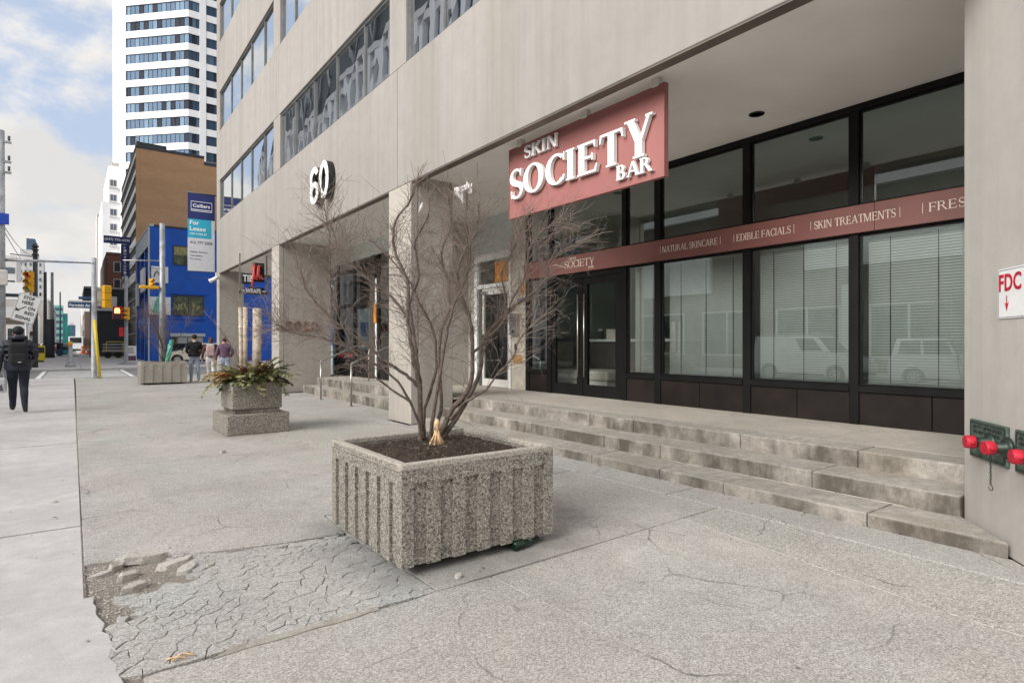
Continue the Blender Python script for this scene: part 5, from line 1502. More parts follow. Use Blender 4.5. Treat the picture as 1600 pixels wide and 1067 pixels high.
# ---- third planter at the corner
P3 = ribbed_planter('concrete_planter', 'long low panelled concrete planter near the crossing holding a dark bare shrub', 1.86, 3.25, 23.6, 24.9, .06, .76, 5, 'aggregate_rim')
r = random.Random(4); st3 = []
for k in range(9):
    a = r.uniform(0, 2 * PI); s = r.uniform(.35, .95); b = Vector((2.65 + r.gauss(0, .07), 24.1 + r.gauss(0, .05), .74))
    pts = [b]
    for i in range(1, 6):
        t = i / 5
        pts.append(b + Vector((math.cos(a) * s * t ** 1.2 + r.gauss(0, .03), math.sin(a) * s * t ** 1.2 * .6, 1.75 * t * r.uniform(.85, 1.0))))
    st3.append((.03, .010, [tuple(q) for q in pts]))
bare_shrub('dark bare shrub wrapped in green plastic in the planter near the crossing', st3, 26, 77, 1.6, (.2, .42), hmin=1.2, sides=6)
gb = MB(); r = random.Random(9)
ring = []
for i in range(9):
    z = .74 + i * .10
    ring.append([(2.66 + .02 * i + math.cos(2 * PI * k / 11) * (.065 + r.uniform(-.025, .03)), 23.95 + math.sin(2 * PI * k / 11) * (.065 + r.uniform(-.025, .03)), z + r.uniform(-.03, .03)) for k in range(11)])
gb.add([p for q in ring for p in q], [(i * 11 + k, i * 11 + (k + 1) % 11, (i + 1) * 11 + (k + 1) % 11, (i + 1) * 11 + k) for i in range(8) for k in range(11)])
tag(gb.build('plastic_wrap', 'green_bag'), 'bright green plastic wrapped round the shrub near the crossing', 'plastic wrap')
# ================================================================ STREET FURNITURE
def text_part(name, parent, mat, *rows):
    for (t, org, ux, cap, w) in rows:
        m = MB(); sans_on(m, t, org, ux, ZV, cap, w, .004, bold=.02); o = m.build(name, mat, parent)
        if cap < .1 or ' ' in t or ',' in t: o['kind'] = 'stuff'
    return o
XR = (1, 0, 0)
# big pole at the left edge
up = thing('utility_pole', 'tall grey utility pole with cross arms cut by the left edge', 'utility pole', (-1.90, 25.7, 0))
m = MB(); m.tube([(-1.90, 25.7, -.1), (-1.90, 25.7, 5), (-1.90, 25.7, 8.4)], [.15, .125, .11], 14); m.build('pole', 'galvanised', up)
for z in (8.0, 7.35, 7.0):
    m = MB(); m.box(-2.35, -1.62, 25.62, 25.70, z, z + .07); m.build('cross_arm', 'galvanised', up)
    m = MB()
    for x in (-2.3, -2.12, -1.68): m.tube([(x, 25.66, z + .09), (x, 25.66, z + .14), (x, 25.66, z + .16), (x, 25.66, z + .24)], [.02, .045, .03, .04], 8)
    o = m.build('insulators', 'dark_grey', up); o['kind'] = 'stuff'
m = MB(); m.box(-2.15, -1.67, 25.50, 25.56, 5.30, 5.66); m.build('blue_plate', 'sign_blue', up, bevel=.01)
m = MB(); m.box(-2.15, -1.70, 25.4, 25.55, 3.30, 3.80); m.build('control_box', 'offwhite', up, bevel=.03)
m = MB(); m.tube([(-1.8, 25.7, 4.16), (-.8, 25.7, 4.20), (.55, 25.7, 4.24)], [.05, .04, .025], 10); m.ball((.57, 25.7, 4.24), .045, 8); m.build('mast_arm', 'galvanised', up)
def signal_head(m, c, axis, hood=True):
    pass
def traffic_signal(parent, c, yaw, mat='signal_yellow', s=1.0, lens_on=None):
    """three stacked sections with visors; yaw = heading the lenses face (degrees from +Y clockwise)"""
    M = Matrix.Translation(c) @ Matrix.Rotation(-R(yaw), 4, 'Z') @ Matrix.Scale(s, 4)
    h_ = None
    for k in range(3):
        z = (1 - k) * .36
        m = MB(); m.cbox((0, 0, z), (.36, .22, .352), M=M); sec = m.build('housing', mat, parent, bevel=.03 * s)
        m = MB(); p = M @ Vector((0, .112, z)); q = M @ Vector((0, .116, z)); m.cyl(p, q, .125 * s, n=18)
        m.build('lens', ['lamp_red', 'fern_gold', 'green_bag'][k] if lens_on is None else lens_on, sec)
        m = MB()
        v = []
        for j in range(13):
            a = R(-20 + 220 * j / 12)
            v.append((math.cos(a) * .14, math.sin(a) * .14 + z))
        m.add([M @ Vector((a, .11, b)) for a, b in v] + [M @ Vector((a, .33, b)) for a, b in v], [(j, j + 1, 13 + j + 1, 13 + j) for j in range(12)], smooth=True)
        m.build('visor', mat, sec)
# signal pole at the near corner
tb = thing('traffic_signal_pole', 'grey signal pole with yellow signal head and blue street name plate at the crossing', 'traffic light', (.71, 29.45, 0))
m = MB(); m.tube([(.71, 29.45, -.05), (.71, 29.45, .08), (.71, 29.45, .1), (.71, 29.45, 4.87)], [.16, .15, .115, .085], 14); m.cyl((.71, 29.45, -.02), (.71, 29.45, .03), .28); m.build('pole', 'galvanised', tb)
traffic_signal(tb, (1.13, 29.45, 3.32), 330, s=.86)
m = MB(); m.cyl((.74, 29.45, 3.6), (1.12, 29.45, 3.6), .025); m.cyl((.74, 29.45, 3.1), (1.12, 29.45, 3.1), .025); m.build('bracket', 'galvanised', tb)
m = MB(); m.box(-.14, .62, 29.30, 29.33, 2.82, 3.06); pl = m.build('street_plate', 'street_blue', tb, bevel=.01)
text_part('lettering', pl, 'letter_white', ('Ferndale Av', (-.09, 29.298, 2.87), XR, .12, .66))
m = MB(); m.box(-.12, .62, 29.30, 29.33, 3.065, 3.12); m.build('plate_topper', 'offwhite', tb)
m = MB(); m.box(.20, .62, 29.9, 29.93, 3.2, 3.32); m.build('street_plate', 'street_blue', tb, bevel=.01)
m = MB(); m.box(.78, .98, 29.52, 29.55, 2.95, 3.72); m.build('back_board', 'white_paint', tb, bevel=.01)
yg = thing('guy_guard', 'bright yellow guard on a slanting wire beside the grey signal pole', 'wire guard', (.88, 29.2, 0))
m = MB(); m.tube([(.90, 29.2, .02), (.80, 29.25, 1.2), (.72, 29.3, 2.36)], [.05, .055, .06], 8); m.build('sleeve', 'guard_yellow', yg)
# pole with the pedestrian hand
p2 = thing('traffic_signal_pole', 'grey corner pole with an orange lit hand signal in a yellow hood', 'traffic light', (2.96, 48.4, 0))
m = MB(); m.tube([(2.96, 48.4, 0), (2.96, 48.4, .12), (2.96, 48.4, .14), (2.96, 48.4, 6.0)], [.3, .28, .13, .10], 14); m.cyl((2.96, 48.4, 0), (2.96, 48.4, .06), .5); m.build('pole', 'galvanised', p2)
m = MB(); m.box(2.20, 2.68, 48.2, 48.4, 3.05, 3.86); hd = m.build('hand_signal', 'dark_grey', p2, bevel=.03)
m = MB(); m.cbox((2.44, 48.19, 3.60), (.30, .012, .28))
for k in range(4): m.cbox((2.34 + k * .065, 48.19, 3.77 - abs(k - 1.5) * .015), (.045, .012, .10))
m.build('lit_hand', 'hand_orange', hd)
m = MB(); m.box(2.18, 2.70, 47.95, 48.2, 3.86, 3.90); m.box(2.18, 2.21, 47.95, 48.2, 3.04, 3.86); m.box(2.67, 2.70, 47.95, 48.2, 3.04, 3.86); m.build('hood', 'red_paint', hd)
traffic_signal(p2, (3.02, 48.25, 3.45), 240, s=.8)
m = MB(); m.box(2.55, 2.80, 48.3, 48.33, 1.9, 2.5); m.build('notice', 'red_paint', p2, bevel=.01)
# third pole in front of the blue building
p3 = thing('street_light_pole', 'pale grey pole in front of the blue building with a thin arm', 'lamp post', (3.50, 33.2, -.1))
m = MB(); m.tube([(3.5, 33.2, -.12), (3.5, 33.2, 3), (3.5, 33.2, 7.2)], [.15, .135, .115], 14); m.build('pole', 'galvanised', p3)
m = MB(); m.tube([(3.5, 33.2, 5.40), (1.9, 33.2, 5.30)], [.035, .022], 8); m.build('arm', 'aluminium', p3)
traffic_signal(p3, (3.05, 33.2, 4.25), 150, s=.5)
m = MB(); m.box(2.55, 3.35, 33.0, 33.2, 4.02, 4.16); m.build('signal_rail', 'signal_yellow', p3, bevel=.02)
# far side poles
ps = thing('traffic_signal_pole', 'slim far corner pole with a yellow signal head high on its left', 'traffic light', (-1.76, 45, 0))
m = MB(); m.tube([(-1.76, 45, -.1), (-1.76, 45, 7.3)], [.14, .11], 12)
for z in (7.1, 6.9, 6.6): m.cyl((-1.76, 45, z), (-1.76, 45, z + .08), .17)
m.build('pole', 'dark_grey', ps)
traffic_signal(ps, (-2.02, 44.8, 5.0), 205, s=1.15)
m = MB(); m.tube([(-2.9, 45, 6.6), (-2.2, 45, 6.55), (-1.7, 45, 6.5)], .03); m.build('arm', 'galvanised', ps)
def plain_pole(label, x, y, h_, r0, r1, mat='dark_grey', base=None, name='utility_pole'):
    p = thing(name, label, 'utility pole', (x, y, 0))
    m = MB(); m.tube([(x, y, -.1), (x, y, h_)], [r0, r1], 10); m.build('pole', mat, p)
    if base:
        m = MB(); m.tube([(x + base[2], y - .05, -.1), (x + base[2], y - .05, base[1])], [base[0] * 1.06, base[0]], 14); m.build('base', 'charcoal_cladding', p)
    return p
plain_pole('dark wooden pole standing left of the thick postered pole', -2.17, 75, 8.5, .17, .13)
plain_pole('grey pole on a thick dark base beyond the crossing', -1.62, 75, 8.5, .15, .12, 'galvanised', (.42, 3.8, -.22))
plain_pole('thin distant pole in front of the turquoise building', -1.44, 110, 9.0, .12, .09)
bl = thing('pedestal', 'short grey post on a round foot at the far sidewalk corner', 'post', (-.09, 45, 0))
m = MB(); m.tube([(-.09, 45, 0), (-.09, 45, .1), (-.09, 45, .28), (-.09, 45, 1.35)], [.28, .27, .12, .10], 12); m.build('post', 'galvanised', bl)
m = MB(); m.cbox((-.09, 44.95, 1.42), (.24, .2, .22)); m.build('push_button_box', 'signal_yellow', bl, bevel=.03)
# STOP HERE ON RED SIGNAL
ss = thing('road_sign', 'tilted white sign reading stop here on red signal with a slanting arrow', 'road sign', (-.8, 16.5, 0))
m = MB(); m.tube([(-.80, 16.62, -.02), (-.80, 16.62, 2.2)], .03, 8); m.build('post', 'galvanised', ss)
ux = Vector((.372, 0, -.115)).normalized(); uz = Vector((.27, 0, .965)).normalized()
o0 = Vector((-1.062, 16.5, 1.925)); Wd, Hd = .395, .60
def sp(a, b, d=0): return o0 + ux * a + uz * b + Vector((0, -d, 0))
m = MB(); v = [sp(0, 0), sp(Wd, 0), sp(Wd, Hd), sp(0, Hd)]
m.add(v + [p + Vector((0, .012, 0)) for p in v], [(0, 1, 2, 3), (7, 6, 5, 4), (0, 4, 5, 1), (1, 5, 6, 2), (2, 6, 7, 3), (3, 7, 4, 0)]); m.build('plate', 'white_paint', ss)
for (t, a, b, w) in [('STOP', .09, .49, .19), ('HERE', .09, .385, .19), ('ON', .22, .28, .12), ('RED', .19, .175, .16), ('SIGNAL', .06, .055, .27)]:
    m = MB(); sans_on(m, t, sp(a, b, .001), ux, uz, .072, w, .003, bold=.025); m.build('lettering', 'black_paint', ss)
m = MB()
def sq(*pts):
    k = len(pts); m.add([sp(a, b, .003) for a, b in pts], [tuple(range(k))])
sq((.06, .235), (.072, .222), (.19, .335), (.178, .347)); sq((.02, .205), (.10, .215), (.03, .275))
m.build('arrow', 'black_paint', ss)
m = MB()
for (a, b, c, d) in [(.008, Wd - .008, .008, .014), (.008, Wd - .008, Hd - .014, Hd - .008), (.008, .014, .014, Hd - .014), (Wd - .014, Wd - .008, .014, Hd - .014)]:
    m.add([sp(a, c, .002), sp(b, c, .002), sp(b, d, .002), sp(a, d, .002)], [(0, 1, 2, 3)])
m.build('border', 'text_grey', ss)
# overhead wires
def wire(label, a, b, sag, r=.012):
    a, b = Vector(a), Vector(b); pts = [a.lerp(b, i / 14) - Vector((0, 0, sag * 4 * (i / 14) * (1 - i / 14))) for i in range(15)]
    m = MB(); m.tube(pts, r, 4); tag(m.build('overhead_wire', 'dark_grey'), label, 'wire')
wire('thin wire from the left utility pole to the slim far pole', (-1.9, 25.7, 5.45), (-1.76, 45, 6.6), .35)
wire('lower wire from the left pole towards the thick postered pole', (-1.9, 25.7, 5.3), (-2.17, 75, 7.6), .6)
wire('high wire between the near signal pole and the pale pole', (.71, 29.45, 4.8), (3.5, 33.2, 5.0), .03, .008)
# newspaper and litter boxes, barrels, barrier, signs
def box_bin(name, label, cat, x, y, w, d, h_, mat, top='dark_grey'):
    b = thing(name, label, cat, (x, y, 0))
    m = MB(); m.box(x - w / 2, x + w / 2, y - d / 2, y + d / 2, .12, h_); m.build('body', mat, b, bevel=.03)
    m = MB(); m.box(x - w * .42, x + w * .42, y - d / 2 - .006, y - d / 2, h_ * .55, h_ * .9); m.build('window', 'car_glass', b)
    m = MB(); m.box(x - w * .35, x + w * .35, y - d * .35, y + d * .35, 0, .119); m.build('foot', top, b)
box_bin('newspaper_box', 'yellow newspaper box on the far corner behind the walking man', 'newspaper box', -1.95, 58, .55, .45, 1.25, 'guard_yellow')
box_bin('newspaper_box', 'grey newspaper box left of the yellow one', 'newspaper box', -2.55, 58, .5, .45, 1.2, 'galvanised')
box_bin('litter_bin', 'taller dark teal litter bin beyond the thick pole', 'litter bin', -1.15, 86, .6, .6, 1.5, 'street_blue')
box_bin('litter_bin', 'shorter teal litter bin beyond the thick pole', 'litter bin', -.75, 96, .7, .6, 1.1, 'teal_panel')
def barrel(x, y, label):
    b = thing('traffic_barrel', label, 'traffic barrel', (x, y, 0), group='orange barrels along the far kerb')
    m = MB(); m.tube([(x, y, 0), (x, y, .1), (x, y, .1), (x, y, 1.05), (x, y, 1.1)], [.42, .4, .28, .24, .1], 12); m.build('body', 'orange_plastic', b)
    m = MB(); m.tube([(x, y, .5), (x, y, .68)], [.275, .265], 12, cap=False); m.build('stripe', 'white_paint', b)
barrel(1.25, 104, 'orange traffic barrel nearest the white bus')
barrel(1.75, 96, 'orange traffic barrel close to the charcoal building')
hy = thing('barrier_post', 'orange and black post at the corner of the charcoal building', 'post', (1.65, 74, 0))
m = MB(); m.box(1.4, 1.75, 73.8, 74.1, 0, 1.9); m.build('body', 'dark_grey', hy, bevel=.03)
m = MB(); m.box(1.78, 2.0, 73.8, 74.1, .1, 1.9); m.build('orange_face', 'signal_yellow', hy, bevel=.03)
tr = thing('equipment_trailer', 'low grey trailer with a yellow rail frame parked by the charcoal building', 'trailer', (3.2, 70, 0))
m = MB(); m.box(2.35, 4.05, 69.2, 70.8, .62, .80); m.build('deck', 'tan_concrete', tr, bevel=.02)
for z in (.95, 1.25): 
    m = MB(); m.box(2.35, 4.05, 69.2, 69.26, z, z + .14); m.build('side_board', 'galvanised', tr)
m = MB()
for x in (2.6, 3.95): m.box(x, x + .06, 69.15, 69.2, .6, 1.62)
m.box(2.6, 4.01, 69.15, 69.2, 1.55, 1.62); m.build('rail_frame', 'guard_yellow', tr)
for x in (2.75, 3.6):
    m = MB(); m.cyl((x, 69.3, .3), (x, 69.5, .3), .3, n=16); m.build('wheel', 'rubber', tr)
af = thing('sandwich_board', 'white and purple sandwich board outside the blue building', 'advertising board', (3.4, 50, 0))
m = MB(); m.add([(3.08, 49.9, .12), (3.68, 49.9, .12), (3.68, 50.15, 1.25), (3.08, 50.15, 1.25), (3.08, 49.93, .12), (3.68, 49.93, .12), (3.68, 50.18, 1.25), (3.08, 50.18, 1.25)], [(0, 1, 2, 3), (7, 6, 5, 4), (0, 4, 5, 1), (1, 5, 6, 2), (2, 6, 7, 3), (3, 7, 4, 0)]); m.build('face', 'white_paint', af)
m = MB(); m.add([(3.12, 49.90, .2), (3.64, 49.90, .2), (3.64, 49.975, .55), (3.12, 49.975, .55)], [(0, 1, 2, 3)]); m.build('purple_print', 'plum_cloth', af)
m = MB()
for z in (.75, .9, 1.05): m.box(3.16, 3.5, 49.98 + (z - .55) * .2, 49.985 + (z - .55) * .2, z, z + .05)
o = m.build('print_line', 'text_grey', af); o['kind'] = 'stuff'

# the lease banner on the far end of the office block
bn2 = thing('lease_banner', 'tall blue and white for lease banner hung from the end of the beige block', 'banner', (4.2, 26.8, 4.3))
bx0, bx1, bY = 3.72, 4.70, 26.9
m = MB(); m.cyl((3.66, bY, 7.47), (4.95, bY, 7.47), .025); m.build('bar', 'dark_grey', bn2)
m = MB(); m.cyl((3.70, bY, 4.32), (4.95, bY, 4.32), .02); m.build('bar', 'dark_grey', bn2)
def band(n, a, b, z0, z1, mat, y=bY - .01): return MB().box(a, b, y, y + .02, z0, z1).build(n, mat, bn2)
band('top_field', bx0, bx1, 6.42, 7.45, 'navy'); band('cyan_field', bx0, bx1 - .12, 5.66, 6.419, 'cyan_paint'); band('right_strip', bx1 - .1195, bx1, 5.66, 6.419, 'banner_grey'); band('white_field', bx0, bx1, 4.33, 5.659, 'banner_grey')
m = MB()
for (a, b, c, d) in [(3.83, 4.60, 7.12, 7.14), (3.83, 4.60, 6.74, 6.76), (3.83, 3.845, 6.76, 7.12), (4.585, 4.60, 6.76, 7.12), (3.85, 4.58, 6.79, 6.82)]: m.box(a, b, bY - .016, bY - .0105, c, d)
sign_c, wc = serif_text('C', .2, .08, .05); 
sans_on(m, 'Colliers', (3.90, bY - .0105, 6.90), XR, ZV, .14, .62, .004, bold=.03)
o = m.build('emblem', 'letter_white', bn2); o['kind'] = 'stuff'
text_part('lettering', bn2, 'letter_white', ('For', (3.79, bY - .0105, 6.19), XR, .17, .34), ('Lease', (3.79, bY - .0105, 5.95), XR, .17, .58), ('500-7,200 SF', (3.79, bY - .0105, 5.78), XR, .08, .62))
text_part('lettering', bn2, 'text_grey', ('416 777 2200', (3.79, bY - .0105, 5.42), XR, .12, .82), ('Charles Andrews', (3.79, bY - .0105, 5.07), XR, .06, .64), ('Toni Wallen', (3.79, bY - .0105, 4.92), XR, .06, .46), ('Tim Braley', (3.79, bY - .0105, 4.78), XR, .06, .42))

# ================================================================ PEOPLE
def skin_body(name, parent, joints, bones, mats, bone_mat, level=2):
    """one continuous skin-modifier body; joints: name -> (pos, rx, ry); bones: (a, b); the first joint is the root"""
    names = list(joints); idx = {n: i for i, n in enumerate(names)}
    me = bpy.data.meshes.new(name)
    me.from_pydata([joints[n][0] for n in names], [(idx[a], idx[b]) for a, b in bones], [])
    ob = bpy.data.objects.new(name, me); COL.objects.link(ob)
    md = ob.modifiers.new('skin', 'SKIN'); md.use_smooth_shade = True
    for i, n in enumerate(names):
        sv = me.skin_vertices[0].data[i]
        sv.radius = (joints[n][1], joints[n][2]); sv.use_root = (i == 0)
    sd = ob.modifiers.new('sub', 'SUBSURF'); sd.levels = level; sd.render_levels = level
    dg = bpy.context.evaluated_depsgraph_get(); dg.update()
    nm = bpy.data.meshes.new_from_object(ob.evaluated_get(dg))
    bpy.data.objects.remove(ob); bpy.data.meshes.remove(me)
    for m_ in mats: nm.materials.append(MATS[m_])
    segs = [(Vector(joints[a][0]), Vector(joints[b][0]), bone_mat(a, b)) for a, b in bones]
    for p in nm.polygons:
        c = p.center; best = None
        for a, b, mi in segs:
            ab = b - a; t = max(0, min(1, (c - a).dot(ab) / max(ab.length_squared, 1e-9))); d = (c - a - ab * t).length
            if best is None or d < best[0]: best = (d, mi)
        p.material_index = best[1]; p.use_smooth = True
    nm.name = name
    o = bpy.data.objects.new(name, nm); COL.objects.link(o); o.parent = parent
    return o
def person(label, loc, rz, height, mats, pose, bulk=1.0, coat=1.0):
    """mats: skin, top, trousers, shoes, gloves. Figure faces +Y"""
    P = thing('person', label, 'person', loc, rz)
    k = height / 1.75
    j = {}
    def J(n, x, y, z, rx, ry=None): j[n] = ((x * k, y * k, z * k), rx * k, (ry if ry else rx) * k)
    b = bulk
    J('pelvis', 0, 0, .95, .150 * b, .115 * b)
    J('waist', 0, .01, 1.10, .155 * b * coat, .12 * b * coat)
    J('chest', 0, 0, 1.28, .165 * b * coat, .125 * b * coat)
    J('upper', 0, -.01, 1.41, .135 * b, .095 * b)
    J('neck', 0, .0, 1.50, .058)
    J('skull', 0, .015, 1.60, .074, .082); J('crown', 0, .015, 1.69, .066, .075)
    J('nose', 0, .105, 1.60, .014)
    bones = [('pelvis', 'waist'), ('waist', 'chest'), ('chest', 'upper'), ('upper', 'neck'), ('neck', 'skull'), ('skull', 'crown'), ('skull', 'nose')]
    for s, S in ((-1, 'l'), (1, 'r')):
        sw, el, wr = pose.get('sh_' + S, (.19, -.01, 1.40)), pose['el_' + S], pose['wr_' + S]
        J('sh_' + S, s * sw[0], sw[1], sw[2], .070 * b); J('el_' + S, s * el[0], el[1], el[2], .054 * b); J('wr_' + S, s * wr[0], wr[1], wr[2], .036 * b)
        d = (Vector(wr) - Vector(el)).normalized() if 'hd_' + S not in pose else Vector(pose['hd_' + S])
        pm = Vector(wr) + d * .055
        J('pm_' + S, s * pm.x, pm.y, pm.z, .036, .024)
        bones += [('upper', 'sh_' + S), ('sh_' + S, 'el_' + S), ('el_' + S, 'wr_' + S), ('wr_' + S, 'pm_' + S)]
        sd = d.cross(Vector((1, 0, 0))); sd = sd.normalized() if sd.length > .1 else Vector((0, 1, 0))
        for f in range(4):
            o = pm + sd * ((f - 1.5) * .021) + d * .035; L = (.030, .038, .035, .026)[f]
            e = o + d * L; t = e + (d * .7 + Vector((-.55, 0, 0))).normalized() * L * .9
            J(f'f{f}a_{S}', s * o.x, o.y, o.z, .0095); J(f'f{f}b_{S}', s * e.x, e.y, e.z, .0088); J(f'f{f}c_{S}', s * t.x, t.y, t.z, .0075)
            bones += [('pm_' + S, f'f{f}a_{S}'), (f'f{f}a_{S}', f'f{f}b_{S}'), (f'f{f}b_{S}', f'f{f}c_{S}')]
        tb_ = Vector(wr) + d * .025 + sd * .035; te = tb_ + (d + sd * .6).normalized() * .045
        J(f'ta_{S}', s * tb_.x, tb_.y, tb_.z, .011); J(f'tb_{S}', s * te.x, te.y, te.z, .009)
        bones += [('wr_' + S, f'ta_{S}'), (f'ta_{S}', f'tb_{S}')]
        hp, kn, an = pose.get('hip_' + S, (.09, 0, .88)), pose['kn_' + S], pose['an_' + S]
        J('hip_' + S, s * hp[0], hp[1], hp[2], .098 * b, .105 * b); J('kn_' + S, s * kn[0], kn[1], kn[2], .066 * b); J('cf_' + S, s * (kn[0] + an[0]) / 2, (kn[1] + an[1]) / 2 - .012, (kn[2] + an[2]) / 2 + .06, .064 * b); J('an_' + S, s * an[0], an[1], an[2], .050)
        he = pose.get('toe_' + S, (0, .17, -.045))
        J('hl_' + S, s * an[0], an[1] - .045, an[2] - .045, .036); J('bl_' + S, s * (an[0] + .015), an[1] + he[1] * .6, an[2] + he[2], .042, .030); J('to_' + S, s * (an[0] + .02), an[1] + he[1], an[2] + he[2], .034, .024)
        bones += [('pelvis', 'hip_' + S), ('hip_' + S, 'kn_' + S), ('kn_' + S, 'cf_' + S), ('cf_' + S, 'an_' + S), ('an_' + S, 'hl_' + S), ('an_' + S, 'bl_' + S), ('bl_' + S, 'to_' + S)]
    def bm_(a, c):
        if a in ('neck', 'skull') or c in ('skull', 'crown', 'nose'): return 0
        if c[:2] in ('pm',) or c[0] == 'f' and c[1].isdigit() or c[:2] in ('ta', 'tb'): return 4
        if a.startswith('pelvis') and c.startswith('hip') or c[:2] in ('kn', 'cf') or c[:3] == 'an_': return 2
        if c[:2] in ('hl', 'bl', 'to'): return 3
        return 1
    body = skin_body('body', P, j, bones, mats, bm_)
    # ears and eyes
    for s in (-1, 1):
        m = MB(); m.ball((s * .078 * k, .01 * k, 1.595 * k), .022 * k, 8, sq=(.45, .8, 1.3)); m.build('ear', mats[0], P, world=False)
        m = MB(); m.ball((s * .030 * k, .088 * k, 1.618 * k), .011 * k, 6); m.build('eye', 'hair_dark', P, world=False)
    m = MB(); m.ball((0, .094 * k, 1.556 * k), .020 * k, 6, sq=(1, .3, .3)); m.build('mouth', 'brown_cloth', P, world=False)
    return P, k
def cap_hair(P, k, mat, name='hair', down=0.0, rr=.098, y=-.005):
    m = MB(); m.ball((0, y * k, 1.655 * k), rr * k, 16, sq=(.9, 1.0, .92)); 
    if down:
        m.tube([(0, -.05 * k, 1.66 * k), (0, -.105 * k, 1.54 * k), (0, -.125 * k, (1.50 - down) * k)], [.075 * k, .075 * k, .045 * k], 10)
    return m.build(name, mat, P, world=False)
WALK = dict(el_l=(.27, -.06, 1.13), wr_l=(.29, .04, .90), el_r=(.28, -.03, 1.13), wr_r=(.20, .18, 1.02), kn_l=(.085, .20, .52), an_l=(.085, .26, .10), toe_l=(0, .16, -.01), kn_r=(.09, -.01, .51), an_r=(.10, -.24, .17), toe_r=(0, .10, -.125))
mnP, k = person('man in a navy quilted jacket walking away with a black backpack', (-.88, 15.6, 0), R(3), 1.76, ['skin', 'navy_jacket', 'navy_trousers', 'black_paint', 'black_cloth'], dict(WALK), 1.14, 1.20)
cap_hair(mnP, k, 'black_cloth', 'beanie', 0, .103)
m = MB(); m.tube([(-.13 * k, -.06 * k, 1.50 * k), (0, -.13 * k, 1.515 * k), (.13 * k, -.06 * k, 1.50 * k)], [.05 * k, .065 * k, .05 * k], 10); m.build('hood', 'navy_jacket', mnP, world=False)
m = MB(); m.tube([(0, 0, .86 * k), (0, 0, .93 * k), (0, 0, 1.03 * k)], [.205 * k, .225 * k, .215 * k], 18, cap=False); m.build('jacket_hem', 'navy_jacket', mnP, world=False)
for z in (1.06, 1.16, 1.27, 1.37):
    m = MB(); m.tube([(math.cos(R(a)) * .222 * k, math.sin(R(a)) * .185 * k, z * k) for a in range(200, 345, 12)], .028 * k, 8); m.build('quilt_baffle', 'navy_jacket', mnP, world=False)
for s in (-1, 1):
    for t in (.25, .6):
        a, b = Vector((s * .19, -.01, 1.40)) * k, Vector((s * .265, -.04, 1.13)) * k
        c = a.lerp(b, t); d = (b - a).normalized(); m = MB(); m.tube([c - d * .045, c - d * .02, c + d * .02, c + d * .045], [.075 * k, .09 * k, .09 * k, .075 * k], 10, cap=False); m.build('quilt_baffle', 'navy_jacket', mnP, world=False)
bk = thing('backpack', 'black backpack worn by the man in the navy quilted jacket', 'backpack', (-.88, 15.6, 0), R(3))
m = MB(); m.cbox((0, -.265 * k, 1.20 * k), (.30 * k, .16 * k, .44 * k)); m.build('body', 'black_cloth', bk, bevel=.06, seg=3, world=False)
m = MB(); m.cbox((0, -.365 * k, 1.10 * k), (.24 * k, .06 * k, .20 * k)); pk = m.build('pocket', 'black_cloth', bk, bevel=.025, seg=2, world=False)
m = MB(); m.cbox((0.02, -.398 * k, 1.03 * k), (.05 * k, .006, .012 * k)); m.build('logo_tab', 'letter_white', bk, world=False)
for s in (-1, 1):
    m = MB(); m.tube([(s * .10 * k, -.22 * k, 1.40 * k), (s * .12 * k, -.06 * k, 1.50 * k), (s * .13 * k, .13 * k, 1.38 * k), (s * .14 * k, .15 * k, 1.2 * k)], .022 * k, 6); m.build('strap', 'black_cloth', bk, world=False)
hb = thing('carrier_bag', 'pale printed carrier bag held in the left hand of the walking man', 'carrier bag', (-1.16, 15.62, .42))
m = MB(); m.prism([(-1.25, 15.55), (-1.06, 15.55), (-1.06, 15.69), (-1.25, 15.69)], .42, .72); m.build('sack', 'pale_bag', hb, bevel=.03)
m = MB(); m.tube([(-1.20, 15.62, .71), (-1.17, 15.62, .84), (-1.12, 15.62, .84), (-1.10, 15.62, .71)], .008, 5); m.build('handle', 'pale_bag', hb)
m = MB(); m.add([(-1.22, 15.545, .46), (-1.10, 15.545, .46), (-1.13, 15.545, .6)], [(0, 1, 2)]); m.build('print', 'text_grey', hb)
STAND = dict(el_l=(.25, .02, 1.13), wr_l=(.16, .20, 1.02), el_r=(.25, .02, 1.13), wr_r=(.16, .20, 1.02), kn_l=(.10, .06, .50), an_l=(.10, .02, .085), kn_r=(.12, .0, .50), an_r=(.14, -.20, .12), toe_r=(0, .13, -.075))
m2, k = person('man in a black jacket and pale jeans walking away beside the long planter', (3.58, 24.35, 0), R(-8), 1.75, ['skin', 'black_cloth', 'blue_jeans', 'offwhite', 'skin'], STAND, 1.05, 1.14)
cap_hair(m2, k, 'hair_dark')
m = MB(); m.tube([(0, 0, .93 * k), (0, 0, .99 * k), (0, 0, 1.08 * k)], [.185 * k, .21 * k, .195 * k], 16, cap=False); m.build('jacket_hem', 'black_cloth', m2, world=False)
m = MB(); m.tube([(-.06 * k, -.03 * k, 1.47 * k), (0, -.075 * k, 1.49 * k), (.06 * k, -.03 * k, 1.47 * k)], .03 * k, 8); m.build('collar', 'white_paint', m2, world=False)
m3, k = person('woman with long brown hair in a dark coat carrying a pink backpack', (3.98, 23.5, 0), R(-12), 1.64, ['skin', 'brown_cloth', 'offwhite', 'black_paint', 'skin'], dict(WALK), 1.05, 1.1)
cap_hair(m3, k, 'brown_cloth', 'hair', .18)
bk3 = thing('backpack', 'pale pink backpack on the woman with long brown hair', 'backpack', (3.98, 23.5, 0), R(-12))
m = MB(); m.cbox((0, -.22 * k, 1.22 * k), (.30 * k, .15 * k, .40 * k)); m.build('body', 'pink_cloth', bk3, bevel=.05, seg=3, world=False)
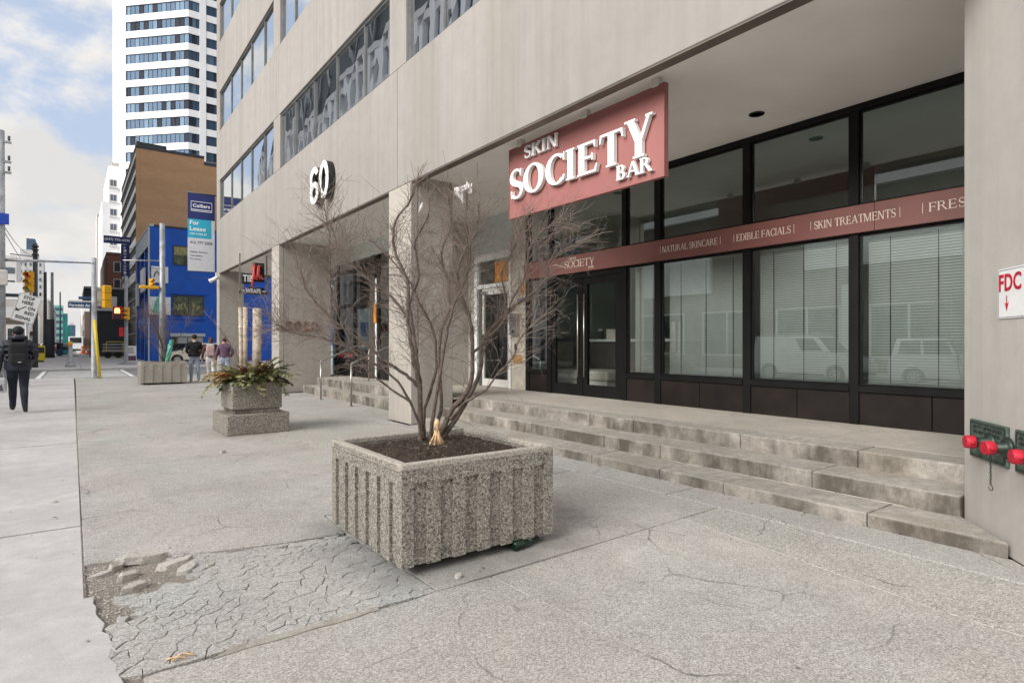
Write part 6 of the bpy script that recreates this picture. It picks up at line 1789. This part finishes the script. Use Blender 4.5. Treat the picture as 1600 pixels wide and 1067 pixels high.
m = MB(); m.cbox((0, -.20 * k, 1.45 * k), (.26 * k, .12 * k, .08 * k)); m.build('flap', 'pale_bag', bk3, bevel=.03, seg=2, world=False)
m4, k = person('person in a plum jumper walking close to the beige end wall', (4.28, 22.7, 0), R(-10), 1.63, ['skin', 'plum_cloth', 'blue_jeans', 'black_paint', 'skin'], dict(WALK), 1.08, 1.12)
cap_hair(m4, k, 'brown_cloth')

# ================================================================ VEHICLES
def car(label, col, loc, rz, L=4.2, W=1.75, H=1.48, kind='hatch', group=None, cat='car', name='parked_car'):
    """front towards +X"""
    c = thing(name, label, cat, loc, rz, group)
    wr, wx0, wx1 = (.31 if kind != 'bus' else .48), -L * .31, L * .31
    if kind == 'bus': wx0, wx1 = -L * .28, L * .36
    belt = {'hatch': .92, 'sedan': .90, 'van': 1.12, 'suv': 1.05, 'bus': 1.35}[kind]
    z0 = .22
    def arch(x):
        return [(x + (wr + .06) * math.cos(R(a)), wr + (wr + .06) * math.sin(R(a)) ) for a in range(0, 181, 20)]
    h2 = L / 2
    hood = {'hatch': .80, 'sedan': .78, 'van': .95, 'suv': .92, 'bus': 1.33}[kind]
    poly = [(-h2 + .05, z0), (wx0 - wr - .06, z0)] + list(reversed([(x, max(z, z0)) for x, z in arch(wx0)])) + [(wx1 - wr - .06, z0)] + list(reversed([(x, max(z, z0)) for x, z in arch(wx1)])) + [(wx1 + wr + .06, z0), (h2 - .04, z0 + .02), (h2, .50), (h2 - .06, hood - .12), (h2 - .18, hood)]
    if kind == 'bus': poly[-2:] = [(h2, 1.0), (h2, belt)]
    else: poly += [(h2 - L * (.24 if kind != 'van' else .2), belt)]
    poly += [(-h2 + .06, belt), (-h2, .62)]
    m = MB(); m.prof(poly, -W / 2, W / 2, 'y'); m.build('body', col, c, bevel=.035, seg=2, world=False)
    f0 = h2 - L * .25; 
    gh = {'hatch': [(-h2 + .10, f0 + .02), (-h2 + .34, f0 - .62)], 'sedan': [(-h2 + .62, f0), (-h2 + 1.15, f0 - .75)], 'van': [(-h2 + .07, f0 + .12), (-h2 + .14, f0 - .55)], 'suv': [(-h2 + .10, f0), (-h2 + .26, f0 - .55)], 'bus': [(-h2 + .06, h2 - .02), (-h2 + .08, h2 - .10)]}[kind]
    (xb, xf), (xtb, xtf) = gh
    ins = .15 if kind != 'bus' else .04
    y0, y1 = W / 2 - .03, W / 2 - ins
    v = [(xb, -y0, belt - .01), (xf, -y0, belt - .01), (xf, y0, belt - .01), (xb, y0, belt - .01), (xtb, -y1, H), (xtf, -y1, H), (xtf, y1, H), (xtb, y1, H)]
    m = MB(); m.add(v, [(3, 2, 1, 0), (4, 5, 6, 7), (0, 1, 5, 4), (1, 2, 6, 5), (2, 3, 7, 6), (3, 0, 4, 7)]); m.build('cabin', col, c, bevel=.05, seg=2, world=False)
    V = [Vector(p) for p in v]
    def pane(a, b, cc, d, u0, u1, w0, w1, nm):
        def B_(u, w): return (a.lerp(b, u)).lerp(d.lerp(cc, u), w)
        n = (b - a).cross(d - a).normalized() * .006
        q = [B_(u0, w0) + n, B_(u1, w0) + n, B_(u1, w1) + n, B_(u0, w1) + n]
        m = MB(); m.add(q + [p - n * 4 for p in q], [(0, 1, 2, 3), (0, 4, 5, 1), (1, 5, 6, 2), (2, 6, 7, 3), (3, 7, 4, 0)]); m.build(nm, 'car_glass', c, world=False)
    for (a, b, cc, d) in ((0, 1, 5, 4), (2, 3, 7, 6)):
        fl = a == 2
        if kind == 'van':
            pane(V[a], V[b], V[cc], V[d], *((.66, .93) if not fl else (.07, .34)), .16, .86, 'side_window')
        elif kind == 'bus':
            for q in range(5): pane(V[a], V[b], V[cc], V[d], .03 + q * .19, .20 + q * .19, .12, .72, 'side_window')
        else:
            for (u0, u1) in ((.07, .30), (.33, .60), (.63, .90)):
                pane(V[a], V[b], V[cc], V[d], *((u0, u1) if not fl else (1 - u1, 1 - u0)), .14, .86, 'side_window')
    pane(V[1], V[2], V[6], V[5], .06, .94, .10, .90, 'windscreen')
    pane(V[3], V[0], V[4], V[7], .10, .90, .2, .86, 'rear_window')
    for x in (wx0, wx1):
        for s in (-1, 1):
            yy_ = s * (W / 2 - .11)
            m = MB(); m.tube([(x, yy_ - .1, wr), (x, yy_ - .085, wr), (x, yy_ + .085, wr), (x, yy_ + .1, wr)], [wr - .05, wr, wr, wr - .05], 22); w = m.build('wheel', 'rubber', c, world=False)
            m = MB(); yo = yy_ + s * .096
            m.cyl((x, yo, wr), (x, yo + s * .008, wr), wr * .64, n=20)
            m.build('rim', 'hub_silver', w, world=False)
            m = MB()
            for q in range(7):
                a = 2 * PI * q / 7; m.ball((x + math.cos(a) * wr * .4, yo + s * .009, wr + math.sin(a) * wr * .4), wr * .12, 6, sq=(1, .15, 1))
            o = m.build('rim_hole', 'rubber', w, world=False); o['kind'] = 'stuff'
    for s in (-1, 1):
        m = MB(); m.ball((h2 - .12, s * (W / 2 - .22), hood - .13), .13, 10, sq=(.7, .9, .8)); m.build('headlight', 'lamp_clear', c, world=False)
        m = MB(); m.box(-h2 - .015, -h2 + .05, s * (W / 2 - .2) - .09, s * (W / 2 - .2) + .09, .68, min(.95, belt)); m.build('tail_light', 'lamp_red', c, bevel=.01, world=False)
        m = MB(); m.cbox((f0 - .05, s * (W / 2 + .07), belt + .06), (.1, .16, .12)); m.build('mirror', col if kind == 'van' else 'black_paint', c, bevel=.03, world=False)
        if kind not in ('bus',):
            m = MB(); m.cbox((-.1, s * (W / 2 + .004), belt - .14), (.16, .012, .025)); m.cbox((.95 * L / 4.2, s * (W / 2 + .004), belt - .14), (.16, .012, .025)); o = m.build('door_handle', 'black_paint', c, world=False); o['kind'] = 'stuff'
    m = MB(); m.box(-wx1 + wr + .12, wx1 - wr - .12, -W / 2 - .006, W / 2 + .006, z0 - .02, z0 + .10); m.box(h2 - .06, h2 + .01, -W / 2 + .2, W / 2 - .2, z0 + .02, .40); m.box(-h2 - .01, -h2 + .06, -W / 2 + .15, W / 2 - .15, z0 + .02, .48); o = m.build('trim', 'black_paint', c, world=False); o['kind'] = 'stuff'
    m = MB(); m.box(-h2 - .014, -h2 - .008, -.26, .26, .52, .63); m.build('number_plate', 'white_paint', c, world=False)
    return c
car('cream hatchback parked in front of the blue building', 'car_cream', (6.9, 46.6, 0), R(180), 3.85, 1.72, 1.44, 'hatch', name='hatchback')
WV = car('white van parked across the street, mirrored in the shop windows', 'car_white', (-9.7, 12.7, -.12), R(-90), 4.45, 1.84, 1.84, 'van', cat='van', name='parked_van')
rk = MB()
for y in (-.6, .6): rk.tube([(-1.9, y, 1.93), (.6, y, 1.93)], .025, 6)
for x in (-1.6, -.5, .4): rk.tube([(x, -.7, 1.90), (x, .7, 1.90)], .02, 6)
o = rk.build('roof_rack', 'steel', WV, world=False); o['kind'] = 'stuff'
car('white sport utility car parked behind the white van across the street', 'car_white', (-9.7, 7.2, -.12), R(-90), 4.5, 1.85, 1.72, 'suv')
car('grey car waiting across the street beyond the white van', 'car_grey', (-9.7, 24.5, -.12), R(-90), 4.5, 1.8, 1.45, 'sedan')
for (lb, col, x, y, kd) in [('white bus or truck seen from behind far up the street', 'car_white', .55, 150, 'bus'), ('red car nearest the crossing among the distant queue', 'car_red', -1.25, 118, 'hatch'), ('white car just left of the distant red cars', 'car_white', -3.1, 116, 'sedan'),
                            ('second red car further up the distant queue', 'car_red', -1.3, 136, 'suv'), ('small dark car in the distant queue', 'car_dark', -4.4, 130, 'sedan'), ('white van half hidden in the distant queue', 'car_white', -2.6, 160, 'van'), ('grey car furthest up the distant queue', 'car_grey', -1.0, 172, 'hatch'), ('red car behind the walking man in the distant queue', 'car_red', -4.0, 96, 'hatch')]:
    if kd == 'bus': car(lb, col, (x, y, -.12), R(90), 8.5, 2.4, 2.95, 'bus', cat='bus', name='bus')
    else: car(lb, col, (x, y, -.12), R(90), 4.3, 1.8, 1.5 if kd != 'van' else 2.0, kd, 'cars queuing far up the street', name='car')
# ================================================================ OTHER BUILDINGS
def bld(name, label, loc, cat='building', group=None):
    return thing(name, label, cat, loc, 0, group)
def part(name, mat, parent, *boxes, bevel=0.0):
    m = MB()
    for b in boxes: m.box(*b)
    return m.build(name, mat, parent, bevel)
def win(parent, axis, c, a0, a1, z0, z1, frame='window_frame_metal', glass='dark_glass', split=1, out=-1, t=.06, f=.07):
    """a framed window on the plane axis=c ('y': faces -Y, 'x': faces -X)"""
    m = MB()
    def bx(u0, u1, w0, w1, d0, d1):
        if axis == 'y': m.box(u0, u1, c + d0, c + d1, w0, w1)
        else: m.box(c + d0, c + d1, u0, u1, w0, w1)
    bx(a0, a1, z0, z0 + f, -t, .05); bx(a0, a1, z1 - f, z1, -t, .05); bx(a0, a0 + f, z0 + f, z1 - f, -t, .05); bx(a1 - f, a1, z0 + f, z1 - f, -t, .05)
    for k in range(1, split):
        u = a0 + (a1 - a0) * k / split; bx(u - f / 2, u + f / 2, z0 + f, z1 - f, -t + .004, .05)
    w = m.build('window', frame, parent)
    m = MB()
    def pt(u, z): return (u, c - .02, z) if axis == 'y' else (c - .02, u, z)
    m.add([pt(a0 + f, z0 + f), pt(a1 - f, z0 + f), pt(a1 - f, z1 - f), pt(a0 + f, z1 - f)], [(0, 1, 2, 3) if axis == 'y' else (3, 2, 1, 0)]); m.build('pane', glass, w)
    return w
# blue building
bb = bld('blue_building', 'bright blue three-storey building with white sign panels beyond the side street', (8, 58, 0))
part('wall', 'building_blue', bb, (4.95, 30, 52, 64.2, 0, 10.2))
part('wall', 'building_blue', bb, (4.71, 4.949, 52, 52.6, 0, 10.2), (4.71, 4.949, 56.2, 56.8, 0, 9.4), (4.71, 4.949, 60.2, 60.8, 0, 9.4), (4.71, 4.949, 63.6, 64.2, 0, 9.4), (4.71, 4.949, 52.6, 64.2, 9.401, 10.2), (4.80, 4.949, 52.6, 64.2, 2.9, 3.5), (4.80, 4.949, 52.6, 64.2, 6.2, 6.7))
part('parapet', 'pale_trim', bb, (4.64, 4.93, 51.95, 64.2, 10.201, 10.38), bevel=.02)
part('parapet', 'charcoal_cladding', bb, (4.931, 30, 51.95, 52.25, 10.201, 10.36), bevel=.02)
part('fascia_strip', 'pale_trim', bb, (4.66, 4.708, 52.2, 64.2, 8.9, 10.15))
for (y0, y1) in ((52.7, 56.1), (56.9, 60.1), (60.9, 63.5)):
    for (z0, z1) in ((.6, 2.8), (3.6, 6.1), (6.8, 9.3)): win(bb, 'x', 4.945, y0, y1, z0, z1, 'navy', 'dark_glass', 3)
win(bb, 'y', 52, 6.18, 7.60, 7.42, 8.92, 'dark_grey', 'window_green', 1)
part('blind', 'evergreen_pale', bb, (6.27, 7.51, 51.962, 51.97, 8.2, 8.84))
w = win(bb, 'y', 52, 6.16, 8.30, 3.55, 5.12, 'dark_grey', 'window_green', 2)
win(bb, 'y', 52, 6.05, 8.30, .35, 1.95, 'window_frame_metal', 'dark_glass', 2)
part('sill', 'pale_trim', bb, (6.0, 8.4, 51.9, 51.999, 1.96, 2.2)); part('sill', 'building_blue', bb, (6.0, 8.45, 51.88, 51.999, 3.30, 3.42)); part('sill', 'building_blue', bb, (6.0, 8.45, 51.88, 51.999, 5.2, 5.3))
part('shutter_slat', 'navy', bb, *[(4.63 + .0, 4.70, 52.0 + i * .3, 52.12 + i * .3, .3, 3.0) for i in range(1)])
part('pipe', 'pale_trim', bb, (4.55, 4.65, 51.9, 52.0, .1, 10.1))
r = random.Random(6)
pl_ = thing('pot_plant', 'leafy plant inside the wide middle window of the blue building', 'plant', (7.7, 51.9, 3.6))
for k in range(44):
    m = MB(); x = r.uniform(6.4, 8.15); z = r.uniform(3.65, 4.2); a = r.uniform(-.6, .6); L = r.uniform(.25, .6)
    m.add([(x, 51.955, z), (x + a * L * .5 - .06, 51.95, z + L * .55), (x + a * L, 51.955, z + L), (x + a * L * .5 + .06, 51.95, z + L * .5)], [(0, 3, 2, 1)]); m.build('leaf', 'evergreen' if k % 2 else 'evergreen_pale', pl_)
sgn = thing('wall_sign', 'white square sign with a black wavy line on the blue building', 'sign', (5.3, 51.9, 6.6))
part('panel', 'white_paint', sgn, (4.75, 5.86, 51.86, 51.995, 5.98, 7.22), bevel=.02)
m = MB(); m.tube([(4.92, 51.85, 6.42), (5.02, 51.85, 6.72), (5.12, 51.85, 6.86), (5.22, 51.85, 6.72), (5.30, 51.85, 6.50), (5.40, 51.85, 6.44), (5.50, 51.85, 6.62), (5.55, 51.85, 6.80)], .035, 6); m.build('wavy_mark', 'black_paint', sgn)
sgn = thing('wall_sign', 'white sign with a pale teal leaf shape low on the blue building', 'sign', (5.3, 51.9, 4.2))
part('panel', 'white_paint', sgn, (4.62, 6.02, 51.86, 51.995, 3.58, 4.92), bevel=.02)
m = MB(); m.add([(4.8, 51.855, 3.7), (5.5, 51.855, 3.7), (5.55, 51.855, 4.4), (5.35, 51.855, 5.3), (5.0, 51.855, 4.6)], [(0, 1, 2, 3, 4)]); m.build('leaf_print', 'teal_leaf', sgn)
sgn = thing('wall_sign', 'narrow white projecting sign on the street front of the blue building', 'sign', (4.5, 55, 6.4))
part('panel', 'white_paint', sgn, (4.42, 4.60, 54.2, 56.6, 5.5, 7.3), bevel=.03)
sgn = thing('wall_sign', 'smaller pale projecting sign further along the blue front', 'sign', (4.5, 60, 5.6))
part('panel', 'pale_trim', sgn, (4.42, 4.60, 59.6, 61.2, 4.6, 6.5), bevel=.03)
ks = thing('blade_sign', 'navy blade sign with vertical studio lettering and a phone number board on top', 'sign', (3.9, 66, 8))
part('vertical_board', 'navy', ks, (3.62, 4.30, 65.94, 66.06, 7.62, 10.60), bevel=.02)
part('top_board', 'navy', ks, (2.30, 4.42, 65.94, 66.06, 10.64, 11.32), bevel=.02)
text_part('lettering', ks, 'letter_white', ('(647) 792-4390', (2.38, 65.938, 10.82), XR, .30, 1.95), *[(ch, (3.84, 65.938, 10.22 - i * .29), XR, .2, .2) for i, ch in enumerate('KIN+STUDIO')])
part('bracket', 'galvanised', ks, (4.30, 4.75, 65.97, 66.03, 8.0, 8.08), (4.30, 4.75, 65.97, 66.03, 10.2, 10.28))
# brown brick block behind it
br_ = bld('brick_building', 'tan brick office block with dark ledged windows behind the blue building', (12, 75, 0))
part('side_wall', 'brick_tan', br_, (4.99, 10.30, 64.3, 64.7, 0, 19.35), (10.301, 30, 64.3, 64.7, 0, 18.75))
part('coping', 'charcoal_cladding', br_, (4.68, 10.32, 64.24, 64.8, 19.351, 19.6), (10.321, 30, 64.24, 64.8, 18.751, 19.0), bevel=.02)
part('core', 'brown_cladding', br_, (4.99, 30, 64.701, 86, 0, 19.2))
part('corner_pier', 'brick_tan', br_, (4.70, 4.989, 64.3, 64.75, 0, 19.35), bevel=.02)
for k in range(12):
    z = .9 + k * 1.62
    part('window_band', 'dark_glass', br_, (4.82, 4.988, 64.76, 86, z, z + 1.0))
    part('ledge', 'tan_concrete', br_, (4.66, 4.988, 64.76, 86, z - .22, z - .10))
    part('spandrel', 'brown_cladding', br_, (4.78, 4.988, 64.76, 86, z + 1.001, z + 1.39))
part('roof_box', 'charcoal_cladding', br_, (4.9, 7.2, 64.9, 70, 19.36, 20.1))
# red brick and charcoal buildings along the street
rb = bld('brick_building', 'narrow red brick building between the charcoal block and the white tower', (6, 98, 0))
part('wall', 'brick_red', rb, (3.74, 14, 95, 110, 0, 13.2)); part('coping', 'brick_brown', rb, (3.6, 14.1, 94.9, 110, 13.201, 13.5), bevel=.03)
part('side_wall', 'brick_brown', rb, (3.39, 3.739, 95.2, 110, 0, 12.6))
for (a, b) in ((4.4, 5.2), (6.2, 7.0)):
    for z in (8.6, 10.9): win(rb, 'y', 95, a, b, z, z + 1.4, 'offwhite', 'dark_glass', 1)
dg_ = bld('charcoal_building', 'windowless charcoal building with a pale roof edge beyond the crossing', (4, 84, 0))
part('wall', 'charcoal_cladding', dg_, (1.75, 9, 79.4, 92, 0, 7.4)); part('roof_edge', 'tan_concrete', dg_, (1.0, 9.1, 79.2, 92.1, 7.401, 7.62), bevel=.02)
part('canopy_box', 'charcoal_cladding', dg_, (1.0, 1.74, 79.5, 92, 6.2, 7.4))
part('plinth', 'dark_grey', dg_, (1.72, 9.02, 79.36, 79.4, 0, .5))
part('sign_panel', 'white_paint', dg_, (2.0, 4.0, 79.2, 79.3, 5.0, 6.6), bevel=.03)
for i in range(3): part('sign_panel', 'charcoal_cladding', dg_, (2.2, 3.0, 79.17, 79.195, 5.3 + i * .4, 5.45 + i * .4))
for i, (lb, x, y, w_, h_, mt) in enumerate([('distant dark shopfront right of the white bus', 2.0, 150, 3, 8, 'brick_brown'), ('distant pale shopfront beyond the dark one', 2.0, 190, 3, 11, 'midrise_white'), ('distant brick shopfront far right of the street', 2.6, 240, 4, 14, 'brick_red')]):
    q = bld('shop_building', lb, (x, y, 0)); part('wall', mt, q, (x, x + 12, y, y + 30, 0, h_))
    for z in range(2): win(q, 'x', x, y + 2, y + 9, 1 + z * 3.3, 3 + z * 3.3, 'offwhite', 'dark_glass', 3); win(q, 'x', x, y + 12, y + 20, 1 + z * 3.3, 3 + z * 3.3, 'offwhite', 'dark_glass', 3)
# white office tower
tw_ = bld('office_tower', 'tall white office tower with blue ribbon windows and a chamfered corner', (22, 165, 0))
C0 = Vector((20.13, 145)); dA = Vector((-.702, .712)); LA = 15.3
A1 = C0 + dA * LA; A2 = C0 + dA * (LA + 1.0)
foot = [tuple(C0), (48, 145), (48, 190), (A2.x, 190), tuple(A2)]
TT = 75.65
def off(poly, d):
    return poly
def inset_poly(s):
    nA = Vector((-.712, -.702))
    a, b = C0 - nA * s + Vector((s * .41, 0)), A2 - nA * s
    return [(a.x, 145 + s), (48 - s, 145 + s), (48 - s, 190), (b.x, 190), (b.x, b.y)]
m = MB(); m.prism(inset_poly(.55), 0, 96); m.build('core', 'charcoal_cladding', tw_)
NF = 27
for k in range(-5, 21):
    zt = TT - 3.58 * k
    m = MB(); m.prism(foot, zt + .0, zt + 1.48); m.build('spandrel', 'tower_white', tw_)      # white band above each ribbon
    # ribbon panes, one tone each
    r = random.Random(k + 50); m = MB(); n = 14
    for i in range(n):
        a, b = C0 + dA * (LA * i / n), C0 + dA * (LA * (i + 1) / n)
        nn = Vector((.712, .702)) * .25; a2, b2 = a + nn, b + nn
        g = dA * .07
        m.add([(a2.x + g.x, a2.y + g.y, zt - 2.1), (b2.x - g.x, b2.y - g.y, zt - 2.1), (b2.x - g.x, b2.y - g.y, zt), (a2.x + g.x, a2.y + g.y, zt)], [(3, 2, 1, 0)], r.choice([0, 0, 1, 0, 2]))
    for i in range(12):
        x0 = 20.2 + i * .75 if i < 3 else 23.62 + (i - 3) * 1.6
        x1 = x0 + (.75 if i < 3 else 1.6)
        if i < 3: x1 = min(x1, 22.36)
        m.add([(x0 + .04, 145.25, zt - 2.1), (x1 - .04, 145.25, zt - 2.1), (x1 - .04, 145.25, zt), (x0 + .04, 145.25, zt)], [(0, 1, 2, 3)], r.choice([0, 0, 1, 0, 2]))
    o = m.build('ribbon_pane', ['tower_glass', 'tower_glass_pale', 'navy_trousers'], tw_); o['kind'] = 'stuff'
m = MB(); m.box(22.36, 23.62, 144.94, 145.5, 0, 96); m.build('pier', 'tower_white', tw_)
q = A1 + dA * .02
m = MB(); m.prism([(A1.x + .02, A1.y - .04), (A1.x + .5, A1.y + .45), (A2.x + .4, A2.y + .6), (A2.x - .06, A2.y + .02)], 0, 96); m.build('pier', 'tower_white', tw_)
m = MB(); m.prism([(A2.x - .05, A2.y + .05), (A2.x + 1, A2.y + .3), (A2.x + 1, 190), (A2.x - .05, 190)], 0, 96); m.build('street_side', 'tower_white', tw_)
# second white block and tan slab
w2 = bld('apartment_block', 'white apartment block with small dark windows left of the office tower', (8, 170, 0))
part('wall', 'tower_white', w2, (5.3, 9.0, 160, 185, 0, 33)); part('wall', 'tower_white', w2, (6.5, 9.05, 160.4, 185, 33.001, 41.2))
part('roof_box', 'tan_concrete', w2, (7.2, 8.8, 162, 170, 41.201, 42.4))
for k in range(10):
    z = 36.6 - k * 3.3
    win(w2, 'y', 160 if z < 32 else 160.4, 6.75, 8.05, z, z + 1.5, 'tan_concrete', 'dark_glass', 2, f=.1)
    part('balcony_slab', 'midrise_white', w2, (6.6, 8.2, 159.6, 160.39, z - .35, z - .15))
ts = bld('tower_slab', 'slim tan concrete slab tower left of the white apartment block', (7.3, 245, 0))
part('wall', 'tan_concrete', ts, (6.64, 8.04, 240, 262, 0, 43.8)); part('cap', 'midrise_white', ts, (6.6, 8.08, 239.9, 262, 43.801, 44.3))
# left side of the street
mr = bld('apartment_block', 'pale mid-rise block with many small windows on the far left', (-15, 335, 0))
part('wall', 'midrise_white', mr, (-20.4, -10.1, 330, 350, 0, 38)); part('wall', 'midrise_white', mr, (-18, -12.2, 331, 350, 38.001, 42)); part('roof_box', 'tower_glass_pale', mr, (-16, -13, 332, 345, 42.001, 47))
for k in range(10):
    for i in range(6):
        x = -19.9 + i * 1.65
        win(mr, 'y', 330, x, x + .95, 6 + k * 3.2, 7.7 + k * 3.2, 'midrise_white', 'dark_glass', 1, f=.12)
mb_ = bld('apartment_block', 'white stepped block in front of the pale mid-rise', (-17, 265, 0))
part('wall', 'tower_white', mb_, (-24, -13.4, 260, 285, 0, 22)); part('wall', 'midrise_white', mb_, (-24, -15.2, 261, 285, 22.001, 31))
for k in range(6):
    part('window_band', 'dark_glass', mb_, (-23, -13.9 if k < 4 else -15.6, 259.9 if k < 4 else 260.9, 260 if k < 4 else 261, 3 + k * 4.4, 5 + k * 4.4))
lw = bld('shop_row', 'low pale shop row behind the stop sign', (-8, 155, 0))
part('wall', 'midrise_white', lw, (-14, -6.8, 150, 200, 0, 8.5)); part('awning', 'wood_dark', lw, (-6.795, -6.0, 151, 160, 3.0, 3.8)); part('sign_band', 'brown_cladding', lw, (-14, -6.75, 149.9, 149.99, 5.2, 6.4))
for k in range(4): win(lw, 'y', 150, -13.5 + k * 1.7, -12.2 + k * 1.7, 2.0, 4.4, 'offwhite', 'dark_glass', 1)
lw2 = bld('shop_row', 'beige shop row beyond the thick postered pole', (-6, 210, 0))
part('wall', 'tan_concrete', lw2, (-14, -5.2, 203, 300, 0, 13)); part('cornice', 'midrise_white', lw2, (-14, -5.0, 202.9, 300, 13.001, 13.6))
for k in range(4): 
    for z in (3, 7): win(lw2, 'x', -5.2, 206 + k * 9, 212 + k * 9, z, z + 2.4, 'offwhite', 'dark_glass', 3)
tl = bld('glass_building', 'turquoise glass building stepping down along the left side of the street', (-5, 430, 0))
part('wall', 'teal_pale', tl, (-9, -4.2, 420, 440, 0, 23)); part('wall', 'teal_panel', tl, (-4.19, -2.2, 422, 450, 0, 18.5)); part('wall', 'teal_panel', tl, (-2.19, -.5, 426, 455, 0, 11.5)); part('wall', 'teal_panel', tl, (-.49, .8, 430, 455, 0, 6))
for k in range(6): part('floor_band', 'tower_glass_pale', tl, (-8.8, -4.4, 419.85, 419.99, 2 + k * 3.6, 3.6 + k * 3.6))
tl2 = bld('glass_building', 'pale blue glass block at the end of the street', (1, 530, 0))
part('wall', 'tower_glass_pale', tl2, (-2.4, 1.8, 520, 550, 0, 14.5)); part('roof_box', 'midrise_white', tl2, (-1.5, 1, 522, 545, 14.501, 16))
# ---- across the street: what the shop windows mirror
oa = bld('shop_building', 'pale rendered shop building across the street with dark display windows', (-17, 0, 0))
part('wall', 'midrise_white', oa, (-26, -15.4, -14, 8.4, 0, 7.2)); part('cornice', 'tan_concrete', oa, (-26, -15.2, -14.1, 8.5, 7.201, 7.6))
for k in range(5): win(oa, 'x', -15.38, -13 + k * 4.2, -10 + k * 4.2, .6, 3.2, 'white_paint', 'dark_glass', 2, f=.1)
ob_ = bld('brick_building', 'dark brick building across the street with white fascia panels', (-18, 18, 0))
part('wall', 'brick_brown', ob_, (-28, -15.4, 8.6, 33, 0, 8.9)); part('fascia_panel', 'white_paint', ob_, (-15.39, -15.1, 9, 15.8, 5.2, 7.6)); part('fascia_panel', 'white_paint', ob_, (-15.39, -15.1, 21.5, 27, 4.4, 7.4)); part('cornice', 'tower_white', ob_, (-28, -15.0, 8.5, 33.1, 8.901, 9.4))
for k in range(5):
    for z in (.7,): win(ob_, 'x', -15.38, 9.4 + k * 4.7, 12.8 + k * 4.7, z, z + 2.6, 'offwhite', 'dark_glass', 2, f=.1)
part('pilaster', 'tower_white', ob_, *[(-15.38, -15.2, 13.6 + k * 4.7, 14.0 + k * 4.7, 0, 4.3) for k in range(1)])
oc = bld('office_tower', 'tall banded tower across the street mirrored in the ribbon windows', (-20, 65, 0))
part('core', 'tower_glass', oc, (-34, -15.9, 36, 104, 0, 38))
for k in range(32): part('pier', 'tower_white', oc, (-15.9, -15.35, 36.2 + k * 2.15, 37.1 + k * 2.15, 0, 31.2))
for k in range(9): part('spandrel', 'midrise_white', oc, (-15.88, -15.5, 36, 104.2, 2.6 + k * 3.4, 3.3 + k * 3.4))
part('parapet', 'midrise_white', oc, (-34.2, -15.3, 35.8, 104.4, 31.21, 31.9))
part('roof_screen', 'charcoal_cladding', oc, (-33, -15.6, 36, 104, 31.91, 39.5))
for k in range(23):
    m = MB(); y = 36.2 + k * 2.95; s = 1 if k % 2 else -1
    m.tube([(-15.45, y, 32.0 if s > 0 else 39.3), (-15.45, y + 2.95, 39.3 if s > 0 else 32.0)], .16, 6); m.build('brace', 'galvanised', oc)
bare_tree_pts = []
r = random.Random(31)
for (x, y) in ((-12.4, 4.2), (-12.4, 30.5)):
    st_ = []; b = Vector((x, y, 0))
    trunk = [b, b + Vector((.05, 0, 1.2)), b + Vector((0, .05, 2.4))]
    st_.append((.10, .07, [tuple(q) for q in trunk]))
    for k in range(6):
        a = k * 1.05 + r.uniform(-.3, .3); s = r.uniform(.8, 1.6); p0 = trunk[2]
        st_.append((.05, .015, [tuple(p0 - Vector((0, 0, .1)))] + [tuple(p0 + Vector((math.cos(a) * s * t, math.sin(a) * s * t, 3.0 * t))) for t in (.25, .5, .75, 1)]))
    p = bare_shrub('bare young street tree by the far kerb ' + ('opposite the FDC wall' if y < 10 else 'opposite the number 60'), st_, 4, int(y * 10), 2.0, (.3, .6), loc=(x, y, 0), hmin=2.4, sides=6)
    p['category'] = 'tree'; p.name = 'bare_tree'
